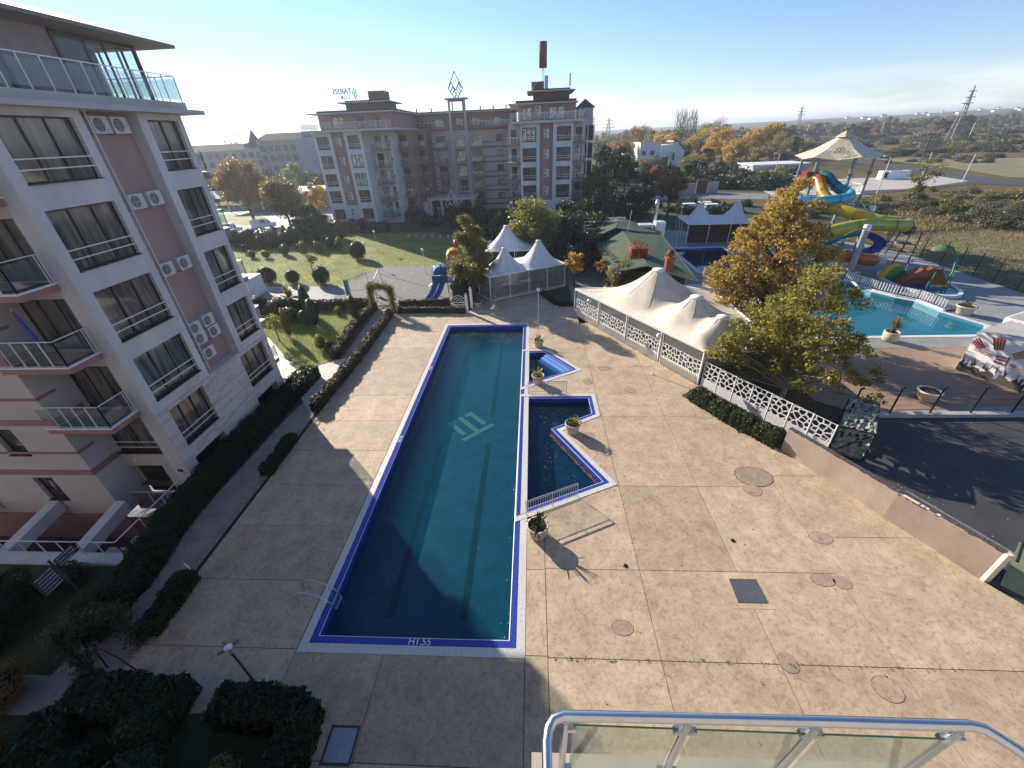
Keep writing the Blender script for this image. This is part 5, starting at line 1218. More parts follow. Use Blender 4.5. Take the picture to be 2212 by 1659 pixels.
for a in (.9, 2.6, 3.9, 5.6):
    c = Vector((-9.6, 6.05, 2.66)); d = Vector((math.cos(a), math.sin(a), .12)); MB().tube([c, c+d*.14, c+d*.30], [.03, .05, .045], 6).build('arm', WHITE if a in (.5, 2.2) else ACD, t)
t = E('signpost', 'tall signpost with rows of dark arrow boards in the shaded garden', 'signpost', (-19.3, 9.2, 0))
MB().tube([(-19.3, 9.2, 0), (-19.3, 9.2, 2.3)], .045, 8).build('pole', STEEL, t)
SGN = mat('sign_plum', (.05, .035, .05), .5); WH = mat('sign_white', (.62, .58, .62), .6)
words = ['RECEPTION', 'RESTAURANT', 'POOL BAR', 'SPA CENTER', 'PARKING', 'LOBBY BAR']
for k in range(9):
    left = k < 6; zz = 2.0-(.155*k if left else .155*(k-6)-.1); s = -1 if left else 1; L_ = .85
    def P(a, z): return (-19.25, 9.2+s*a, zz+z)
    m = MB(); m.bar(P(.06, 0), P(L_, 0), .03, .13); b = m.build('arrow_board', SGN, t)
    m = MB(); q = [P(L_, .075), P(L_, -.075), P(L_+.16, 0)]; m.face(q); m.face(q[::-1]); m.build('arrow_tip', WH, b)
    # the boards carry small pale lettering, too small to read in the photograph: built as short strokes
    m = MB(); rr = random.Random(k); a = .14
    while a < L_-.12:
        w_ = rr.uniform(.03, .09); m.bar(P(a, .0), P(min(a+w_, L_-.08), .0), .036, rr.uniform(.03, .05)); a += w_+.025
    o = m.build('lettering', WH, b); o['kind'] = 'stuff'

# ---- membrane tents
MEMB = mat('tent_membrane', (.54, .47, .35), .6, col2=(.70, .63, .51), scale=.8, bump=.2, bscale=5, coords='World', detail=10)
MEMW = mat('white_membrane', (.62, .62, .60), .6, col2=(.70, .70, .68), scale=.8, bump=.15, bscale=5, coords='World')
def membrane(outline, peaks, z0, n=44, nm=44, sag=.25, pw_=2.2):
    # peaks: (x, y, height above z0, radius, ring radius)
    A, B, C_, D_ = [Vector(p) for p in outline]; m = MB(); vs_ = []
    for i in range(n+1):
        for j in range(nm+1):
            u, v = i/n, j/nm; p = (A*(1-u)+B*u)*(1-v)+(D_*(1-u)+C_*u)*v
            e_ = min(u, 1-u)*(B-A).length; f_ = min(v, 1-v)*(D_-A).length; ed = min(1, min(e_, f_)/1.6); ed = ed*(2-ed)
            h = 0
            for (x, y, hh, R_, rr) in peaks:
                d = math.hypot(p.x-x, p.y-y); s = max(0, (d-rr)/(R_-rr)); th = math.atan2(p.y-y, p.x-x)
                s *= 1+.03*math.cos(8*th)
                k = hh*max(0, 1-s)**pw_
                h = (h**3+k**3)**(1/3)
            vs_.append((p.x, p.y, z0+h*ed))
    m.idx(vs_, [(i*(nm+1)+j, (i+1)*(nm+1)+j, (i+1)*(nm+1)+j+1, i*(nm+1)+j+1) for i in range(n) for j in range(nm)], True)
    def H_(x, y):
        h = 0
        for (px_, py_, hh, R_, rr) in peaks:
            d = math.hypot(x-px_, y-py_); s = max(0, (d-rr)/(R_-rr)); th = math.atan2(y-py_, x-px_); s *= 1+.03*math.cos(8*th); h = (h**3+(hh*max(0, 1-s)**pw_)**3)**(1/3)
        ed = min(1, min(((Vector((x, y))-P0).dot(N0)) for P0, N0 in edges)/1.6); return z0+h*max(0, ed*(2-ed)), ed
    edges = []; cen = (A+B+C_+D_)/4
    for P0, P1 in ((A, B), (B, C_), (C_, D_), (D_, A)):
        e__ = (P1-P0).normalized(); N0 = Vector((-e__.y, e__.x)); N0 = N0 if (cen-P0).dot(N0) > 0 else -N0; edges.append((P0, N0))
    m.seams = []
    for (px_, py_, hh, R_, rr) in peaks:
        for k in range(8):
            th = math.pi/8*(2*k+1); pts = []
            for q in range(13):
                d = rr+(R_*.92-rr)*q/12; x, y = px_+d*math.cos(th), py_+d*math.sin(th); z, ed = H_(x, y)
                if ed < .03: break
                if sum(math.hypot(x-o_[0], y-o_[1]) < d*.98 for o_ in peaks): break
                pts.append((x, y, z+.004))
            if len(pts) > 2: m.seams.append(pts)
    return m
rt = E('restaurant_tent', 'long cream tent with three peaks and white perforated screens on the right', 'tent', (4.2, 39.5, 0))
TP = [(4.15, 39.45), (11.85, 25.7), (17.2, 25.7), (17.0, 39.8)]
peaks = [(11.0, 36.1, 2.70, 6.5, .46), (12.4, 30.3, 2.25, 5.2, .40), (13.3, 27.4, 1.8, 3.8, .34)]
m = membrane([TP[0], TP[1], TP[2], TP[3]], peaks, 2.72, 64, 44); m.build('roof', MEMB, rt)
for s_ in m.seams: MB().tube(s_, .022, 5, cap=False).build('seam', mat('seam', (.50, .44, .33), .7), rt)
for x, y, hh, R_, rr in peaks:
    MB().lathe([(rr*1.15, -.12), (rr*1.25, .0), (rr*1.2, .06), (.02, .1)], (x, y, 2.72+hh-.03), 20).build('peak_cap', WHITE, rt)
for i in range(4): MB().bar((*TP[i], 2.68), (*TP[(i+1) % 4], 2.68), .14, .16).build('eave_beam', WHITE, rt)
a, b = Vector((*TP[0], 0)), Vector((*TP[1], 0)); u = (b-a).normalized(); nn = Vector((-abs(u.y), -abs(u.x), 0)).normalized(); nn = Vector((u.y, -u.x, 0)); nn = nn if nn.x < 0 else -nn
LT = (b-a).length; ps = [0, LT*.245, LT*.49, LT*.745, LT]
def voronoi(W, H, nx_, ny_, seed, jit=.42):
    rs_ = random.Random(seed); pts = [((i+.5+rs_.uniform(-jit, jit)+(.25 if j % 2 else -.25))*W/nx_, (j+.5+rs_.uniform(-jit, jit))*H/ny_) for i in range(-1, nx_+1) for j in range(-1, ny_+1)]
    cells = []
    for i, p in enumerate(pts):
        poly = [(0, 0), (W, 0), (W, H), (0, H)]
        for j, q in enumerate(pts):
            if i == j or abs(p[0]-q[0]) > 3*W/nx_ or abs(p[1]-q[1]) > 3*H/ny_: continue
            mx_, my_ = (p[0]+q[0])/2, (p[1]+q[1])/2; dx, dy = q[0]-p[0], q[1]-p[1]; out = []
            for k in range(len(poly)):
                A_, B_ = poly[k], poly[(k+1) % len(poly)]; sa = (A_[0]-mx_)*dx+(A_[1]-my_)*dy; sb = (B_[0]-mx_)*dx+(B_[1]-my_)*dy
                if sa <= 0: out.append(A_)
                if sa*sb < 0: f_ = sa/(sa-sb); out.append((A_[0]+(B_[0]-A_[0])*f_, A_[1]+(B_[1]-A_[1])*f_))
            poly = out
            if len(poly) < 3: break
        if len(poly) >= 3: cells.append(poly)
    return cells
_VC = {}
def vscreen(m, O, u, z0, z1, W, seed, cell=.27, t_=.035, th=.03):
    H = z1-z0; key = (round(W, 1), round(H, 1), seed)
    if key not in _VC: _VC[key] = voronoi(W, H, max(3, int(W/cell)), max(3, int(H/cell)), seed)
    n = Vector((u.y, -u.x, 0)); P = lambda q, d: O+u*q[0]+Vector((0, 0, z0+q[1]))+n*d
    for c in _VC[key]:
        cc = [c[0]]
        for q in c[1:]:
            if math.hypot(q[0]-cc[-1][0], q[1]-cc[-1][1]) > .02: cc.append(q)
        if len(cc) < 3: continue
        cx_, cy_ = sum(q[0] for q in cc)/len(cc), sum(q[1] for q in cc)/len(cc)
        rr = min(math.hypot(q[0]-cx_, q[1]-cy_) for q in cc)
        f_ = max(.35, 1-t_/max(rr*.75, .03)) if rr > .05 else .35
        ins = [(cx_+(q[0]-cx_)*f_, cy_+(q[1]-cy_)*f_) for q in cc]; k = len(cc)
        for i in range(k):
            j = (i+1) % k
            m.face([P(cc[i], th/2), P(cc[j], th/2), P(ins[j], th/2), P(ins[i], th/2)]); m.face([P(cc[j], -th/2), P(cc[i], -th/2), P(ins[i], -th/2), P(ins[j], -th/2)])
            m.face([P(ins[i], th/2), P(ins[j], th/2), P(ins[j], -th/2), P(ins[i], -th/2)])
PVC = glassmat('pvc_sheet', (.80, .81, .80), alpha=.26, body=(.40, .41, .40))
CLOTH = mat('skirt_cloth', (.72, .70, .60), .85, col2=(.82, .80, .72), scale=3, stretch=(1, 1, .2), bump=.5, bscale=16)
for k, s in enumerate(ps):
    p = a+u*s; MB().bar(p+Vector((0, 0, 0)), p+Vector((0, 0, 2.65)), .10).build('post', WHITE, rt)
    if k not in (0, 4): p = a+u*(s+.22); MB().bar(p, p+Vector((0, 0, 2.65)), .06).build('post', WHITE, rt)
for k in range(4):
    s0, s1 = ps[k]+.3, ps[k+1]-.08; W = s1-s0
    m = MB(); vscreen(m, a+u*s0, u, .72, 1.85, W, k+1, .29, .026); m.build('perforated_screen', WHITE, rt)
    m = MB(); m.bar(a+u*s0+Vector((0, 0, 2.26)), a+u*s1+Vector((0, 0, 2.26)), .012, .78); m.build('clear_curtain', PVC, rt)
    m = MB(); m.bar(a+u*s0-nn*.10+Vector((0, 0, 1.25)), a+u*s1-nn*.10+Vector((0, 0, 1.25)), .012, 1.1); m.build('clear_curtain', PVC, rt)
    nW = int(W/.09); m = MB()
    for i in range(nW):     # pleated cloth along the foot
        q0, q1 = a+u*(s0+W*i/nW), a+u*(s0+W*(i+1)/nW); o0 = nn*(.05 if i % 2 else .0); o1 = nn*(.0 if i % 2 else .05)
        m.face([q0+o0*2.5+Vector((0, 0, .02)), q1+o1*2.5+Vector((0, 0, .02)), q1+o1*.3+Vector((0, 0, .72)), q0+o0*.3+Vector((0, 0, .72))], True)
    m.build('cloth_skirt', CLOTH, rt)
m = MB(); m.box(6.5, 16.8, 39.3, 39.5, 0, 2.6); m.build('rear_wall', PVC, rt)
for y in (30, 34, 39.6): MB().bar((17.05, y, 0), (17.05, y, 2.65), .1).build('post', WHITE, rt)
m = MB(); m.bar((11.95, 25.75, 1.35), (17.1, 25.75, 1.35), .02, 2.5); m.build('clear_curtain', PVC, rt)
m = MB(); m.bar((17.12, 26, 1.35), (17.1, 39.5, 1.35), .02, 2.5); m.build('clear_curtain', PVC, rt)
flat('tent_floor', [(4.4, 39.3), (11.95, 25.9), (17.0, 25.9), (16.9, 39.5)], .03, mat('dark_decking', (.06, .05, .045), .8))
# free standing screens beyond the tent
fs = E('screen_fence', 'row of white perforated screens behind the clipped hedge', 'screen fence', (12, 25.5, 0))
a2 = Vector((12.0, 25.55, 0)); b2 = Vector((16.4, 18.25, 0)); u2 = (b2-a2).normalized(); L2 = (b2-a2).length
c2 = b2; d2 = Vector((17.35, 18.6, 0))
for k in range(7):
    s0, s1 = L2*k/7+.02, L2*(k+1)/7-.02
    f = MB(); f.bar(a2+u2*s0+Vector((0, 0, .34)), a2+u2*s1+Vector((0, 0, .34)), .035, .66); f.build('solid_panel', WHITE, fs)
    m = MB(); vscreen(m, a2+u2*s0, u2, .66, 1.95, s1-s0, k % 3+10, .31, .028); m.build('perforated_screen', WHITE, fs)
    MB().bar(a2+u2*(s1+.02), a2+u2*(s1+.02)+Vector((0, 0, 1.97)), .05).build('post', WHITE, fs)
n2 = Vector((u2.y, -u2.x, 0)); n2 = n2 if n2.x < 0 else -n2
for k in (3.5, 6.4):
    p = a2+u2*(L2*k/7)+n2*.03; ax_ = u2; ay = Vector((0, 0, 1)); az = n2
    if az.dot(ax_.cross(ay)) < 0: ax_ = -ax_
    M0 = Matrix((ax_, ay, ax_.cross(ay))).transposed().to_4x4(); txt_at('TARSIS', .2, p.x, p.y, .40, fs, 'lettering', M0, SD, .004)
    M1 = Matrix.Translation(p-fs.location+Vector((0, 0, .62))) @ M0
    m = MB()
    for P in logo_polys(): sheet(m, [(q[0]*.09, q[1]*.09) for q in P], [], 0)
    o = m.build('logo', SD, fs, local=True); o.matrix_local = M1 @ Matrix.Rotation(R(-50), 4, 'Z')
# broken frame with camouflage net
nf = E('netted_frame', 'leaning dark frame with torn grey-green netting at the end of the screens', 'frame', (17.4, 18.4, 0))
Q = [Vector(p) for p in ((16.5, 18.2, .1), (18.0, 17.6, 0), (20.1, 20.4, 0), (18.7, 20.9, .1))]
for i in range(4): MB().bar(Q[i], Q[(i+1) % 4], .06).build('tube', BLACKM, nf); MB().bar(Q[i], Q[i]+Vector((.1, .1, 1.75)), .06).build('tube', BLACKM, nf); MB().bar(Q[i]+Vector((.1, .1, 1.75)), Q[(i+1) % 4]+Vector((.1, .1, 1.75)), .06).build('tube', BLACKM, nf)
MB().bar(Q[0], Q[1]+Vector((.1, .1, 1.75)), .05).build('brace', BLACKM, nf)
NET = mat('camo_net', (.10, .12, .08), .9, col2=(.36, .38, .32), scale=4, bump=.8, bscale=12, coords='World')
for (p, q, r_, s_, nx2) in ((Q[0]+Vector((.1, .1, 1.78)), Q[1]+Vector((.1, .1, 1.7)), Q[2]+Vector((.1, .1, 1.8)), Q[3]+Vector((.1, .1, 1.85)), 14), (Q[1], Q[2], Q[2]+Vector((.12, .1, 1.7)), Q[1]+Vector((.12, .1, 1.7)), 12), (Q[0], Q[1], Q[1]+Vector((.08, .1, 1.7)), Q[0]+Vector((.08, .1, 1.7)), 10)):
    m = MB(); rs_ = random.Random(nx2); gr = {}
    for i in range(nx2+1):
        for j in range(nx2+1):
            uu, vv_ = i/nx2, j/nx2; pt = (p*(1-uu)+q*uu)*(1-vv_)+(s_*(1-uu)+r_*uu)*vv_; gr[i, j] = pt+Vector([rs_.uniform(-.06, .06) for _ in range(3)])+Vector((0, 0, -.15*math.sin(3.14*uu)*math.sin(3.14*vv_)))
    for i in range(nx2):
        for j in range(nx2):
            if rs_.random() < .78: m.face([gr[i, j], gr[i+1, j], gr[i+1, j+1], gr[i, j+1]])
    o = m.build('net', NET, nf)
# ---- long beige wall and asphalt yard
wl = E('boundary_wall', 'long low beige rendered wall between the deck and the dark asphalt yard', 'wall', (16, 14, 0))
WALLM = mat('beige_render', (.60, .48, .39), .9, col2=(.74, .61, .50), scale=1.2, bump=.4, bscale=30, coords='World')
wp = [(14.1, 18.5), (16.35, 13.7), (17.98, 10.6)]; m = MB()
for i in range(2):
    A_, B_ = Vector((*wp[i], 0)), Vector((*wp[i+1], 0)); u3 = (B_-A_).normalized(); v3 = Vector((-u3.y, u3.x, 0)); v3 = v3 if v3.x > 0 else -v3
    q = [A_, B_, B_+v3*.16, A_+v3*.16]; h0, h1 = [(1.5, 1.6), (1.6, 1.62)][i]
    vs_ = [p+Vector((0, 0, -.6)) for p in q]+[q[0]+Vector((0, 0, h0)), q[1]+Vector((0, 0, h1)), q[2]+Vector((0, 0, h1)), q[3]+Vector((0, 0, h0))]
    m.idx(vs_, [(0, 1, 5, 4), (1, 2, 6, 5), (2, 3, 7, 6), (3, 0, 4, 7), (4, 5, 6, 7), (0, 4, 5, 1)][:5]); m.idx(vs_, [(0, 4, 5, 1)])
m.build('wall', WALLM, wl)
m = MB(); A_ = Vector((*wp[2], 0)); m.bar(A_+Vector((.1, 0, -.1)), A_+Vector((.1, 0, 1.66)), .24, .22); m.build('end_pilaster', mat('cream_trim', (.62, .56, .44), .8), wl)
m = MB(); rs_ = random.Random(4)
for i in range(2):
    A_, B_ = Vector((*wp[i], 1.56)), Vector((*wp[i+1], 1.64)); u3 = (B_-A_).normalized(); v3 = Vector((-u3.y, u3.x, 0)); v3 = v3 if v3.x > 0 else -v3
    n3 = 26; prev = A_
    for k in range(n3):
        nx3 = A_+(B_-A_)*((k+1)/n3); off = v3*(.12+rs_.uniform(-.02, .02)); m.bar(prev+off+Vector((0, 0, rs_.uniform(-.02, .0))), nx3+off+Vector((0, 0, rs_.uniform(-.02, .0))), .22+rs_.uniform(0, .03), .06); prev = nx3
m.build('coping', mat('dark_coping', (.07, .06, .055), .85, var=.3, scale=12), wl)
flat('asphalt_yard', [(16.5, 21.9), (14.3, 18.4), (18.0, 10.7), (20.7, 6.6), (26, 0), (60, 0), (60, 21.9)], -.02, ASPH)
YL = mat('worn_paint', (.16, .17, .17), .8, var=.3, scale=4)
MB().prism([(18.6, 15.4), (18.75, 15.4), (20.6, 11.6), (20.45, 11.6)], -.02, -.015).build('painted_line', YL); setp(bpy.data.objects['painted_line'], kind='structure')
pts = [(rng.uniform(17, 34), rng.uniform(9, 21.5), -.012) for k in range(220)]
leaf_scatter('yard_leaves', 'pale leaves scattered over the dark asphalt yard', pts, .035, LFG)
# green tarpaulin with white stars in the bottom right
tg = E('star_tarpaulin', 'green tarpaulin with white stars hanging over the wall end at the right edge', 'tarpaulin', (19, 10, 0))
GT = mat('green_tarp', (.13, .18, .12), .6, col2=(.19, .24, .17), scale=2, bump=.3, bscale=6, coords='World')
n_ = 18; gr = []
for i in range(n_+1):
    for j in range(n_+1):
        uu, vv_ = i/n_, j/n_; x = 18.45+uu*3.6+vv_*.9; y = 10.35-uu*3.9+vv_*1.0; z = .02+1.35*vv_+.10*math.sin(uu*9)*vv_-(.25*uu)*vv_
        gr.append((x, y, z))
m = MB(); m.idx(gr, [(i*(n_+1)+j, (i+1)*(n_+1)+j, (i+1)*(n_+1)+j+1, i*(n_+1)+j+1) for i in range(n_) for j in range(n_)], True); o = m.build('canvas', GT, tg)
def star(c, s, ax_, ay, mt, parent):
    pts = [Vector(c)+(ax_*math.cos(R(90+36*k))+ay*math.sin(R(90+36*k)))*(s if k % 2 == 0 else s*.4) for k in range(10)]
    m = MB(); m.idx([Vector(c)]+pts, [(0, k+1, (k+1) % 10+1) for k in range(10)]); m.build('star', mt, parent)
for uu, vv_ in ((.22, .38), (.30, .30), (.37, .22), (.45, .42), (.55, .25), (.33, .7), (.6, .6)):
    x = 18.45+uu*3.6+vv_*.9; y = 10.35-uu*3.9+vv_*1.0; z = .03+1.35*vv_+.10*math.sin(uu*9)*vv_-(.25*uu)*vv_
    star((x-.05, y-.04, z+.035), .09, Vector((.68, -.73, 0)), Vector((.5, .55, .67)), WHITE, tg)
MB().tube([(18.5, 10.5, 1.3), (19.4, 11.3, 1.5)], .05, 6).build('pole', BLACKM, tg)

# ---- small white pavilion with glass walls
def tent(label, outline, peaks, z0, mt=MEMW, posts=3, glass=True, name='pavilion', grid=30, counters=False, capm=WHITE):
    t = E(name, label, 'tent', (*outline[0], 0)); m = membrane(outline, peaks, z0, grid, grid, pw_=2.75); m.build('roof', mt, t)
    for s_ in m.seams: MB().tube(s_, .022, 5, cap=False).build('seam', mat('seam_white', (.48, .48, .46), .7), t)
    for x, y, hh, R_, rr in peaks: MB().lathe([(rr*1.1, -.1), (rr*1.25, 0), (.02, .06)], (x, y, z0+hh), 14).build('peak_cap', capm, t)
    for i in range(4):
        A_, B_ = Vector((*outline[i], 0)), Vector((*outline[(i+1) % 4], 0)); MB().bar(A_+Vector((0, 0, z0-.06)), B_+Vector((0, 0, z0-.06)), .1, .14).build('eave_beam', WHITE, t)
        n = max(1, round((B_-A_).length/posts))
        for k in range(n): p = A_+(B_-A_)*(k/n); MB().bar(p, p+Vector((0, 0, z0-.1)), .08).build('post', WHITE, t)
        if glass:
            MB().bar(A_+Vector((0, 0, .07)), B_+Vector((0, 0, .07)), .08, .1).build('sill', WHITE, t)
            for k in range(n):
                p, q = A_+(B_-A_)*((k+.04)/n), A_+(B_-A_)*((k+.96)/n); MB().bar(p+Vector((0, 0, z0/2)), q+Vector((0, 0, z0/2)), .012, z0-.25).build('glass_panel', PVC if mt is MEMW else GLS, t)
    return t
SP = [(-4.8, 43.85), (3.75, 48.5), (1.2, 53.2), (-7.9, 48.4)]
pt = tent('small white twin-peaked pavilion with glass walls behind the long pool', SP, [(-3.3, 46.6, 2.4, 3.6, .2), (.6, 48.9, 2.6, 4.0, .25)], 2.8, posts=2.3, grid=44)
aa, bb = Vector((*SP[0], 0)), Vector((*SP[1], 0)); uu_ = (bb-aa).normalized(); vv2 = Vector((-uu_.y, uu_.x, 0))
for k in range(7): p = aa+uu_*(.9+k*1.15)+vv2*.7; q = p+uu_*1.08; MB().bar(p+Vector((0, 0, .55)), q+Vector((0, 0, .55)), .06, 1.0).build('bar_counter', mat('grey_counter', (.36, .38, .38), .6), pt)
for k in (1, 3.4): p = aa+uu_*(1.2+k)+vv2*1.6; MB().bar(p+Vector((0, 0, 1.0)), p+uu_*1.5+Vector((0, 0, 1.0)), .8, .05).build('table', WHITE, pt)
tent('white single-peaked tent half hidden behind the olive tree', [(-6.5, 55.2), (1.5, 55.6), (1.5, 62), (-6.5, 62)], [(-3.6, 57.4, 2.8, 4.6, .3)], 2.8, posts=4, glass=False)
tent('distant little white tent peak between the two trees', [(-3, 66), (3, 66), (3, 72), (-3, 72)], [(0.4, 68, 2.4, 3.2, .25)], 2.6, posts=6, glass=False, grid=16)
t = tent('white twin-peaked tent of the aquapark bar on the far right', [(24.4, 68.4), (34.0, 68.0), (35.0, 75.5), (24.8, 75.4)], [(26.8, 71.4, 2.6, 3.7, .25), (32.6, 71.4, 2.7, 3.9, .25)], 3.0, posts=3.2, glass=False, grid=40)
m = MB(); m.box(25.2, 34.5, 70.0, 70.2, .1, 2.7); m.build('inner_wall', mat('maroon_interior', (.07, .02, .025), .8, var=.5, scale=2), t)
m = MB(); m.box(25.2, 34, 69.3, 69.9, 0, 1.1); m.build('bar_counter', mat('maroon_interior'), t)
# ---- white garden gate
t = E('garden_gate', 'white scrollwork garden gate between two white posts with finials', 'gate', (-7.0, 41.2, 0))
for x, y, h in ((-7.05, 40.5, 2.1), (-6.75, 41.9, 2.3)):
    p = MB().box(x-.13, x+.13, y-.13, y+.13, 0, h-.25).build('post', WHITE, t); MB().lathe([(.15, h-.25), (.15, h-.2), (.05, h-.15), (.09, h-.05), (.02, h+.08)], (x, y, 0), 10).build('finial', WHITE, p)
gx = lambda s: (-7.1-1.55*s, 40.75-.0*s)
for rr_, nn_ in ((.74, 20), (.5, 16), (.26, 12)):
    for sg in (1,):
        pts = [(-7.95+rr_*math.cos(k*math.pi/nn_), 40.75, 1.05+rr_*math.sin(k*math.pi/nn_)) for k in range(nn_+1)]; MB().tube(pts, .022, 6).build('scroll', WHITE, t)
for k in range(6): x = -8.6+k*.26; MB().tube([(x, 40.75, .1), (x+.1, 40.75, .5), (x, 40.75, 1.05)], .016, 5).build('scroll_bar', WHITE, t)
for z in (.1, .55, .8, 1.05): MB().bar((-8.7, 40.75, z), (-7.2, 40.75, z), .03).build('gate_rail', WHITE, t)
# ---- balcony below the viewer
bl = E('glass_balcony', 'steel and glass balcony railing right below the viewer at the bottom edge', 'balcony railing', (1.5, 1.0, 11.5))
Z3 = 12.65
MB().tube([(.06, -.6, Z3), (.06, 1.02, Z3), (.075, 1.09, Z3), (.11, 1.14, Z3), (.18, 1.165, Z3), (1.9, 1.185, Z3), (2.78, 1.19, Z3), (2.86, 1.175, Z3), (2.96, 1.08, Z3), (3.15, .80, Z3), (3.7, -.1, Z3)], .033, 20).build('handrail', STEEL, bl)
for x in (.175, 1.0): MB().lathe([(.0385, -.004), (.0385, .004)], (0, 0, 0), 16)
for x, y in ((.19, 1.165), (1.0, 1.175), (1.83, 1.185), (2.72, 1.19), (3.2, .72)):
    p = MB().tube([(x, y-.02, 11.5), (x, y-.02, Z3-.03)], .026, 12).build('post', STEEL, bl)
    MB().lathe([(.06, 11.5), (.06, 11.515), (.03, 11.53)], (x, y-.02, 0), 12).build('base_plate', STEEL, p)
    for z in (Z3-.14, 11.75):
        if x < 3: MB().box(x+.02, x+.075, y-.04, y+.0, z-.022, z+.022).build('glass_clamp', STEEL, p)
        if x > .3 and x < 3: MB().box(x-.075, x-.02, y-.04, y+.0, z-.022, z+.022).build('glass_clamp', STEEL, p)
BGL = glassmat('balcony_glass', (.86, .92, .87), alpha=.025, body=(.25, .33, .27)); EDGE = mat('glass_edge', (.02, .07, .05), .2)
for x0, x1 in ((.245, .95), (1.055, 1.775), (1.89, 2.655)):
    o = MB().box(x0, x1, 1.148, 1.156, 11.62, Z3-.11).build('glass_panel', BGL, bl); MB().box(x0, x1, 1.147, 1.157, Z3-.11, Z3-.104).build('glass_edge', EDGE, o)
m = MB(); m.idx([(3.23, .75, 11.62), (3.65, .05, 11.62), (3.65, .05, Z3-.11), (3.23, .75, Z3-.11)], [(0, 1, 2, 3)]); m.build('glass_panel', BGL, bl)
MB().prism([(-.05, 1.30), (3.1, 1.33), (4.2, -.4), (4.2, -2), (-.05, -2)], 11.2, 11.5, True).build('slab', mat('balcony_slab', (.42, .38, .32), .8, coords='World'), bl)

# ================================================================ big trees by the tent
T1 = [(11.9, 0, .8, 1), (10.6, -.6, 1.3, 1), (10.5, 1.2, .9, .8), (9.1, -.6, 1.9, 1), (9.0, 2.2, 1.1, .8), (7.5, -1.9, 1.8, 1), (7.4, 1.3, 1.9, 1), (7.3, 3.4, 1.0, .6), (5.8, -3.0, 1.6, .9), (5.6, 0, 2.2, .9), (5.6, 2.5, 1.6, .8), (4.2, -4.1, 1.1, .8), (4.1, -2.1, 2.0, 1), (3.8, .9, 2.0, .9), (2.4, -2.6, 1.4, .9), (2.1, 0, 1.6, .8)]
T2 = [(8.5, 0, .8, 1), (7.6, -.2, 1.3, 1), (6.9, 1.2, 1.1, .8), (6.4, -1.2, 1.6, 1), (5.5, .6, 1.9, 1), (5.2, -2.2, 1.6, .9), (5.0, 2.3, 1.2, .6), (4.0, -3.3, 1.4, .9), (3.9, -.4, 2.0, 1), (3.7, 2.0, 1.4, .7), (3.2, 3.8, .9, .4), (2.7, -4.2, 1.2, .9), (2.6, -1.8, 1.9, 1), (2.4, .9, 1.5, .7), (2.2, 3.2, .9, .35), (1.5, -3.0, 1.2, .8), (1.4, 4.4, .6, .3), (1.2, -.8, 1.1, .5)]
lobetree('tall brown-gold plane tree behind the long tent', 19.7, 34.3, T1, 62, .125, L_AUT, BARK, 51, .17, 90, .66)
lobetree('spreading olive-yellow plane tree over the end of the long tent', 17.0, 24.1, T2, 74, .095, L_AUTG, BARKP, 54, .15, 110, .55)
tree('plane_tree', 'olive-brown plane tree beside the playground slide', 'tree', -7.0, 45.8, 9.7, 3.1, 'mid1', 56, nclump=60, nper=300, ls=.12, bole=.12, shape='cone', leaf=L_OLIVE, nl=20, crk=.3)
tree('plane_tree', 'bright yellow-green tree behind the small white pavilion', 'tree', .3, 60.5, 8.4, 4.2, 'mid2', 57, nclump=44, nper=240, ls=.17, bole=.2, leaf=L_YG, nl=16)
tree('autumn_tree', 'small yellow tree in the gap right of the white pavilion', 'tree', 4.9, 48.5, 4.2, 1.3, 'sm1', 58, nclump=14, nper=160, ls=.11, bole=.3, leaf=L_GOLD, nl=10)
tree('autumn_tree', 'leafy bush-like tree in front of the green roof chimneys', 'tree', 10.0, 43.6, 4.0, 2.4, 'sm2', 59, nclump=26, nper=220, ls=.11, bole=.1, leaf=L_OLIVE, nl=14)
tree('small_tree', 'airy branchy shrub left of the green roof', 'tree', 8.4, 47.5, 4.6, 1.3, 'sm3', 60, nclump=12, nper=90, ls=.11, bole=.2, leaf=L_RUST, nl=12)
for i, (x, y, h, r) in enumerate([(-5, 64, 6, 3), (5, 62, 6.5, 3.4), (8, 57, 5, 2.8), (3, 56, 4.6, 2.2), (9, 66, 6, 3.2), (2.5, 66, 5.5, 3), (10.5, 74, 7.5, 3.4), (7, 73, 7, 3.2), (16, 80, 6, 3), (13, 84, 8, 3.2), (20, 84, 7, 3.2), (5.6, 52.5, 4, 1.9), (-12, 78, 6, 3)]):
    tree('dark_tree', ['blackish broad-leaved tree in the planting between pavilion and hotel', 'mid-green bushy tree in the planting between pavilion and hotel', 'blue-green conifer-like tree in the planting between pavilion and hotel'][i % 3], 'tree', x, y, h, r, 'dk%d' % (i % 3), 70+i % 3, 'dark garden trees behind the pavilion', nclump=24, nper=170, ls=.20, bole=.08, leaf=[L_DARK, L_HEDGE, L_CON][i % 3], nl=6)
tree('autumn_tree', 'tall rust-brown narrow tree against the right hotel tower corner', 'tree', 12.5, 90, 10, 3.0, 'rw', 75, nclump=30, nper=200, ls=.2, bole=.1, leaf=L_OLIVE, nl=10)
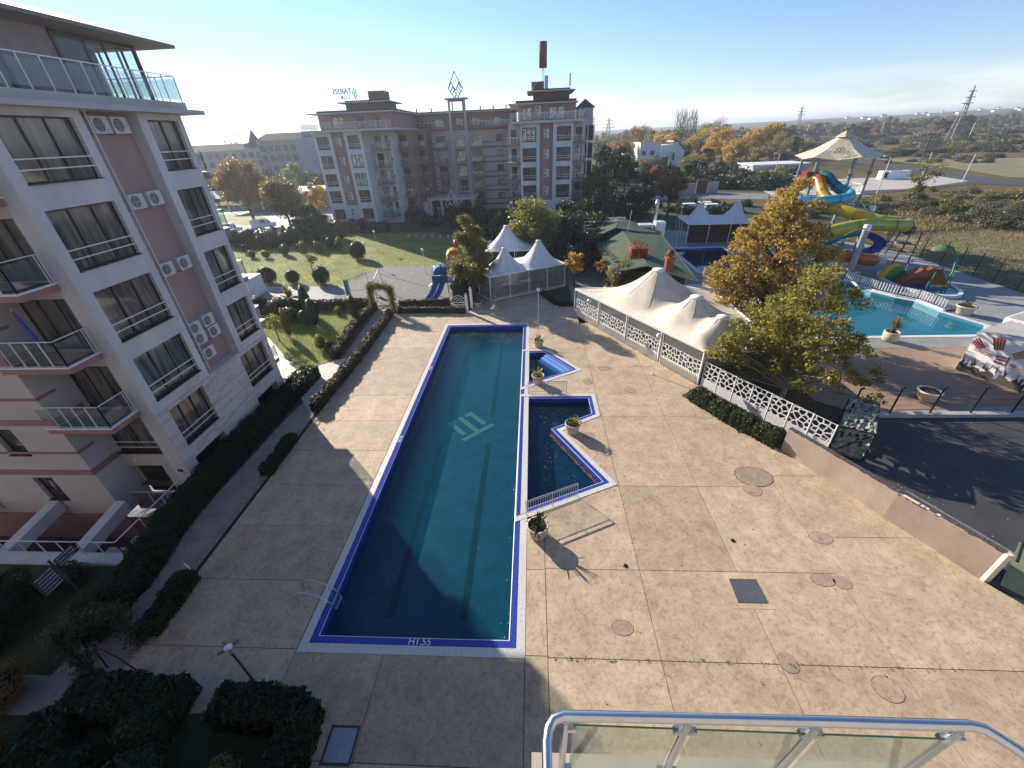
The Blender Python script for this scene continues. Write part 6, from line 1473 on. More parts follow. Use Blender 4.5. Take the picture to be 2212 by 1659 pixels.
# ================================================================ aquapark
SEA = watermat('aqua_water', (.52, .84, .88), (.02, .22, .28), .2)
WPT = mat('white_pool_edge', (.55, .58, .60), .6, var=.08, coords='World'); AQT = mat('aqua_tile', (.05, .21, .29), .4, var=.1, coords='World', scale=.8)
ap, _d = pool('turquoise leisure pool with a curved white balustrade on the right', BIGP, 1.2, -.30, SEA, .30, .12, AQT, name='leisure_pool')
for o in list(ap.children):
    if o.name.startswith(('coping', 'tile_band')): o.data.materials[0] = WPT
    if o.name.startswith(('upper_wall',)): o.data.materials[0] = AQT
up3, _d = pool('small shaded swimming pool beside the green roof', UP3, 1.2, -.30, WATS, .45, .12, TILED, name='upper_pool')
for o in up3.children:
    if o.name.startswith('tile_band'): o.data.materials[0] = WPT
flat('wet_deck', [(18.5, 31.2), (35, 31.0), (37.8, 32.95), (24, 32.95), (18.5, 35)], -.015, DECK3)
flat('plank_floor', [(19.2, 31.2), (35, 30.9), (36, 26), (34, 23.0), (20.5, 22.2), (18.8, 23.5)], -.012, mat('plank_paving', (.20, .13, .09), .8, col2=(.33, .23, .16), scale=2.5, stretch=(.25, 6, 1), bump=.3, coords='World'))
kw = MB().box(19.5, 52, 21.55, 21.9, -.3, .22).build('kerb_wall', CONC); setp(kw, 'rough concrete kerb between plank floor and asphalt yard', 'kerb')
# balustrade around the paddling terrace
pw = [(36.6, 48.8), (36.9, 46.8), (37.3, 44.6), (38.2, 42.9), (39.3, 41.7), (39.5, 40.0), (39.5, 38.7)]
bs = E('balustrade', 'curved white balustrade with many slats above the turquoise pool', 'balustrade', (39, 42, 0))
flat('paddling_terrace', pw+[(42, 39.0), (44.2, 42.3), (45.9, 45.5), (45.6, 49.5), (43.5, 51.3), (39, 52.0), (36.4, 51)], .12, DECK3)
for i in range(len(pw)-1):
    a, b = Vector((*pw[i], .12)), Vector((*pw[i+1], .12)); L_ = (b-a).length; u = (b-a)/L_; Z = Vector((0, 0, 1))
    MB().bar(a+Z*1.0, b+Z*1.0, .05).build('top_rail', BLACKM, bs); MB().bar(a+Z*.12, b+Z*.12, .05).build('bottom_rail', BLACKM, bs)
    MB().bar(a-Z*.15, b-Z*.15, .35, .35).build('plinth', WPT, bs)
    n = int(L_/.27)
    for k in range(n): p = a+u*(L_*(k+.5)/n); MB().bar(p+Z*.15, p+Z*.97, .13, .03).build('slat', WHITE, bs)
    MB().bar(a, a+Z*1.05, .06).build('post', BLACKM, bs)
for (x0, x1) in ((39.6, 41.2), (41.5, 43), (43.3, 45)):
    for k in range(6): x = x0+(x1-x0)*k/6; MB().bar((x, 54.0, .15), (x, 54.0, 1.0), .13, .03).build('slat', WHITE, bs)
pd = E('paddling_pool', 'round shallow paddling pool with white rim and play figures', 'pool', (43, 46, 0))
rim = []
for k in range(28):
    th = 2*math.pi*k/28; rim.append((42.6+2.9*math.cos(th)*(1), 46.2+4.6*math.sin(th)))
m = MB(); A_, B_ = rim, offs(rim, .35); ringsheet(m, A_, B_, .42); ringsheet(m, A_, A_, .12, .42); ringsheet(m, B_, B_, .42, .15); m.build('rim', WPT, pd)
m = MB(); sheet(m, B_, [], .30); m.build('water', WATS, pd); m = MB(); sheet(m, B_, [], .14); m.build('floor', TILEL, pd)
def C2(c): return mat('gloss_'+'_'.join(str(int(v*100)) for v in c), c, .35, var=.12, scale=1.5, spec=.5)
ORG, YEL, GRN, BLU, CYN, TEA, RED, YGR = (.42, .10, .02), (.50, .36, .02), (.04, .22, .06), (.02, .05, .30), (.22, .50, .60), (.01, .17, .20), (.22, .02, .012), (.34, .36, .03)
# figures in the paddling pool
t = E('dragon_figure', 'green and yellow crested dragon slide figure in the paddling pool', 'play figure', (40.8, 47.8, 0))
m = MB(); pr = [(0, 0), (2.3, 0), (2.5, .5), (1.9, 1.0), (1.5, 1.7), (.9, 1.75), (.4, 1.1), (0, .3)]
def extr(pr, o, ux_, th, m):
    o = Vector(o); u = Vector((ux_[0], ux_[1], 0)).normalized(); n = Vector((-u.y, u.x, 0)); vs_ = [o+u*a+Vector((0, 0, b))+n*s for s in (-th/2, th/2) for a, b in pr]; k = len(pr)
    m.idx(vs_, [tuple(range(k)), tuple(range(k, 2*k))[::-1]]+[(i, i+k, (i+1) % k+k, (i+1) % k) for i in range(k)]); return m
extr([(.5, 0), (2.4, 0), (2.6, .5), (2.0, 1.1), (1.4, 1.5), (.9, 1.2)], (39.9, 48.3, .3), (1, -.35), .7, MB()).build('body', C2(GRN), t)
extr([(0, 0), (.6, 0), (1.1, 1.3), (1.6, 1.6), (1.3, 1.8), (.7, 1.5), (.2, .6)], (39.8, 48.35, .3), (1, -.35), .5, MB()).build('crest', C2(YEL), t)
for k in range(4): MB().ball((41.3+.3*k, 47.7-.12*k, 1.2-.22*k), .28, 8).build('scale_lump', C2(GRN), t)
t = E('rock_slide', 'dark red wavy rock slide in the paddling pool', 'play figure', (41.8, 46.2, 0))
extr([(0, 0), (2.6, 0), (3.0, 1.6), (2.6, 1.8), (2.2, 1.5), (1.7, 1.6), (1.2, 1.2), (.7, 1.0), (.3, .5)], (40.7, 46.6, .3), (1, -.15), 1.0, MB()).build('rock', C2((.20, .05, .02)), t)
extr([(.6, .35), (2.4, .6), (2.4, .72), (.6, .5)], (40.8, 46.0, .3), (1, -.15), .12, MB()).build('groove', C2((.12, .02, .01)), t)
t = E('ramp_slide', 'orange ramp slide with yellow edge and green frame by the flower shower', 'play slide', (43.9, 45.6, 0))
m = MB(); m.idx([(43.0, 45.0, .5), (44.5, 44.7, .5), (44.8, 46.4, 1.7), (43.3, 46.7, 1.7)], [(0, 1, 2, 3), (3, 2, 1, 0)]); m.build('ramp', C2((.48, .16, .03)), t); MB().bar((42.95, 44.95, .45), (44.55, 44.65, .45), .12).build('yellow_edge', C2(YEL), t)
for p in ((42.9, 45.0), (44.6, 44.7), (43.2, 46.8), (44.9, 46.5)): MB().tube([(*p, .2), (*p, 1.8)], .07, 6).build('green_post', C2(GRN), t)
t = E('flower_shower', 'tall green stem with a red-rimmed flower shower above the paddling pool', 'shower', (44.4, 44.9, 0))
MB().tube([(44.4, 44.9, .3), (44.8, 45.2, 1.8), (45.2, 46.0, 3.2), (45.1, 46.8, 3.9), (44.6, 47.2, 4.1)], .09, 8).build('stem', C2(GRN), t)
MB().lathe([(.1, 4.05), (.5, 3.95), (.85, 3.75), (.95, 3.6)], (44.4, 47.2, 0), 14).build('flower', C2((.07, .18, .06)), t); MB().tube([(44.4+.93*math.cos(k*.45), 47.2+.93*math.sin(k*.45), 3.62) for k in range(15)], .08, 6).build('flower_rim', C2((.25, .05, .04)), t)
for x, y, lab in ((43.2, 49.0, 'small green flower jet with purple petals left of the big flower'), (46.2, 46.8, 'small green flower jet with purple petals right of the big flower')):
    t = E('flower_jet', lab, 'shower', (x, y, 0)); MB().tube([(x, y, .1), (x+.1, y, 1.2), (x, y+.1, 1.9)], .07, 6).build('stem', C2((.10, .30, .12)), t)
    for k in range(5): MB().ball((x+.3*math.cos(k*1.25), y+.1+.3*math.sin(k*1.25), 1.95), .2, 8, .4).build('petal', C2((.25, .10, .30)), t)
# water tower with roof
tw = E('slide_tower', 'slide tower with cream hexagonal TARSIS canopy on tall steel legs', 'tower', (44.6, 68, 0))
HA = R(-33)
TX, TZ = 43.4, .45
HX = lambda r, k, z: (TX+r*.84*math.cos(math.pi/3*k+HA), 68+r*.84*math.sin(math.pi/3*k+HA), z+(TZ if z > 9 else 0))
CANO = mat('cream_canopy', (.60, .50, .32), .6, col2=(.66, .56, .38), scale=.8, coords='World')
for k in range(6):
    m = MB(); a, b = HX(6.4, k, 11.35), HX(6.4, k+1, 11.35); mid = ((a[0]+b[0])/2, (a[1]+b[1])/2, 11.45); c, d = HX(1.0, k, 13.55), HX(1.0, k+1, 13.55)
    mu = [(a[i]+c[i])/2-(0, 0, .25)[i] for i in range(3)]; mv = [(b[i]+d[i])/2-(0, 0, .25)[i] for i in range(3)]
    m.face([a, mid, mu]); m.face([mid, b, mv]); m.face([mid, mv, mu]); m.face([mu, mv, d, c]); m.build('canopy_panel', CANO, tw)
    MB().tube([HX(5.0, k, 0), HX(5.0, k, 11.5)], .17, 10).build('leg', mat('galvanised', (.27, .285, .30), .5, .2), tw); MB().lathe([(.3, 9.55), (.3, 9.75)], (HX(5, k, 0)[0], HX(5, k, 0)[1], 0), 10).build('collar', ACD, tw)
    MB().bar(HX(5.0, k, 6.9), HX(5.0, k+1, 6.9), .18).build('ring_beam', STEEL, tw)
    MB().bar(HX(5.0, k, 11.2), HX(5.0, k+1, 11.2), .14).build('ring_beam', STEEL, tw)
    if k != 4:
        a, b = Vector(HX(4.9, k, 7.0)), Vector(HX(4.9, k+1, 7.0))
        MB().bar(a+Vector((0, 0, 1.15)), b+Vector((0, 0, 1.15)), .07).build('handrail', RAILW, tw)
        for q in range(1, 12): p = a+(b-a)*(q/12); MB().bar(p, p+Vector((0, 0, 1.15)), .04).build('railing_bar', RAILW, tw)
    MB().bar(HX(5.0, k, 4.2), HX(2.6, k, 6.8), .12).build('brace', STEEL, tw)
m = MB(); m.lathe([(.9, 13.5), (1.25, 13.6), (.02, 14.35)], (TX, 68, TZ), 6, False); m.build('canopy_cap', CANO, tw)
MB().prism([HX(4.9, k, 0)[:2] for k in range(6)], 6.75, 6.95, True).build('platform', RAILW, tw)
for f in range(2):
    z0, z1 = f*3.4, f*3.4+3.4; x0, x1 = (45.5, 49) if f == 0 else (49, 45.5)
    for k in range(11): q = k/10; MB().box(x0+(x1-x0)*q-.2, x0+(x1-x0)*q+.2, 64.6+f*1.4, 65.9+f*1.4, z0+(z1-z0)*q, z0+(z1-z0)*q+.05).build('stair_tread', RAILW, tw)
    MB().bar((x0, 64.6+f*1.4, z0+1), (x1, 64.6+f*1.4, z1+1), .06).build('stair_rail', RAILW, tw)
fa = Vector((math.cos(HA), math.sin(HA), 0)); fi = Vector((-math.sin(HA), math.cos(HA), 0)); sl = (fi*(5.54-.87)*.84+Vector((0, 0, 2.2))).normalized(); M0 = Matrix((fa, sl, fa.cross(sl))).transposed().to_4x4()
def canp(a, f): q = Vector((TX, 68, 0))+fa*a-fi*((5.54-f*(5.54-.87))*.84+.10); return (q.x, q.y, TZ+11.4+f*2.1-.15*math.sin(3.14*min(1, f*1.0)))
p = canp(0, .20); txt_at('TARSIS', .8, p[0], p[1], p[2]+.16, tw, 'lettering', M0, SD, .01)
p = canp(0, .38); m = MB()
for P in logo_polys(): sheet(m, [(q[0]*.30, q[1]*.42) for q in P], [], 0)
o = m.build('logo', SD, tw, local=True); o.matrix_local = Matrix.Translation(Vector((p[0], p[1], p[2]+.2))-tw.location) @ M0 @ Matrix.Rotation(R(-60), 4, 'Z')
# slides
def AA(x, y, Y): q = PY(1676.4+.125*x, 276.5+.125*y, Y); return Vector((q[0], Y, q[1]))
def BB_(x, y, Y): q = PY(1693.6+.15626*x, 449.3+.15626*y, Y); return Vector((q[0], Y, q[1]))
def smooth(P, n=6):
    P = [Vector(p) for p in P]; out = []
    for i in range(len(P)-1):
        p0, p1, p2, p3 = P[max(i-1, 0)], P[i], P[i+1], P[min(i+2, len(P)-1)]
        for k in range(n):
            t = k/n; out.append(.5*((2*p1)+(-p0+p2)*t+(2*p0-5*p1+4*p2-p3)*t*t+(-p0+3*p1-3*p2+p3)*t**3))
    out.append(P[-1]); return out
def slide(label, segs, r=.62, open_=()):
    first = segs[0][0][0]; t = E('water_slide', label, 'water slide', (first[0], first[1], 0))
    for pts, col, op in segs:
        P = smooth(pts); m = MB()
        if not op:
            m.tube(P, r, 16, cap=False); m.build('tube', C2(col), t)
        else:      # open flume: half pipe
            vs_ = []; n = 10
            for i in range(len(P)):
                d = (P[min(i+1, len(P)-1)]-P[max(i-1, 0)]).normalized(); x = d.cross(Vector((0, 0, 1))).normalized(); y = x.cross(d)
                for k in range(n+1): a = math.pi+math.pi*k/n; vs_.append(P[i]+x*math.cos(a)*r+y*math.sin(a)*r)
            m.idx(vs_, [(i*(n+1)+k, i*(n+1)+k+1, (i+1)*(n+1)+k+1, (i+1)*(n+1)+k) for i in range(len(P)-1) for k in range(n)], True); m.build('flume', C2(col), t)
        for i in range(6, len(P)-2, 9):
            if op: continue
            d = (P[i+1]-P[i-1]).normalized()*.06; m = MB(); m.tube([P[i]-d, P[i]+d], r+.06, 16, cap=False); m.build('flange', C2(tuple(c*.55 for c in col)), t)
    return t
slide('orange and yellow spiral tube slide winding down from the tower', [
    ([AA(640, 880, 66), AA(740, 900, 65), AA(770, 1010, 64)], ORG, False),
    ([AA(770, 1010, 64), AA(800, 1110, 63), AA(860, 1210, 62), AA(900, 1300, 61), AA(980, 1390, 59.5)], (.48, .26, .02), False),
    ([AA(980, 1390, 59.5), AA(1100, 1410, 58.5), AA(1280, 1470, 57.5), AA(1450, 1510, 56.8), AA(1650, 1570, 56.2)], YEL, False),
    ([AA(1650, 1570, 56.2), BB_(1350, 180, 55.5), BB_(1590, 200, 55)], YGR, False),
    ([BB_(1590, 200, 55), BB_(1700, 215, 54.5), BB_(1700, 245, 53.4)], (.26, .12, .02), False),
    ([BB_(1700, 245, 53.4), BB_(1500, 240, 53), BB_(1150, 230, 53), BB_(860, 270, 53), BB_(600, 330, 53)], YGR, False),
    ([BB_(600, 330, 53), BB_(420, 385, 52.6), BB_(250, 430, 52), BB_(180, 500, 51.5), BB_(300, 545, 51.2)], (.40, .33, .02), False),
    ([BB_(300, 545, 51.2), BB_(500, 590, 51), BB_(790, 660, 51)], YGR, False),
    ([BB_(790, 660, 51), BB_(1000, 695, 51), BB_(1240, 725, 51)], ORG, False)], .68)
MB().ball(tuple(BB_(1240, 725, 51)), .6, 12).build('slide_end', C2(ORG), bpy.data.objects['water_slide'])
m = MB(); q = AA(600, 870, 66.3); m.box(q.x-.9, q.x+.7, 66, 67.4, q.z-.8, q.z+.9); m.build('start_box', C2(RED), bpy.data.objects['water_slide'])
slide('teal and pale blue tube slide curling round the tower', [
    ([AA(800, 800, 67), AA(900, 860, 66), AA(980, 960, 65), AA(1080, 1040, 64)], TEA, False),
    ([AA(1080, 1040, 64), AA(1180, 1090, 63), AA(1270, 1140, 62)], (.02, .28, .32), False),
    ([AA(1270, 1140, 62), AA(1270, 1190, 61), AA(1150, 1225, 60.2), AA(950, 1250, 60), AA(700, 1280, 60)], (.06, .36, .46), False),
    ([AA(700, 1280, 60), AA(560, 1265, 60), AA(400, 1240, 60.5), AA(290, 1220, 61.5), AA(240, 1180, 63), AA(300, 1140, 64.5)], CYN, False),
    ([AA(300, 1140, 64.5), Vector((38, 64, 5.6)), Vector((36, 61, 4.8)), BB_(560, 430, 57), BB_(800, 360, 57), BB_(1080, 310, 57.5)], TEA, False),
    ([BB_(1080, 310, 57.5), BB_(1200, 350, 57), BB_(1310, 420, 56), BB_(1320, 510, 55), BB_(1200, 570, 54.2), BB_(1000, 590, 54)], BLU, True),
    ([BB_(1000, 590, 54), BB_(700, 620, 53), BB_(450, 690, 52)], BLU, True)], .64)
slide('pale blue open slide run-out seen through the brown plane tree', [([BB_(520, 690, 52), BB_(400, 735, 51), BB_(260, 765, 50), BB_(120, 740, 49)], CYN, True)], .7)
MB().bar(tuple(AA(1400, 1370, 66)), tuple(AA(1620, 1450, 66)), 1.0, .12).build('pale_panel', C2(CYN), tw)
for (x, y, h, lab) in ((37.6, 49.8, 5.9, 'nearest thick grey pillar carrying the slides'), (44.2, 59.0, 6.4, 'thick grey pillar with white top behind the yellow tube')):
    t = E('slide_pillar', lab, 'pillar', (x, y, 0)); MB().tube([(x, y, 0), (x, y, h)], [.36, .32], 14).build('column', mat('galvanised'), t); MB().lathe([(.36, h-.6), (.37, h), (.01, h+.03)], (x, y, 0), 14).build('top', RAILW, t)
    MB().tube([(x, y, h-.3), (x-1.6, y-.3, h-.6), (x-2.2, y, h-1.1)], .09, 6).build('arm', ACD, t); MB().tube([(x, y, h-.2), (x+1.6, y, h-.2)], .09, 6).build('arm', ACD, t)
    MB().lathe([(.6, 0), (.6, .06), (.38, .1)], (x, y, 0), 14).build('base', ACD, t)
t = E('tipping_bucket', 'red tipping bucket hung between tall blue posts beside the blue slide', 'play equipment', (47.5, 57, 0))
for p, q in (((46.7, 55.3), (48.4, 56.6)), ((48.2, 54.9), (49.2, 55.9)), ((48.6, 59.4), (48.9, 58.8)), ((46.9, 58.6), (47.4, 58))):
    MB().tube([(*p, 0), (*q, 2.9), (q[0]-.1, q[1], 3.6)], .08, 7).build('blue_post', C2((.02, .035, .12)), t)
MB().lathe([(.25, 3.0), (.75, 3.35), (.85, 3.9), (.80, 3.9), (.7, 3.4)], (48.6, 57.4, 0), 14).build('bucket', C2((.25, .06, .04)), t); MB().lathe([(.95, 2.1), (.95, 2.2), (.01, 2.22)], (48.2, 57.0, 0), 14).build('plate', C2((.04, .01, .02)), t)
MB().tube([(46.9, 58.6, 2.0), (49.2, 55.9, 2.0)], .06, 6).build('cross_bar', C2((.02, .035, .12)), t)
# far fence of black posts, near fence with cables
t = E('wire_fence', 'fence of tall black posts between the aquapark and the dry meadow', 'fence', (51, 50, 0))
for p in ((50.2, 62), (50.8, 59.5), (51.5, 57.2), (51.4, 54.0), (51.3, 51.5), (51.1, 49.1), (51.1, 46.7), (51.2, 44.2), (51.4, 41.6), (51.6, 39), (51.8, 36.3)):
    MB().tube([(*p, 0), (*p, 2.7)], .05, 6).build('post', BLACKM, t); MB().bar((p[0], p[1], 2.65), (p[0]+.35, p[1]+.3, 2.8), .05).build('arm', BLACKM, t)
for z in (.3, 1.3, 2.3): MB().tube([(50.8, 59.5, z), (51.5, 57.2, z), (51.1, 49.1, z), (51.2, 44.2, z), (51.8, 36.3, z)], .012, 4).build('wire', BLACKM, t)
t = E('cable_fence', 'black cable fence on the kerb between plank floor and asphalt yard', 'fence', (25, 21.8, .22))
for k, x in enumerate((19.9, 22.3, 24.7, 27.1, 29.5, 31.9, 34.3, 36.7)):
    MB().tube([(x, 21.75, .2), (x, 21.75, 2.05)], .05, 7).build('post', BLACKM, t); MB().tube([(x-.02, 21.75, 2.0), (x+.16, 21.75, 2.1)], .06, 6).build('post_cap', BLACKM, t)
for z in (.45, .8, 1.2, 1.6, 1.98): MB().tube([(19.9, 21.75, z), (36.7, 21.75, z)], .009, 4).build('cable', BLACKM, t)
# stage box with mural
st = E('music_stage', 'white box with TARSIS MUSIC mural of a cheering crowd by the leisure pool', 'stage box', (31.1, 27.5, 0))
MURW = mat('mural_white', (.86, .84, .80), .6, var=.03); CROWD = mat('mural_dark', (.09, .075, .07), .7, var=.3, scale=6)
S0, S1 = Vector((31.1, 27.5, 0)), Vector((32.55, 24.35, 0)); su = (S1-S0).normalized(); sn = Vector((su.y, -su.x, 0)); sn = sn if sn.x < 0 else -sn
SW = (S1-S0).length; HS = 3.1; back = -sn*3.9
vs_ = [S0, S1, S1+back, S0+back]; m = MB(); m.idx([p for p in vs_]+[p+Vector((0, 0, HS)) for p in vs_], [(0, 4, 5, 1), (1, 5, 6, 2), (2, 6, 7, 3), (3, 7, 4, 0), (0, 1, 5, 4)][:4]); m.build('box_wall', MURW, st)
m = MB(); m.idx([p+Vector((0, 0, HS)) for p in vs_], [(0, 1, 2, 3), (3, 2, 1, 0)][:1]); m.idx([p+Vector((0, 0, HS+.02)) for p in vs_], [(3, 2, 1, 0)]); m.build('roof', mat('box_roof', (.40, .36, .31), .7, col2=(.5, .46, .4), scale=1.5), st)
MS = Matrix((su, Vector((0, 0, 1)), su.cross(Vector((0, 0, 1))))).transposed().to_4x4()
if su.cross(Vector((0, 0, 1))).dot(sn) < 0: MS = Matrix((-su, Vector((0, 0, 1)), (-su).cross(Vector((0, 0, 1))))).transposed().to_4x4()
def SP_(a, z, d=.02): return S0+su*a+Vector((0, 0, z))+sn*d
def flatpoly(name, pts, mt, d=.02):
    m = MB(); P = [SP_(a, z, d) for a, z in pts]; nrm = (P[1]-P[0]).cross(P[2]-P[0]); 
    m.face(P if nrm.dot(sn) > 0 else P[::-1]); m.build(name, mt, st)
# rays
rc = [((.42, .02, .06), (.66, 2.02), (.06, 2.45), .20, .30), ((.46, .05, .04), (1.42, 2.25), (1.12, 3.06), .24, .36), ((.50, .30, .05), (2.22, 2.12), (2.95, 2.75), .22, .34)]
for col, p0, p1, w0, w1 in rc:
    d = Vector((p1[0]-p0[0], p1[1]-p0[1])).normalized(); px_, py_ = -d.y, d.x
    for k in range(4):
        f0, f1 = -1+k*.5, -1+k*.5+.34
        c_ = tuple(col[i]*(1-.12*k) for i in range(3)); L4 = [(p0[0]+px_*w0*f0, p0[1]+py_*w0*f0), (p1[0]+px_*w1*f0, p1[1]+py_*w1*f0), (p1[0]+px_*w1*f1, p1[1]+py_*w1*f1), (p0[0]+px_*w0*f1, p0[1]+py_*w0*f1)]
        flatpoly('ray', [(min(SW-.02, max(.02, q[0])), min(HS-.02, q[1])) for q in L4], C2(c_))
DR = mat('mural_red', (.34, .07, .06), .6)
for s_, a, z in (('TARSIS', .78, 1.80), ('MUSIC', 2.80, 1.42)):
    p = SP_(a, z, .03); mw_ = Matrix.Translation(p-st.location) @ MS @ Matrix.Rotation(R(-9), 4, 'Z'); text('lettering', s_, .36, DR, st, mw=mw_, ext=.003)
m = MB()
for P in logo_polys(): sheet(m, [(q[0]*.25, q[1]*.25) for q in P], [], 0)
o = m.build('logo', DR, st, local=True); o.matrix_local = Matrix.Translation(SP_(1.80, 1.66, .025)-st.location) @ MS @ Matrix.Rotation(R(4), 4, 'Z')
rr = random.Random(8); n = 60; top = []
for k in range(n+1): a = SW*k/n; top.append((a, .58+.10*math.sin(k*.5)+rr.uniform(-.06, .10)))
for k in range(n): flatpoly('crowd', [(top[k][0], .02), (top[k+1][0], .02), top[k+1], top[k]], CROWD, .012)
for k in range(18):
    a = rr.uniform(.1, SW-.1); z = .65+rr.uniform(0, .2)
    flatpoly('crowd_head', [(a+.08*math.cos(q*.785), z+.1*math.sin(q*.785)) for q in range(8)], CROWD, .015)
    b = a+rr.uniform(-.25, .25); flatpoly('crowd_arm', [(a-.02, z), (a+.03, z), (b+.02, z+.45), (b-.01, z+.45)], CROWD, .017)
flatpoly('crowd_figure', [(1.95, .3), (2.15, .3), (2.2, .8), (2.1, 1.0), (2.0, .85)], mat('mural_lilac', (.30, .22, .34), .6), .02)
MB().bar(S1+sn*.05+Vector((0, 0, .0)), S1+sn*.05+Vector((0, 0, HS)), .06).build('corner_post', BLACKM, st)
e1 = S1+Vector((3.2, .6, 0)); m = MB(); m.idx([S1+Vector((.05, -.02, .1)), e1+Vector((0, 0, .1)), e1+Vector((0, 0, 2.9)), S1+Vector((.05, -.02, 2.9))], [(0, 1, 2, 3), (3, 2, 1, 0)][:1]); m.build('cream_shutter', mat('cream_shutter', (.62, .52, .32), .6), st)
t = E('white_bar', 'white bar kiosk roof with lettering behind the mural box at the right edge', 'kiosk', (38, 30, 0))
K0 = Vector((34.95, 29.75, 0)); K1 = K0+su*7; KB = -sn*5
KR = lambda e_: [tuple((K0-su*e_+sn*e_).xy), tuple((K1+sn*e_).xy), tuple((K1+KB).xy), tuple((K0+KB-su*e_).xy)]
MB().prism(KR(-.25), 0, 2.6).build('wall', WHITE, t); MB().prism(KR(0), 2.6, 3.12, True).build('roof_edge', WHITE, t); MB().prism(KR(-.12), 3.12, 3.15).build('roof', CONC, t)
rr = random.Random(2)
for k in range(12):
    p = K0+su*(.35+k*.42)+sn*.015
    MB().bar(p+Vector((0, 0, 2.72)), p+su*rr.uniform(-.08, .08)+Vector((0, 0, 3.0)), .08, .02, up=sn).build('dancing_figure', SD, t)
# planters there
def bigpot(label, x, y, pl, r, h, seed):
    planter(label, x, y, pl, r, h, seed, 'pots of the aquapark')
t = E('planter', 'stone-clad pot with a spiky yucca on the edge of the turquoise pool', 'planter', (30.0, 32.5, 0), group='pots of the aquapark')
MB().lathe([(.02, 0), (.5, 0), (.56, .1), (.58, .8), (.5, .82), (.48, .7)], (30, 32.5, 0), 18).build('pot', mat('stone_pot', (.42, .38, .30), .85, var=.3, scale=10, bump=.5), t)
for k, (dx, dy, h) in enumerate(((0, 0, 1.5), (.2, .1, 1.2), (-.2, .05, 1.3), (.05, -.2, 1.0))):
    MB().tube([(30+dx*.4, 32.5+dy*.4, .7), (30+dx, 32.5+dy, .7+h-.5)], .05, 6).build('stem', BARK, t); palm('', 30+dx, 32.5+dy, 0, 26, .62, L_YG, .7+h-.5, seed=k+40, parent=t, wd=.035, droop=.3)
bigpot('round pot with dark shrub at the end of the balustrade', 40.6, 38.0, 'flowers', .7, .8, 7)
bigpot('dark empty round pot behind the cable fence', 26.0, 23.6, None, .62, .7, 9)
# ---- green roofed pool building
gb = E('pool_building', 'low building with overlapping dark green felt roofs and brick chimneys', 'building', (12, 52, 0))
GRF = mat('green_felt', (.035, .065, .035), .9, col2=(.06, .10, .055), scale=1.5, bump=.4, bscale=22, coords='World'); EDG = mat('roof_edge_pale', (.40, .42, .36), .7)
WB = mat('brown_wall', (.13, .07, .045), .8, coords='World')
def roofp(pts, name='roof', th=.14):
    m = MB(); P = [Vector(p) for p in pts]; Z = Vector((0, 0, th)); k = len(P); n_ = (P[1]-P[0]).cross(P[2]-P[0])
    if n_.z < 0: P = P[::-1]
    m.face(P); m.face([p-Z for p in P][::-1])
    r_ = m.build(name, GRF, gb); e_ = MB()
    for i in range(k): e_.face([P[i]-Z, P[(i+1) % k]-Z, P[(i+1) % k]+Vector((0, 0, .03)), P[i]+Vector((0, 0, .03))]); e_.face([P[i]-Z, P[(i+1) % k]-Z, P[(i+1) % k]+Vector((0, 0, .03)), P[i]+Vector((0, 0, .03))][::-1])
    e_.build('roof_edge', EDG, r_)
roofp([(12.4, 66, 4.2), (18.4, 62, 3.0), (16.2, 40.0, 3.0), (11.6, 42.0, 4.2)])       # east slope
roofp([(12.4, 66, 4.2), (11.6, 42.0, 4.2), (8.3, 43.5, 3.1), (8.4, 57, 3.1)])         # west slope
roofp([(13.3, 67.5, 4.6), (6.9, 63, 3.6), (6.6, 55.5, 3.6), (11.4, 59.3, 4.6)])       # raised west wing
roofp([(13.3, 67.5, 4.6), (11.4, 59.3, 4.6), (14.8, 60, 3.9), (18.6, 62.5, 3.1)])
m = MB(); m.prism([(9, 45), (11.8, 43.5), (15.6, 42), (17.6, 61), (12.5, 65), (8.9, 57)], 0, 2.95); m.build('wall', WB, gb)
m = MB(); m.prism([(7.4, 57.5), (11, 60), (12.5, 65), (7.6, 62)], 0, 3.5); m.build('wall', WB, gb)
BRK = mat('red_brick', (.17, .055, .03), .9, col2=(.27, .10, .055), scale=9, bump=.5, coords='World')
def chimney(label, x, y, w_, z0, z1, top):
    t = E('chimney', label, 'chimney', (x, y, z0)); c = 0
    z = z0
    while z < z1:
        for s_ in range(4):
            off_ = (.12 if c % 2 else 0)
            for q in range(max(1, int(w_*2/.26))):
                a = -w_+q*.26+off_; b = min(a+.245, w_)
                if a >= w_: continue
                d = w_+random.Random(c*31+q+s_).uniform(-.012, .012)
                if s_ == 0: bx_ = (x+a, x+b, y-d, y-d+.1)
                elif s_ == 1: bx_ = (x+a, x+b, y+d-.1, y+d)
                elif s_ == 2: bx_ = (x-d, x-d+.1, y+a, y+b)
                else: bx_ = (x+d-.1, x+d, y+a, y+b)
                _BR.append((t, bx_, z))
        z += .085; c += 1
    MB().box(x-w_+.05, x+w_-.05, y-w_+.05, y+w_-.05, z0-.3, z1-.01).build('mortar_core', mat('mortar', (.20, .17, .14), .9), t)
    m = MB()
    for tt_, bx_, zz in _BR:
        if tt_ is t: m.box(*bx_, zz, zz+.072)
    o = m.build('brick', BRK, t); o['kind'] = 'stuff'
    MB().box(x-w_-.08, x+w_+.08, y-w_-.08, y+w_+.08, z1, z1+.12).build('cap', BRK, t)
    if top: MB().lathe([(.1, z1+.1), (w_*1.1, z1+.35), (w_*.9, z1+.7), (.05, z1+.85)], (x, y, 0), 10).build('cowl', mat('rust_cowl', (.13, .05, .03), .8), t)
_BR = []
chimney('wide brick chimney overgrown with red creeper on the green roof', 11.5, 46.3, .85, 3.2, 4.9, False)
chimney('slim brick chimney with rounded cowl behind the big tent peak', 13.6, 41.6, .38, 2.8, 4.9, True)
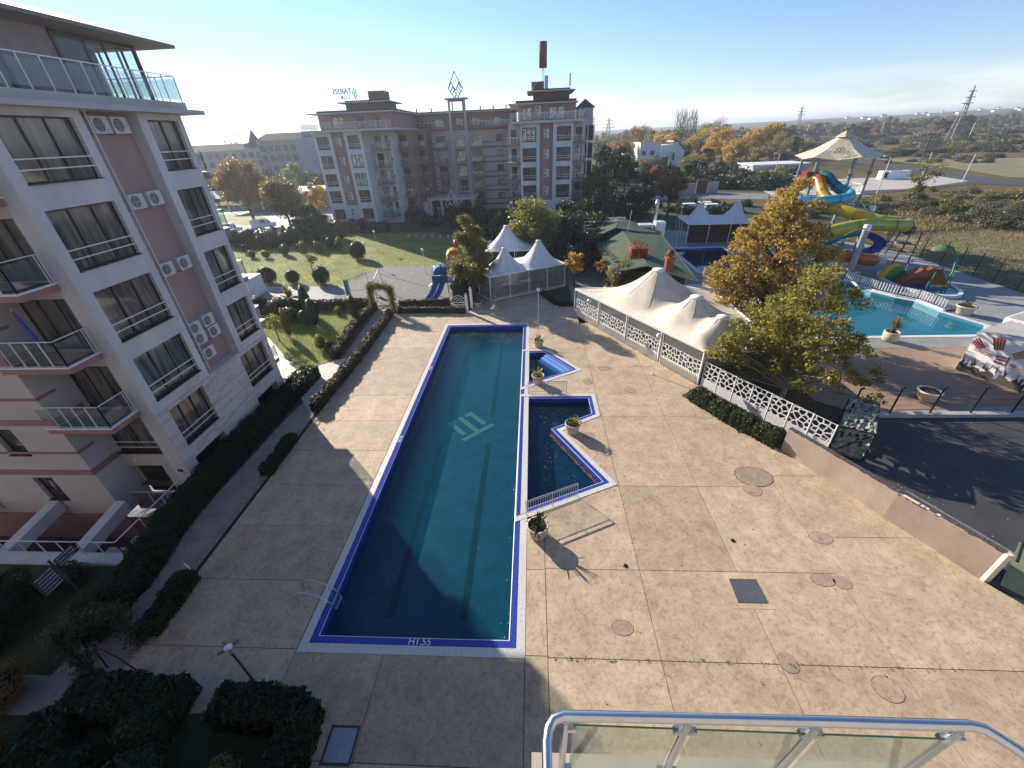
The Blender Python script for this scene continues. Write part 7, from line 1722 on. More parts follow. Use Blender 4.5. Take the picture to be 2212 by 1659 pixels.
rs_ = np.random.RandomState(5); n = 1100; C = rs_.normal(size=(n, 3))*np.array([.75, .75, .75])+np.array([11.4, 46.0, 4.3]); o = link('creeper', leafmesh('creeper', C, .09*(.6+.8*rs_.rand(n)), leafmat('red_creeper', (.22, .03, .02), (.35, .12, .07), None, .4), 5)); setp(o, 'red creeper spilling over the wide brick chimney', 'creeper')
MB().tube([(12.6, 57.5, 4.3), (12.9, 57.7, 7.0)], .03, 6).build('aerial', RAILW, gb)
t = E('roof_railing', 'white ladder-like railing frame behind the green roof', 'railing', (10, 64, 3.5))
for y, x0, x1, z0 in ((64.0, 7.6, 13.1, 3.6), (66.5, 7.6, 14.0, 3.6)):
    for z in (z0, z0+1.0): MB().bar((x0, y, z), (x1, y, z), .1).build('rail', WHITE, t)
    for k in range(7): x = x0+(x1-x0)*k/6; MB().bar((x, y, 2.5), (x, y, z0+1.0), .08).build('upright', WHITE, t)
t = E('ventilation_unit', 'white ventilation machine with a duct chimney behind the green roof', 'machine', (17, 64, 0))
MB().box(15.6, 17.6, 63.5, 65, 2.2, 4.0).build('casing', RAILW, t); MB().box(17.8, 19.2, 63.0, 64.6, 2.0, 4.4).build('casing', RAILW, t); MB().tube([(18.4, 66, 2), (18.4, 66, 6.6)], .3, 10).build('duct', STEEL, t); MB().lathe([(.35, 6.5), (.2, 7.0), (.02, 7.1)], (18.4, 66, 0), 10).build('duct_cap', RAILW, t)
MB().box(15.7, 17.3, 63.45, 63.5, 2.4, 3.7).build('grille', ACD, t)
# ---- playground
t = E('playground_slide', 'playground tower with wavy blue slide, orange hood and blue hood', 'play equipment', (-10.8, 46, 0))
def hood(c, s, col):
    pr = [(-.9, 0), (-.85, .45), (-.55, .85), (0, 1.05), (.55, .85), (.85, .45), (.9, 0)]; m = MB(); extr([(a*s, b*s) for a, b in pr], c, (1, .3), 1.3*s, m); m.build('hood', C2(col), t)
hood((-11.0, 47.3, 2.3), .95, (.01, .07, .32)); hood((-9.6, 49.5, 3.6), 1.0, (.50, .20, .02)); hood((-10.0, 56.5, 3.6), .9, (.35, .03, .03))
for p in ((-11.8, 46.6), (-10.2, 47.0), (-9.9, 48.6), (-8.9, 50.0), (-10.4, 50.4)): MB().tube([(*p, 0), (*p, 2.9 if p[0] < -10 else 4.0)], .06, 6).build('post', C2((.30, .08, .03)) if p[0] > -10.3 else RAILW, t)
MB().box(-11.9, -10.0, 46.6, 48.6, 1.35, 1.45).build('platform', C2((.02, .06, .25)), t); MB().box(-10.4, -8.9, 48.8, 50.4, 2.0, 2.1).build('platform', C2((.35, .08, .03)), t)
for dx in (-.35, .4):
    P = smooth([(-10.9+dx, 46.6, 1.6), (-11.1+dx, 46.0, 1.25), (-11.3+dx, 45.4, .75), (-11.5+dx, 44.7, .45), (-11.8+dx, 44.0, .2)]); vs_ = []
    for i in range(len(P)):
        for k in range(7): a = math.pi+math.pi*k/6; vs_.append(P[i]+Vector((math.cos(a)*.33, 0, math.sin(a)*.22+.1)))
    m = MB(); m.idx(vs_, [(i*7+k, i*7+k+1, (i+1)*7+k+1, (i+1)*7+k) for i in range(len(P)-1) for k in range(6)], True); m.build('slide_chute', C2((.01, .07, .34)), t)
MB().box(-11.9, -10.1, 46.5, 46.62, 1.45, 2.2).build('side_panel', C2((.01, .07, .34)), t); MB().box(-10.35, -9.0, 48.7, 48.8, 2.1, 2.9).build('side_panel', C2((.40, .05, .03)), t)
MB().tube(smooth([(-11.8, 50, 2.2), (-12.4, 50.6, 1.9), (-12.3, 51.6, 1.4), (-11.6, 52.2, 1.0), (-12, 53, .5)]), .4, 10).build('green_tube', C2((.01, .14, .06)), t)
for k in range(4): MB().bar((-12.2-.05*k, 44.6+k*.55, .2+.3*k), (-11.9, 46.4, 1.4), .05).build('rope_ladder', RAILW, t)
t = E('climbing_frame', 'white and green swing frame leaning posts on the gravel', 'play equipment', (-19.5, 46, 0))
for p, q in (((-21.1, 44.3, 0), (-21.6, 45.1, 2.4)), ((-18.2, 44.6, 0), (-18.3, 45.2, 2.4)), ((-20.4, 48.5, 0), (-20.4, 48.2, 2.4)), ((-18.6, 48.8, 0), (-18.8, 48.4, 2.6)), ((-18.3, 45.2, 2.4), (-18.8, 48.4, 2.6)), ((-20.4, 48.2, 2.4), (-18.8, 48.4, 2.6)), ((-21.6, 45.1, 2.4), (-20.4, 48.2, 2.4)), ((-21.2, 44.5, 1.4), (-18.2, 44.8, 1.4))):
    MB().tube([p, q], .06, 7).build('tube', RAILW, t)
m = MB(); m.idx([(-21.3, 44.4, .3), (-21.0, 44.0, .5), (-21.5, 44.9, 2.4), (-21.8, 45.2, 2.2)], [(0, 1, 2, 3), (3, 2, 1, 0)][:1]); m.bar((-21.25, 44.3, .2), (-21.65, 45.1, 2.4), .5, .06); m.build('green_panel', C2((.02, .16, .10)), t)
MB().bar((-19.6, 47.2, .6), (-19.6, 47.2, 1.5), .7, .05).build('green_panel', C2((.02, .16, .10)), t); MB().box(-18.9, -18.0, 46.7, 47.4, .9, 1.0).build('red_seat', C2((.4, .12, .12)), t)
t = E('zip_line', 'rope lines stretched over the gravel playground', 'rope', (-14, 50, 0)); MB().tube([(-18.8, 48.6, 2.0), (-12, 47, .6)], .02, 4).build('rope', BLACKM, t); MB().tube([(-14.8, 55, 2.2), (-9.6, 50, 2.0)], .02, 4).build('rope', RAILW, t)
# ================================================================ streets, vehicles, trees, poles far away
flat('road', [(10, 122), (50, 127.5), (66, 121), (90, 110), (88, 104), (60, 111), (38, 119), (22, 108), (10, 104)], .0, mat('grey_road', (.20, .20, .20), .8, var=.1, coords='World', scale=.3))  # even mid grey road with slight tone variation
flat('road', [(82, 114), (120, 127.5), (126.5, 119.0), (210, 96), (215, 102), (133, 136), (141.5, 168), (150, 220), (143, 222), (132, 172), (124, 134), (100, 122), (84, 122)], .02, mat('far_asphalt', (.055, .055, .058), .8, var=.1, coords='World', scale=.3))
flat('road', [(62, 118), (84, 118), (104, 124), (118, 128), (124, 134), (128, 150), (100, 150), (78, 142), (66, 136)], .01, mat('pale_yard', (.40, .36, .30), .85, col2=(.5, .46, .4), scale=.2, coords='World'))
flat('side_street', [(13, 104), (24, 110), (25, 160), (30, 230), (24, 230), (18, 160)], .01, ASPH)
flat('thicket_ground', [(24, 130), (50, 131), (66, 126), (78, 168), (78, 240), (30, 240)], -.01, LAWNS)
flat('kerb_verge', [(22, 84), (60, 84), (64, 100), (38, 108), (24, 100)], -.02, LAWNS)
flat('far_verge', [(150, 112), (210, 84), (260, 120), (220, 190), (160, 230), (150, 170), (140, 140)], .012, mat('green_verge', (.14, .14, .055), .95, col2=(.24, .20, .10), scale=.2, bump=.8, bscale=4, coords='World'))
MW = MEADOW = mat('rough_meadow', (.11, .11, .04), .95, col2=(.25, .20, .10), scale=.5, bump=1.0, bscale=5, coords='World', detail=12)
flat('meadow', [(51.6, 34), (51.3, 58.5), (54, 66), (72, 88), (140, 110), (230, 88), (230, 20), (60, 20)], -.03, MW)
# grass tufts on the meadow and lawn: uncountable
def tufts(name, label, poly, n, s, leaf, seed, zz=0, hgt=1.0, wd=.18):
    rs_ = np.random.RandomState(seed); xs = [p[0] for p in poly]; ys = [p[1] for p in poly]; pts = []
    while len(pts) < n:
        p = (rs_.uniform(min(xs), max(xs)), rs_.uniform(min(ys), max(ys)))
        if pip(p, poly): pts.append((p[0], p[1], zz))
    C = np.array(pts); r_ = rs_.rand(len(C)); C[:, 2] += s*hgt*.6
    V = np.empty((len(C), 4, 3)); a = rs_.rand(len(C))*6.28; d = np.stack([np.cos(a), np.sin(a), 0*a], 1)*(s*wd*(.5+r_))[:, None]; up_ = np.array([0, 0, 1])*(s*hgt*(.5+r_))[:, None]; ln = rs_.normal(size=(len(C), 3))*s*.35; ln[:, 2] = 0
    V[:, 0] = C-d; V[:, 1] = C+d; V[:, 2] = C+d*.4+up_+ln; V[:, 3] = C-d*.4+up_+ln
    me = bpy.data.meshes.new(name); n4 = len(C)*4; me.vertices.add(n4); me.vertices.foreach_set('co', V.astype(np.float32).ravel()); me.loops.add(n4); me.loops.foreach_set('vertex_index', np.arange(n4)); me.polygons.add(len(C)); me.polygons.foreach_set('loop_start', np.arange(0, n4, 4)); me.materials.append(leaf); me.update(calc_edges=True)
    return setp(link(name, me), label, 'grass', kind='stuff')
DRYG = leafmat('dry_grass', (.14, .13, .05), (.34, .27, .15), (.24, .195, .09), .4)
tufts('meadow_grass', 'dry tufted grass of the meadow beyond the fence', [(51.8, 36), (51.6, 58), (72, 86), (100, 96), (130, 90), (120, 40), (70, 30)], 60000, .2, DRYG, 3)
tufts('meadow_grass', 'taller dry brush between the meadow and the road', [(56, 70), (62, 98), (84, 112), (120, 112), (150, 100), (120, 84), (80, 74)], 40000, .38, DRYG, 4)
tufts('lawn_grass', 'short mown grass of the inner garden', [(-34, 41.8), (-18.6, 41.8), (-17.6, 30.8), (-19.3, 28.4), (-25.8, 34.9), (-34, 36)], 26000, .07, L_GRASS, 5, hgt=.9)
tufts('lawn_grass', 'short mown grass of the sunlit lawn behind the playground', [(-44, 53), (-34, 51.2), (-24.3, 50.6), (-23.0, 59.6), (-15.8, 59.1), (-9, 60), (-8.5, 76), (-20, 84), (-42, 84), (-56, 76)], 36000, .12, L_GRASS, 6, hgt=.8)
# meadow bushes
rng = random.Random(21); _B = {}
def fbush(x, y, r, h, k, lab, grp):
    key = k % 6
    if key not in _B:
        rs_ = np.random.RandomState(500+key); n = 900; d = rs_.normal(size=(n, 3)); d[:, 2] = np.abs(d[:, 2]); d /= np.linalg.norm(d, axis=1)[:, None]; f = .55+.5*rs_.rand(n)+.12*np.sin(d[:, 0]*6+key)
        C = d*f[:, None]*np.array([1, 1, 1.0]); _B[key] = leafmesh('bush', C, .09*(.6+.8*rs_.rand(n)), [L_BUSH, L_OLIVE, L_GREY, L_DARK, L_BUSH, L_GREY][key], key, N=d)
    o = link('field_bush', _B[key], None, (x, y, hz(x, y)*(math.hypot(x, y) > 240)), rng.uniform(0, 6.28), (r, r, h)); return setp(o, lab, 'bush', grp)
for k in range(150):
    px = rng.uniform(1700, 2212); py = rng.uniform(405, 470)+max(0, (px-1950)*.12)
    g = G(px, py)
    if g[0] < 54 or g[1] > 130 or (g[0] < 96 and g[1] > 104): continue
    fbush(g[0], g[1], rng.uniform(1.0, 2.6), rng.uniform(.8, 2.0), k, ['brown-green', 'olive', 'greyish', 'dark green', 'brown-green', 'greyish'][k % 6]+' scrubby bush in the rough ground between meadow and road', 'scrub between meadow and road')
FARS = []
for k in range(260):
    px = rng.uniform(1640, 2230); py = 250-.042*(px-1811)+rng.uniform(10, 1)**1.0+rng.random()**1.6*85
    g = G(px, py); rr = math.hypot(g[0], g[1])
    if g[1] < 10 or rr > 1500 or rr < 150: continue
    if 110 < g[0] < 160 and g[1] < 230: continue
    s = 1+rr/500
    sz = (rng.uniform(2.0, 4.5)*s, rng.uniform(1.3, 2.6)*s*.8)
    if rr > 380: FARS.append((g[0], g[1], hz(g[0], g[1]), sz[0], sz[1], k)); continue
    fbush(g[0], g[1], sz[0], sz[1], k, 'distant scrub bush on the plain beyond the road', 'scrub on the plain')
rs_ = np.random.RandomState(9)
for kk, lf_ in enumerate((L_BUSH, L_OLIVE, L_GREY)):
    CC = []; SS = []
    for (x, y, z, r, h, k) in FARS:
        if k % 3 != kk: continue
        n = 420; d = rs_.normal(size=(n, 3)); d[:, 2] = np.abs(d[:, 2]); d /= np.linalg.norm(d, axis=1)[:, None]; f = .55+.5*rs_.rand(n)
        CC.append(d*f[:, None]*np.array([r, r, h])+np.array([x, y, z])); SS.append(r*.13*(.6+.8*rs_.rand(n)))
    if CC: setp(link('distant_scrub', leafmesh('distant_scrub', np.concatenate(CC), np.concatenate(SS), lf_, kk)), 'far scrub covering the plain towards the horizon', 'scrub', kind='stuff')
for k in range(70):
    g = G(rng.uniform(1880, 2215), rng.uniform(296, 352))
    if g[0] < 150 and g[1] < 240: continue
    fbush(g[0], g[1], rng.uniform(1.2, 3.2), rng.uniform(.8, 1.9), (2, 4, 0, 5)[k % 4], ['greyish', 'brown-green', 'brown-green', 'greyish'][k % 4]+' small scrub bush on the plain beyond the far road', 'small scrub on the brown plain')
for k in range(90):
    px = rng.uniform(1300, 1720); py = rng.uniform(352, 408)
    g = G(px, py)
    if g[1] < 128: continue
    fbush(g[0], g[1], rng.uniform(2.5, 5.5), rng.uniform(1.8, 4.2), (0, 1, 3, 3, 5, 3)[k % 6]+0, 'dark thicket bush between the grey road and the autumn wood', 'thicket behind the grey road')
for k in range(26):
    g = G(rng.uniform(1230, 1620), rng.uniform(440, 462)); fbush(g[0], g[1], rng.uniform(1.2, 2.4), rng.uniform(.8, 1.8), 3, 'dark bush on the verge between the tents and the grey road', 'bushes on the verge')
# autumn tree belt
L_OLW = leafmat('wood_olive_leaf', (.17, .16, .05), (.42, .33, .12), (.28, .24, .08), .5)
kinds = [(L_GOLD, 'golden tree in the autumn wood beyond the side road', 'round'), (L_OLW, 'olive-brown tree in the autumn wood beyond the side road', 'round'), (L_RUST, 'rust-brown tree in the autumn wood beyond the side road', 'round'), (L_YG, 'yellow-green tree in the autumn wood beyond the side road', 'round'), (L_DARK, 'dark evergreen tree in front of the autumn wood', 'round')]
def belt(px, py_top, Y, k, rx=None, lsx=1.0, lab=None, grp='trees of the autumn wood'):
    x, z = PY(px, py_top, Y); h = max(3.5, z-hz(x, Y)*(math.hypot(x, Y) > 240)); leaf, l2, shp = kinds[k]
    v = int(px) % 3
    tree('wood_tree', lab or l2, 'tree', x, Y, h, rx or h*rng.uniform(.34, .48), 'belt%d%d' % (k, v), 300+k*3+v, grp, nclump=34, nper=150, ls=.30, bole=.12, shape=shp, leaf=leaf, nl=8, crk=.32)
zpp = lambda x, y: (1244.3+.2422*x, 198.7+.2422*y)
B = [(390, 380, 190, 2), (520, 400, 200, 1), (200, 400, 230, 3), (180, 620, 130, 3), (600, 270, 300, 2), (700, 330, 280, 1), (780, 360, 230, 0), (850, 350, 260, 0), (900, 300, 290, 3), (960, 420, 220, 3), (1050, 380, 250, 0), (1130, 330, 290, 3), (1200, 260, 320, 1), (1250, 220, 340, 2),
     (1290, 300, 230, 0), (1350, 330, 240, 0), (1240, 310, 260, 0), (1180, 360, 250, 3), (1410, 400, 205, 0), (1440, 410, 200, 0), (1500, 390, 215, 0), (1560, 340, 230, 0), (1620, 310, 240, 0), (1680, 300, 255, 0), (1740, 270, 275, 0), (1800, 260, 290, 0), (1840, 330, 260, 1), (1780, 420, 220, 1), (1650, 460, 190, 1), (1900, 400, 240, 1), (1960, 380, 260, 3), (2060, 420, 250, 1),
     (650, 480, 200, 0), (760, 460, 195, 0), (620, 560, 175, 1), (780, 540, 180, 1), (1000, 560, 170, 1), (1080, 520, 170, 1), (300, 460, 150, 4), (420, 480, 140, 4), (350, 520, 130, 4), (460, 560, 135, 4), (270, 500, 140, 4), (1120, 600, 165, 4), (1000, 640, 150, 4), (1220, 640, 160, 1), (900, 680, 140, 4), (1080, 680, 145, 4), (1180, 480, 200, 4), (740, 640, 150, 2), (860, 640, 150, 4),
     (560, 680, 140, 2), (640, 700, 138, 2), (700, 720, 135, 4), (1300, 620, 175, 4), (1400, 560, 190, 2), (1480, 560, 190, 1), (2100, 500, 230, 1), (1860, 540, 210, 4)]
for x, y, Y, k in B: belt(*zpp(x, y), Y, k)
for i, x in enumerate((920, 945, 970, 990, 1015, 1040, 1065, 1090)):    # bare poplars
    xx, z = PY(*zpp(x, 175+(i % 3)*14), 360); t = E('bare_poplar', 'bare upright poplar rising above the autumn wood', 'tree', (xx, 360, 0), group='bare poplars')
    rr = random.Random(i); m = MB()
    m.tube([(0, 0, 0), (0, 0, z)], [.5, .06], 5)
    for q in range(26): a = rr.uniform(0, 6.28); h = rr.uniform(.3, .9)*z; m.tube([(0, 0, h), (math.cos(a)*1.6, math.sin(a)*1.6, h+3), (math.cos(a)*2.0, math.sin(a)*2.0, h+7)], [.14, .1, .04], 3, cap=False)
    link('branches', m.mesh('branches', BARK), t)
for k in range(70):     # low far wood line
    px = 1295+k*13.2; Y = rng.uniform(420, 700); x, z = PY(px, 284-.042*(px-1106)-rng.uniform(-3, 7), Y); belt_h = 12
    tree('wood_tree', 'far tree in the hazy wood line on the horizon', 'tree', x, Y, rng.uniform(11, 17), rng.uniform(6, 10), 'far%d' % (k % 3), 400+k % 3, 'far wood line', z=hz(x, Y), nclump=20, nper=60, ls=.9, bole=.05, leaf=[L_OLIVE, L_BUSH, L_RUST][k % 3], nl=3)
tree('autumn_tree', 'brown half-bare tree in front of the grey road behind the tents', 'tree', 27.9, 91.7, 9.4, 3.3, 'br', 76, nclump=34, nper=90, ls=.22, bole=.22, leaf=L_RUST, nl=24)
tree('autumn_tree', 'thin twiggy tree by the street lamp right of the slide tower', 'tree', 96, 116, 7.5, 3.5, 'tw', 77, nclump=20, nper=40, ls=.25, bole=.2, leaf=L_OLIVE, nl=20)
tree('street_tree', 'large olive-gold street tree left of the hotel, nearest the near block', 'tree', -65.7, 99, 13.5, 5.6, 'st1', 78, nclump=60, nper=260, ls=.24, bole=.27, leaf=L_RUST, nl=18)
tree('street_tree', 'second olive street tree, between the big one and the hotel', 'tree', -50.5, 87.3, 10.6, 4.0, 'st2', 79, nclump=50, nper=240, ls=.22, bole=.3, leaf=L_OLIVE, nl=18)
tree('street_tree', 'bright golden tree against the left hotel wing', 'tree', -52.5, 105, 8.2, 2.6, 'st3', 80, nclump=30, nper=220, ls=.24, bole=.12, leaf=L_GOLD, nl=10)
tree('street_tree', 'pale green tree in front of the blue-grey far block', 'tree', -78, 146, 11, 4.5, 'st4', 81, nclump=30, nper=160, ls=.35, bole=.1, leaf=L_YG, nl=10)
for x, y, h, r in ((-92, 140, 9, 5), (-70, 142, 8, 5), (-62, 138, 7, 4), (-100, 136, 9, 5), (-108, 132, 8, 5), (-118, 140, 9, 6), (-86, 148, 9, 5)): tree('dark_tree', 'dark tree before the far blocks', 'tree', x, y, h, r, 'dkf', 82, 'dark trees before the far blocks', nclump=26, nper=150, ls=.4, bole=.05, leaf=L_DARK, nl=5)
x, z = PY(505, 277, 200); t = tree('bare_tree', 'round bare-branched tree above the far block roofs', 'tree', x, 200, z, 9.5, 'bare', 83, nclump=34, nper=36, ls=.3, bole=.3, leaf=L_OLIVE, nl=34)
# street lamps and posts
def slamp(label, x, y, h, arm=1.2, group='street lamps along the road', mt=RAILW):
    t = E('street_lamp', label, 'street lamp', (x, y, 0), group=group); MB().tube([(x, y, 0), (x, y, h)], [.13, .08], 8).build('pole', mt, t)
    if arm: MB().tube([(x, y, h), (x-arm, y+.1, h+.35)], .07, 6).build('arm', mt, t); MB().box(x-arm-.5, x-arm+.2, y-.1, y+.3, h+.28, h+.42).build('head', mt, t)
slamp('street lamp with curved arm right of the slide tower', 85.7, 114.9, 8.0)
slamp('tall pale pole on the near road verge', 103.2, 125.2, 8.1, 0); slamp('pale pole farthest right on the road verge', 119.4, 130.9, 7.0, 0)
x, y = G(*zpp(1755, 790))[:2]; slamp('street lamp by the white box building', x, y, 7.5)
x, y = G(*zpp(800, 800))[:2]; slamp('street lamp in front of the dark trees and white house', x, y, 7.5)
for p, lab in (((1240, 860), 'wooden power pole beyond the moving car'), ((1690, 625), 'thin pale pole on the far plain'), ((190, 625), 'white twin-armed pole left of the canopy'), ((870, 610), 'thin pole behind the slide canopy')):
    v = (1693.6+.2344*p[0], 155.5+.2344*p[1]); g = G(*v); t = E('utility_pole', lab, 'pole', (g[0], g[1], 0)); h = 11 if p[0] > 1000 else 14
    MB().tube([(g[0], g[1], 0), (g[0], g[1], h)], .22, 6).build('pole', RAILW if p[0] != 1240 else BARK, t); MB().bar((g[0]-1.4, g[1], h-.8), (g[0]+1.4, g[1], h-.8), .2).build('cross_arm', RAILW if p[0] != 1240 else BARK, t)
def pylon(label, pxt, pyt, Y, w0=5.0):
    x, zt_ = PY(pxt, pyt, Y); zb_ = hz(x, Y); t = E('pylon', label, 'pylon', (x, Y, zb_)); GM = mat('pylon_steel', (.17, .18, .19), .6, .2); H_ = zt_-zb_; th = H_/180
    L4 = []
    for sx, sy in ((-1, -1), (1, -1), (1, 1), (-1, 1)):
        MB().bar((x+sx*w0/2, Y+sy*w0/2, zb_), (x, Y, zt_), th*2).build('leg', GM, t)
    for k in range(14):
        f0, f1 = k/14, (k+1)/14; a, b = w0/2*(1-f0), w0/2*(1-f1); s = -1 if k % 2 else 1
        MB().bar((x-s*a, Y-a, zb_+H_*f0), (x+s*b, Y-b, zb_+H_*f1), th*1.2).build('lattice_bar', GM, t); MB().bar((x+s*a, Y-a, zb_+H_*f0), (x-s*b, Y-b, zb_+H_*f1), th*1.2).build('lattice_bar', GM, t)
    for f, ar in ((.70, w0*.75), (.80, w0*.65), (.9, w0*.5)): MB().bar((x-ar, Y, zb_+H_*f), (x+ar, Y, zb_+H_*f), th*2.5).build('cross_arm', GM, t)
pylon('tall lattice pylon leaning over the right horizon', 2108, 183, 330, 4.6)
pylon('hazy lattice pylon above the plain left of the canopy', 1735, 227, 620, 6.5); pylon('small dark lattice pylon right of the hotel', 1316, 252, 420, 7); pylon('faint small lattice pylon next to the hotel edge', 1283, 250, 560, 7)
# buildings on the right
t = E('white_house', 'white three-storey house with gable half hidden in the autumn wood', 'house', (55, 190, 0))
def hb(px, py, Y): q = PY(*zpp(px, py), Y); return q
x0, z1_ = hb(580, 450, 185); x1_, _ = hb(760, 450, 185); m = MB(); m.wallh((x0, 185, 0), ux, ny, x1_-x0, -.1, z1_, [(.8, 2.4, q, q+1.5) for q in (1, 4, 7)]+[(4, 5.6, q, q+1.5) for q in (1, 4, 7)], .4); m.wallh((x0, 200, 0), (0, -1, 0), (-1, 0, 0), 15, -.1, z1_, []); m.build('wall', mat('house_white', (.62, .60, .58), .8, coords='World'), t)
for q in (1, 4, 7):
    for a in (.8, 4): MB().box(x0+a, x0+a+1.6, 185.3, 185.4, q, q+1.5).build('window', PANE, t)
    MB().box(x0-2.6, x0-.1, 185.5, 189, q-1.1, q-.9).build('balcony', WHITE, t); MB().box(x0-2.6, x0-2.5, 185.5, 189, q-.9, q).build('balcony_wall', WHITE, t)
xa, za = hb(865, 445, 188); xb, zb2 = hb(905, 435, 188); xc, zc2 = hb(968, 520, 188); m = MB(); m.idx([(xa, 188, 0), (xc, 188, 0), (xc, 188, zc2), (xb, 188, zb2), (xa, 188, za), (xa, 200, 0), (xc, 200, 0), (xc, 200, zc2), (xb, 200, zb2), (xa, 200, za)], [(0, 1, 2, 3, 4), (1, 6, 7, 2), (2, 7, 8, 3), (3, 8, 9, 4)]); m.build('gable_wall', mat('house_white'), t)
m = MB(); m.bar((xb, 187.6, zb2+.15), (xc+.3, 187.6, zc2+.1), .3); m.bar((xa, 187.6, za+.15), (xb, 187.6, zb2+.15), .3); m.build('verge_board', ROOFD, t); MB().box(xa+.4, xa+1.3, 187.7, 187.9, 5, 7.5).build('window', PANE, t)
m = MB(); m.box(x1_, xa, 188, 200, 0, min(za, z1_)-1); m.build('middle_wall', mat('house_white'), t)
t = E('white_hall', 'low white box hall with sloped front by the road junction', 'building', (85, 172, 0))
MB().box(79, 98, 168, 180, 0, 3.2).build('wall', mat('hall_grey', (.42, .43, .43), .7, coords='World'), t); MB().box(78.5, 98.5, 167.5, 180.5, 3.2, 3.6).build('roof', WHITE, t)
for k in range(8): MB().box(79.5+k*2.3, 81.5+k*2.3, 167.85, 167.98, .6, 2.6).build('wall_panel', mat('hall_panel', (.30, .36, .36), .5), t)
for i, (px, py, w_, lab) in enumerate(((1000, 1050, 3, 'white van roof behind the far white tent, left one'), (1140, 1035, 3, 'white van roof behind the far white tent, middle one'), (1200, 1055, 3, 'white van roof behind the far white tent, right one'))):
    g = G(*zpp(px, py)); t = E('parked_van', lab, 'van', (g[0], g[1], 0), group='white vans behind the far tent'); MB().box(g[0]-1.3, g[0]+1.3, g[1]-.8, g[1]+.8, .3, 1.35).build('body', WHITE, t)
    MB().box(g[0]-1.32, g[0]-.8, g[1]-.82, g[1]+.82, .8, 1.2).build('window', PANE, t)
    for sx in (-1, 1): MB().tube([(g[0]+sx, g[1]-.95, .35), (g[0]+sx, g[1]+.95, .35)], .33, 10).build('wheel', BLACKM, t)
t = E('gate_building', 'brown gate with grey side walls on the far side of the road', 'gate', (45, 128, 0))
g0 = G(*zpp(1065, 905)); g1 = G(*zpp(1170, 905)); MB().box(g0[0], g1[0], g0[1], g0[1]+.4, 0, 3.4).build('gate_leaf', WB, t); MB().box(g0[0]-5, g0[0]-.2, g0[1], g0[1]+.3, 0, 2.6).build('wall', CONC, t); MB().box(g1[0]+.2, g1[0]+3, g0[1], g0[1]+.3, 0, 2.8).build('wall', CONC, t)
for i, (px, py, lab) in enumerate((((1700), 755, 'white parked van in front of the white hall'), (1900, 810, 'pale white block lying beside the tower leg'))):
    g = G(*zpp(px, py)); t = E('parked_van' if i == 0 else 'white_block', lab, 'van' if i == 0 else 'block', (g[0], g[1], 0)); MB().box(g[0]-2.6, g[0]+2.6, g[1]-1, g[1]+1, .4, 1.9).build('body', WHITE, t); MB().box(g[0]-2.5, g[0]+2.5, g[1]-1.02, g[1]-.9, 1.2, 1.6).build('window' if i == 0 else 'stripe', PANE, t)
for px, py in ((960, 985), (1025, 985)):
    v = (1693.6+.2344*px, 155.5+.2344*py); g = G(*v); t = E('container', 'white container with dark openings right of the tower' if px < 1000 else 'plain white container right of the tower', 'container', (g[0], g[1], 0)); MB().box(g[0]-3, g[0]+3, g[1]-1, g[1]+1, 0, 2.3).build('body', WHITE, t)
    for k in range(3): MB().box(g[0]-2.5+k*1.7, g[0]-1.4+k*1.7, g[1]-1.03, g[1]-1.01, .5, 1.9).build('opening', DARK if px < 1000 else RAILW, t)
for k in range(16):
    px = rng.uniform(1800, 2212); py = 250-.042*(px-1811)+rng.uniform(1, 9); Y = rng.uniform(1300, 2200)
    x = PY(px, py, Y)[0]; z = hz(x, Y); w_ = rng.uniform(5, 13); t = E('distant_house', 'tiny white house in the far village on the horizon', 'house', (x, Y, z), group='white houses of the far village')
    MB().box(x-w_/2, x+w_/2, Y, Y+10, z-2, z+4.2).build('wall', WHITE, t); MB().box(x-w_/2-1, x+w_/2+1, Y-1, Y+11, z+4.2, z+6).build('roof', mat('tile_roof', (.20, .09, .06), .8), t)
for px, py, w_, lab in ((1780, 283, 26, 'flat blue glasshouse roof on the plain left of the canopy top'), (1900, 268, 34, 'long pale roof on the plain right of the canopy')):
    g = G(px, py+9); t = E('glasshouse', lab, 'glasshouse', (g[0], g[1], 0)); MB().box(g[0]-w_, g[0]+w_, g[1], g[1]+30, 0, 4).build('wall', mat('glasshouse', (.25, .30, .36), .4), t); MB().box(g[0]-w_, g[0]+w_, g[1], g[1]+30, 4, 4.4).build('roof', mat('glasshouse_roof', (.32, .38, .46), .4), t)
g = G(1693.6+.2344*1850, 155.5+.2344*520); t = E('shed', 'small brown-roofed shed with a white side on the plain', 'shed', (g[0], g[1], 0)); MB().box(g[0]-6, g[0]+7, g[1]-3, g[1]+4, 0, 3).build('wall', WHITE, t); MB().box(g[0]-6.5, g[0]+7.5, g[1]-4, g[1]+5, 3, 3.9).build('roof', mat('rust_roof', (.20, .06, .04), .8), t)
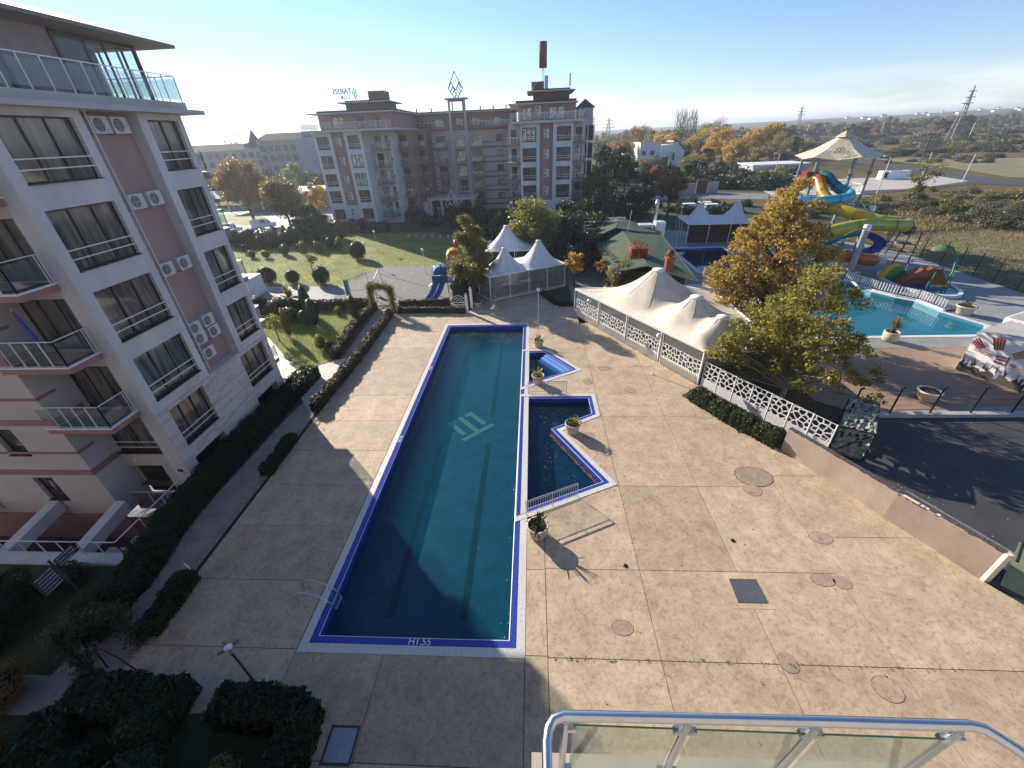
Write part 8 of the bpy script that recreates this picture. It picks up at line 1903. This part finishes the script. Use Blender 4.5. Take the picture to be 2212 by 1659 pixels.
# cars
def car(label, x, y, rz, col, kind='car', name='car', group=None):
    t = E(name, label, 'car' if kind == 'car' else 'van', (x, y, 0), rz, group); L_, W, H_ = (4.3, 1.75, 1.45) if kind == 'car' else (4.8, 1.85, 1.95)
    body = [(-.5, .22), (-.5, .52), (-.47, .60), (-.26, .66), (-.14, 1), (.30, 1), (.44, .66), (.5, .60), (.5, .22)] if kind == 'car' else [(-.5, .2), (-.5, .45), (-.45, .55), (-.28, .62), (-.17, .97), (-.12, 1), (.47, 1), (.5, .94), (.5, .2)]
    for W_, zt, nm, mt in ((W, 1, 'body', mat('car_paint_'+str(int(col[0]*100)), col, .25, .1, var=.03)),):
        m = MB(); pr = [(a*L_, b*H_) for a, b in body]; k = len(pr); vs_ = [(a, s*W_/2*(1 if b < .62*H_ else .86), b) for s in (-1, 1) for a, b in pr]
        m.idx(vs_, [tuple(range(k))[::-1] if 0 else tuple(range(k)), tuple(range(k, 2*k))[::-1]]+[(i, i+k, (i+1) % k+k, (i+1) % k) for i in range(k)]); m.build(nm, mt, t, local=True)
    m = MB(); a0, a1 = (-.13, .34) if kind == 'car' else (-.15, .12)
    for s in (-1, 1):
        yy = s*W/2*.935
        m.face([(a0*L_, s*(W/2*.96), .68*H_), (a1*L_, s*(W/2*.96), .68*H_), ((a1-.06)*L_, s*(W/2*.875), .95*H_), ((a0+.05)*L_, s*(W/2*.875), .95*H_)])
    m.build('side_windows', PANE, t, local=True)
    m = MB(); b = body[3], body[4]; m.face([(b[0][0]*L_-.02, -W*.42, b[0][1]*H_+.03), (b[1][0]*L_-.02, -W*.38, b[1][1]*H_*.97), (b[1][0]*L_-.02, W*.38, b[1][1]*H_*.97), (b[0][0]*L_-.02, W*.42, b[0][1]*H_+.03)]); m.build('windscreen', PANE, t, local=True)
    for sx in (-.31, .31):
        for sy in (-1, 1):
            w_ = MB().tube([(sx*L_, sy*(W/2-.2), .32), (sx*L_, sy*(W/2+.01), .32)], .32, 14).build('wheel', BLACKM, t, local=True); MB().tube([(sx*L_, sy*(W/2+.0), .32), (sx*L_, sy*(W/2+.02), .32)], .18, 10).build('rim', RAILW, w_, local=True)
    for sy in (-1, 1): MB().box(-.505*L_, -.48*L_, sy*W*.4-.15, sy*W*.4+.15, .48*H_, .56*H_).build('headlight', RAILW, t, local=True)
    return t
car('white delivery van parked under the street trees', -60.0, 93.2, R(200), (.72, .72, .72), 'van', 'parked_van'); car('white small van parked to the left of the delivery van', -65.2, 89.0, R(205), (.68, .68, .68), 'van', 'parked_van')
car('silver car half hidden by shrubs in front of the vans', -56.8, 86.0, R(190), (.45, .46, .48), name='parked_car'); car('dark red-lit car at the left edge of the car park', -69.5, 86.5, R(190), (.16, .05, .05), name='parked_car')
car('dark blue car driving on the far road at the right', 132, 158.5, R(120), (.06, .07, .12), name='moving_car')
car('large white camper parked in the street right of the hotel', 18.5, 124, R(95), (.70, .70, .70), 'van', 'parked_van').scale = (1.5, 1.3, 1.6)
for k, (x, y) in enumerate(((20, 116), (21.5, 110), (23, 120))): car(['dark parked car just in front of the camper', 'dark parked car nearest in the street right of the hotel', 'dark parked car under the evergreens'][k], x, y, R(95), (.05+.02*k, .05, .05), name='parked_car')
globe_lamp('globe lamp in the street garden right of the hotel, left one', 14.8, 97, 4.0); globe_lamp('globe lamp in the street garden right of the hotel, middle one', 17.0, 99, 4.0); globe_lamp('globe lamp in the street garden right of the hotel, right one', 20.5, 96.5, 4.0)
globe_lamp('tall lamp with ball head beside the ventilation duct', 22.3, 66.5, 6.0)
# ---- shaded garden at the hotel foot
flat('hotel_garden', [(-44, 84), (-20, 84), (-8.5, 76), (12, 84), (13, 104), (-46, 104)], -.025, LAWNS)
rng = random.Random(77)
for k in range(30):
    x = -40+k*1.75+rng.uniform(-.5, .5); y = 86.5+rng.uniform(-1.5, 1) if x < -28 or x > -6 else 97+rng.uniform(-8, 3)
    bush(['blackish shrub in the shaded bed at the foot of the hotel', 'green shrub in the shaded bed at the foot of the hotel', 'blackish shrub in the shaded bed at the foot of the hotel', 'needle-leaved shrub in the shaded bed at the foot of the hotel'][k % 4], x, y, rng.uniform(1.0, 1.7), rng.uniform(1.3, 2.6), [L_DARK, L_HEDGE, L_DARK, L_CON][k % 4], 40, .14, 900+k, group='shrub bed at the hotel foot')
for k in range(11): t = MB().box(-24+k*1.6, -23.7+k*1.6, 80-k*.35, 80.3-k*.35, 0, .35).build('white_stone', WHITE); setp(t, 'small white marker stone in the row on the shaded lawn', 'stone', 'row of white stones on the shaded lawn')
# ---- the viewer's own building behind the balcony (keeps half of the sky off the near deck)
vb = E('viewer_building', 'cream apartment block the picture is taken from, behind the steel balcony', 'building', (4, -2, 0))
m = MB(); m.box(-17, 24, -14, -1.3, -.1, 21); m.build('wall', mat('grey_plaster', (.30, .29, .29), .85), vb)
m = MB(); m.box(-40, -20, -14, -2, -.1, 21); m.build('side_wall', mat('grey_plaster'), vb)
for z in (3.1, 6.2, 9.3, 14.6): MB().box(-14, -4, -1.3, .9, z-.2, z).build('balcony_slab', WHITE, vb)

# ---- drain channel between footpath and deck
dc = E('drain_channel', 'dark drain channel with pale edging bricks along the deck beside the footpath', 'drain', (-15.1, 14, 0))
MB().box(-15.12, -14.97, 9.9, 20.5, -.03, -.006).build('channel', DARK, dc)  # flat strip painted dark for the shade down in the channel
m = MB(); m.box(-15.5, -15.2, 9.9, 20.5, -.03, -.012); m.build('bed', GROUT, dc)
for k in range(96): MB().box(-15.49, -15.15, 9.92+k*.11, 9.92+k*.11+.085, -.02, .0).build('edging_brick', PATHM, dc)
t = E('pipe_stub', 'short pale pipe stub beside the low shaded hedge end', 'pipe', (-15.25, 10.3, 0)); MB().tube([(-15.25, 10.3, 0), (-15.25, 10.3, .35), (-15.4, 10.35, .5)], .04, 8).build('pipe', RAILW, t)
# ================================================================ the air
hm = bpy.data.materials.new('haze'); hm.use_nodes = True; t_ = hm.node_tree; t_.nodes.clear(); ho_ = t_.nodes.new('ShaderNodeOutputMaterial'); vp = t_.nodes.new('ShaderNodeVolumePrincipled')
vp.inputs['Color'].default_value = (.80, .90, 1.0, 1); vp.inputs['Density'].default_value = .00034; vp.inputs['Anisotropy'].default_value = .5; t_.links.new(vp.outputs[0], ho_.inputs['Volume'])
hz_o = MB().box(-2500, 4000, -400, 5000, -60, 45).build('haze', hm); setp(hz_o, kind='stuff')
hz_o.data.polygons.foreach_set('use_smooth', [False]*6)
print('OBJ', len(bpy.data.objects), 'TRI', sum(len(m.polygons)*2 for m in bpy.data.meshes))
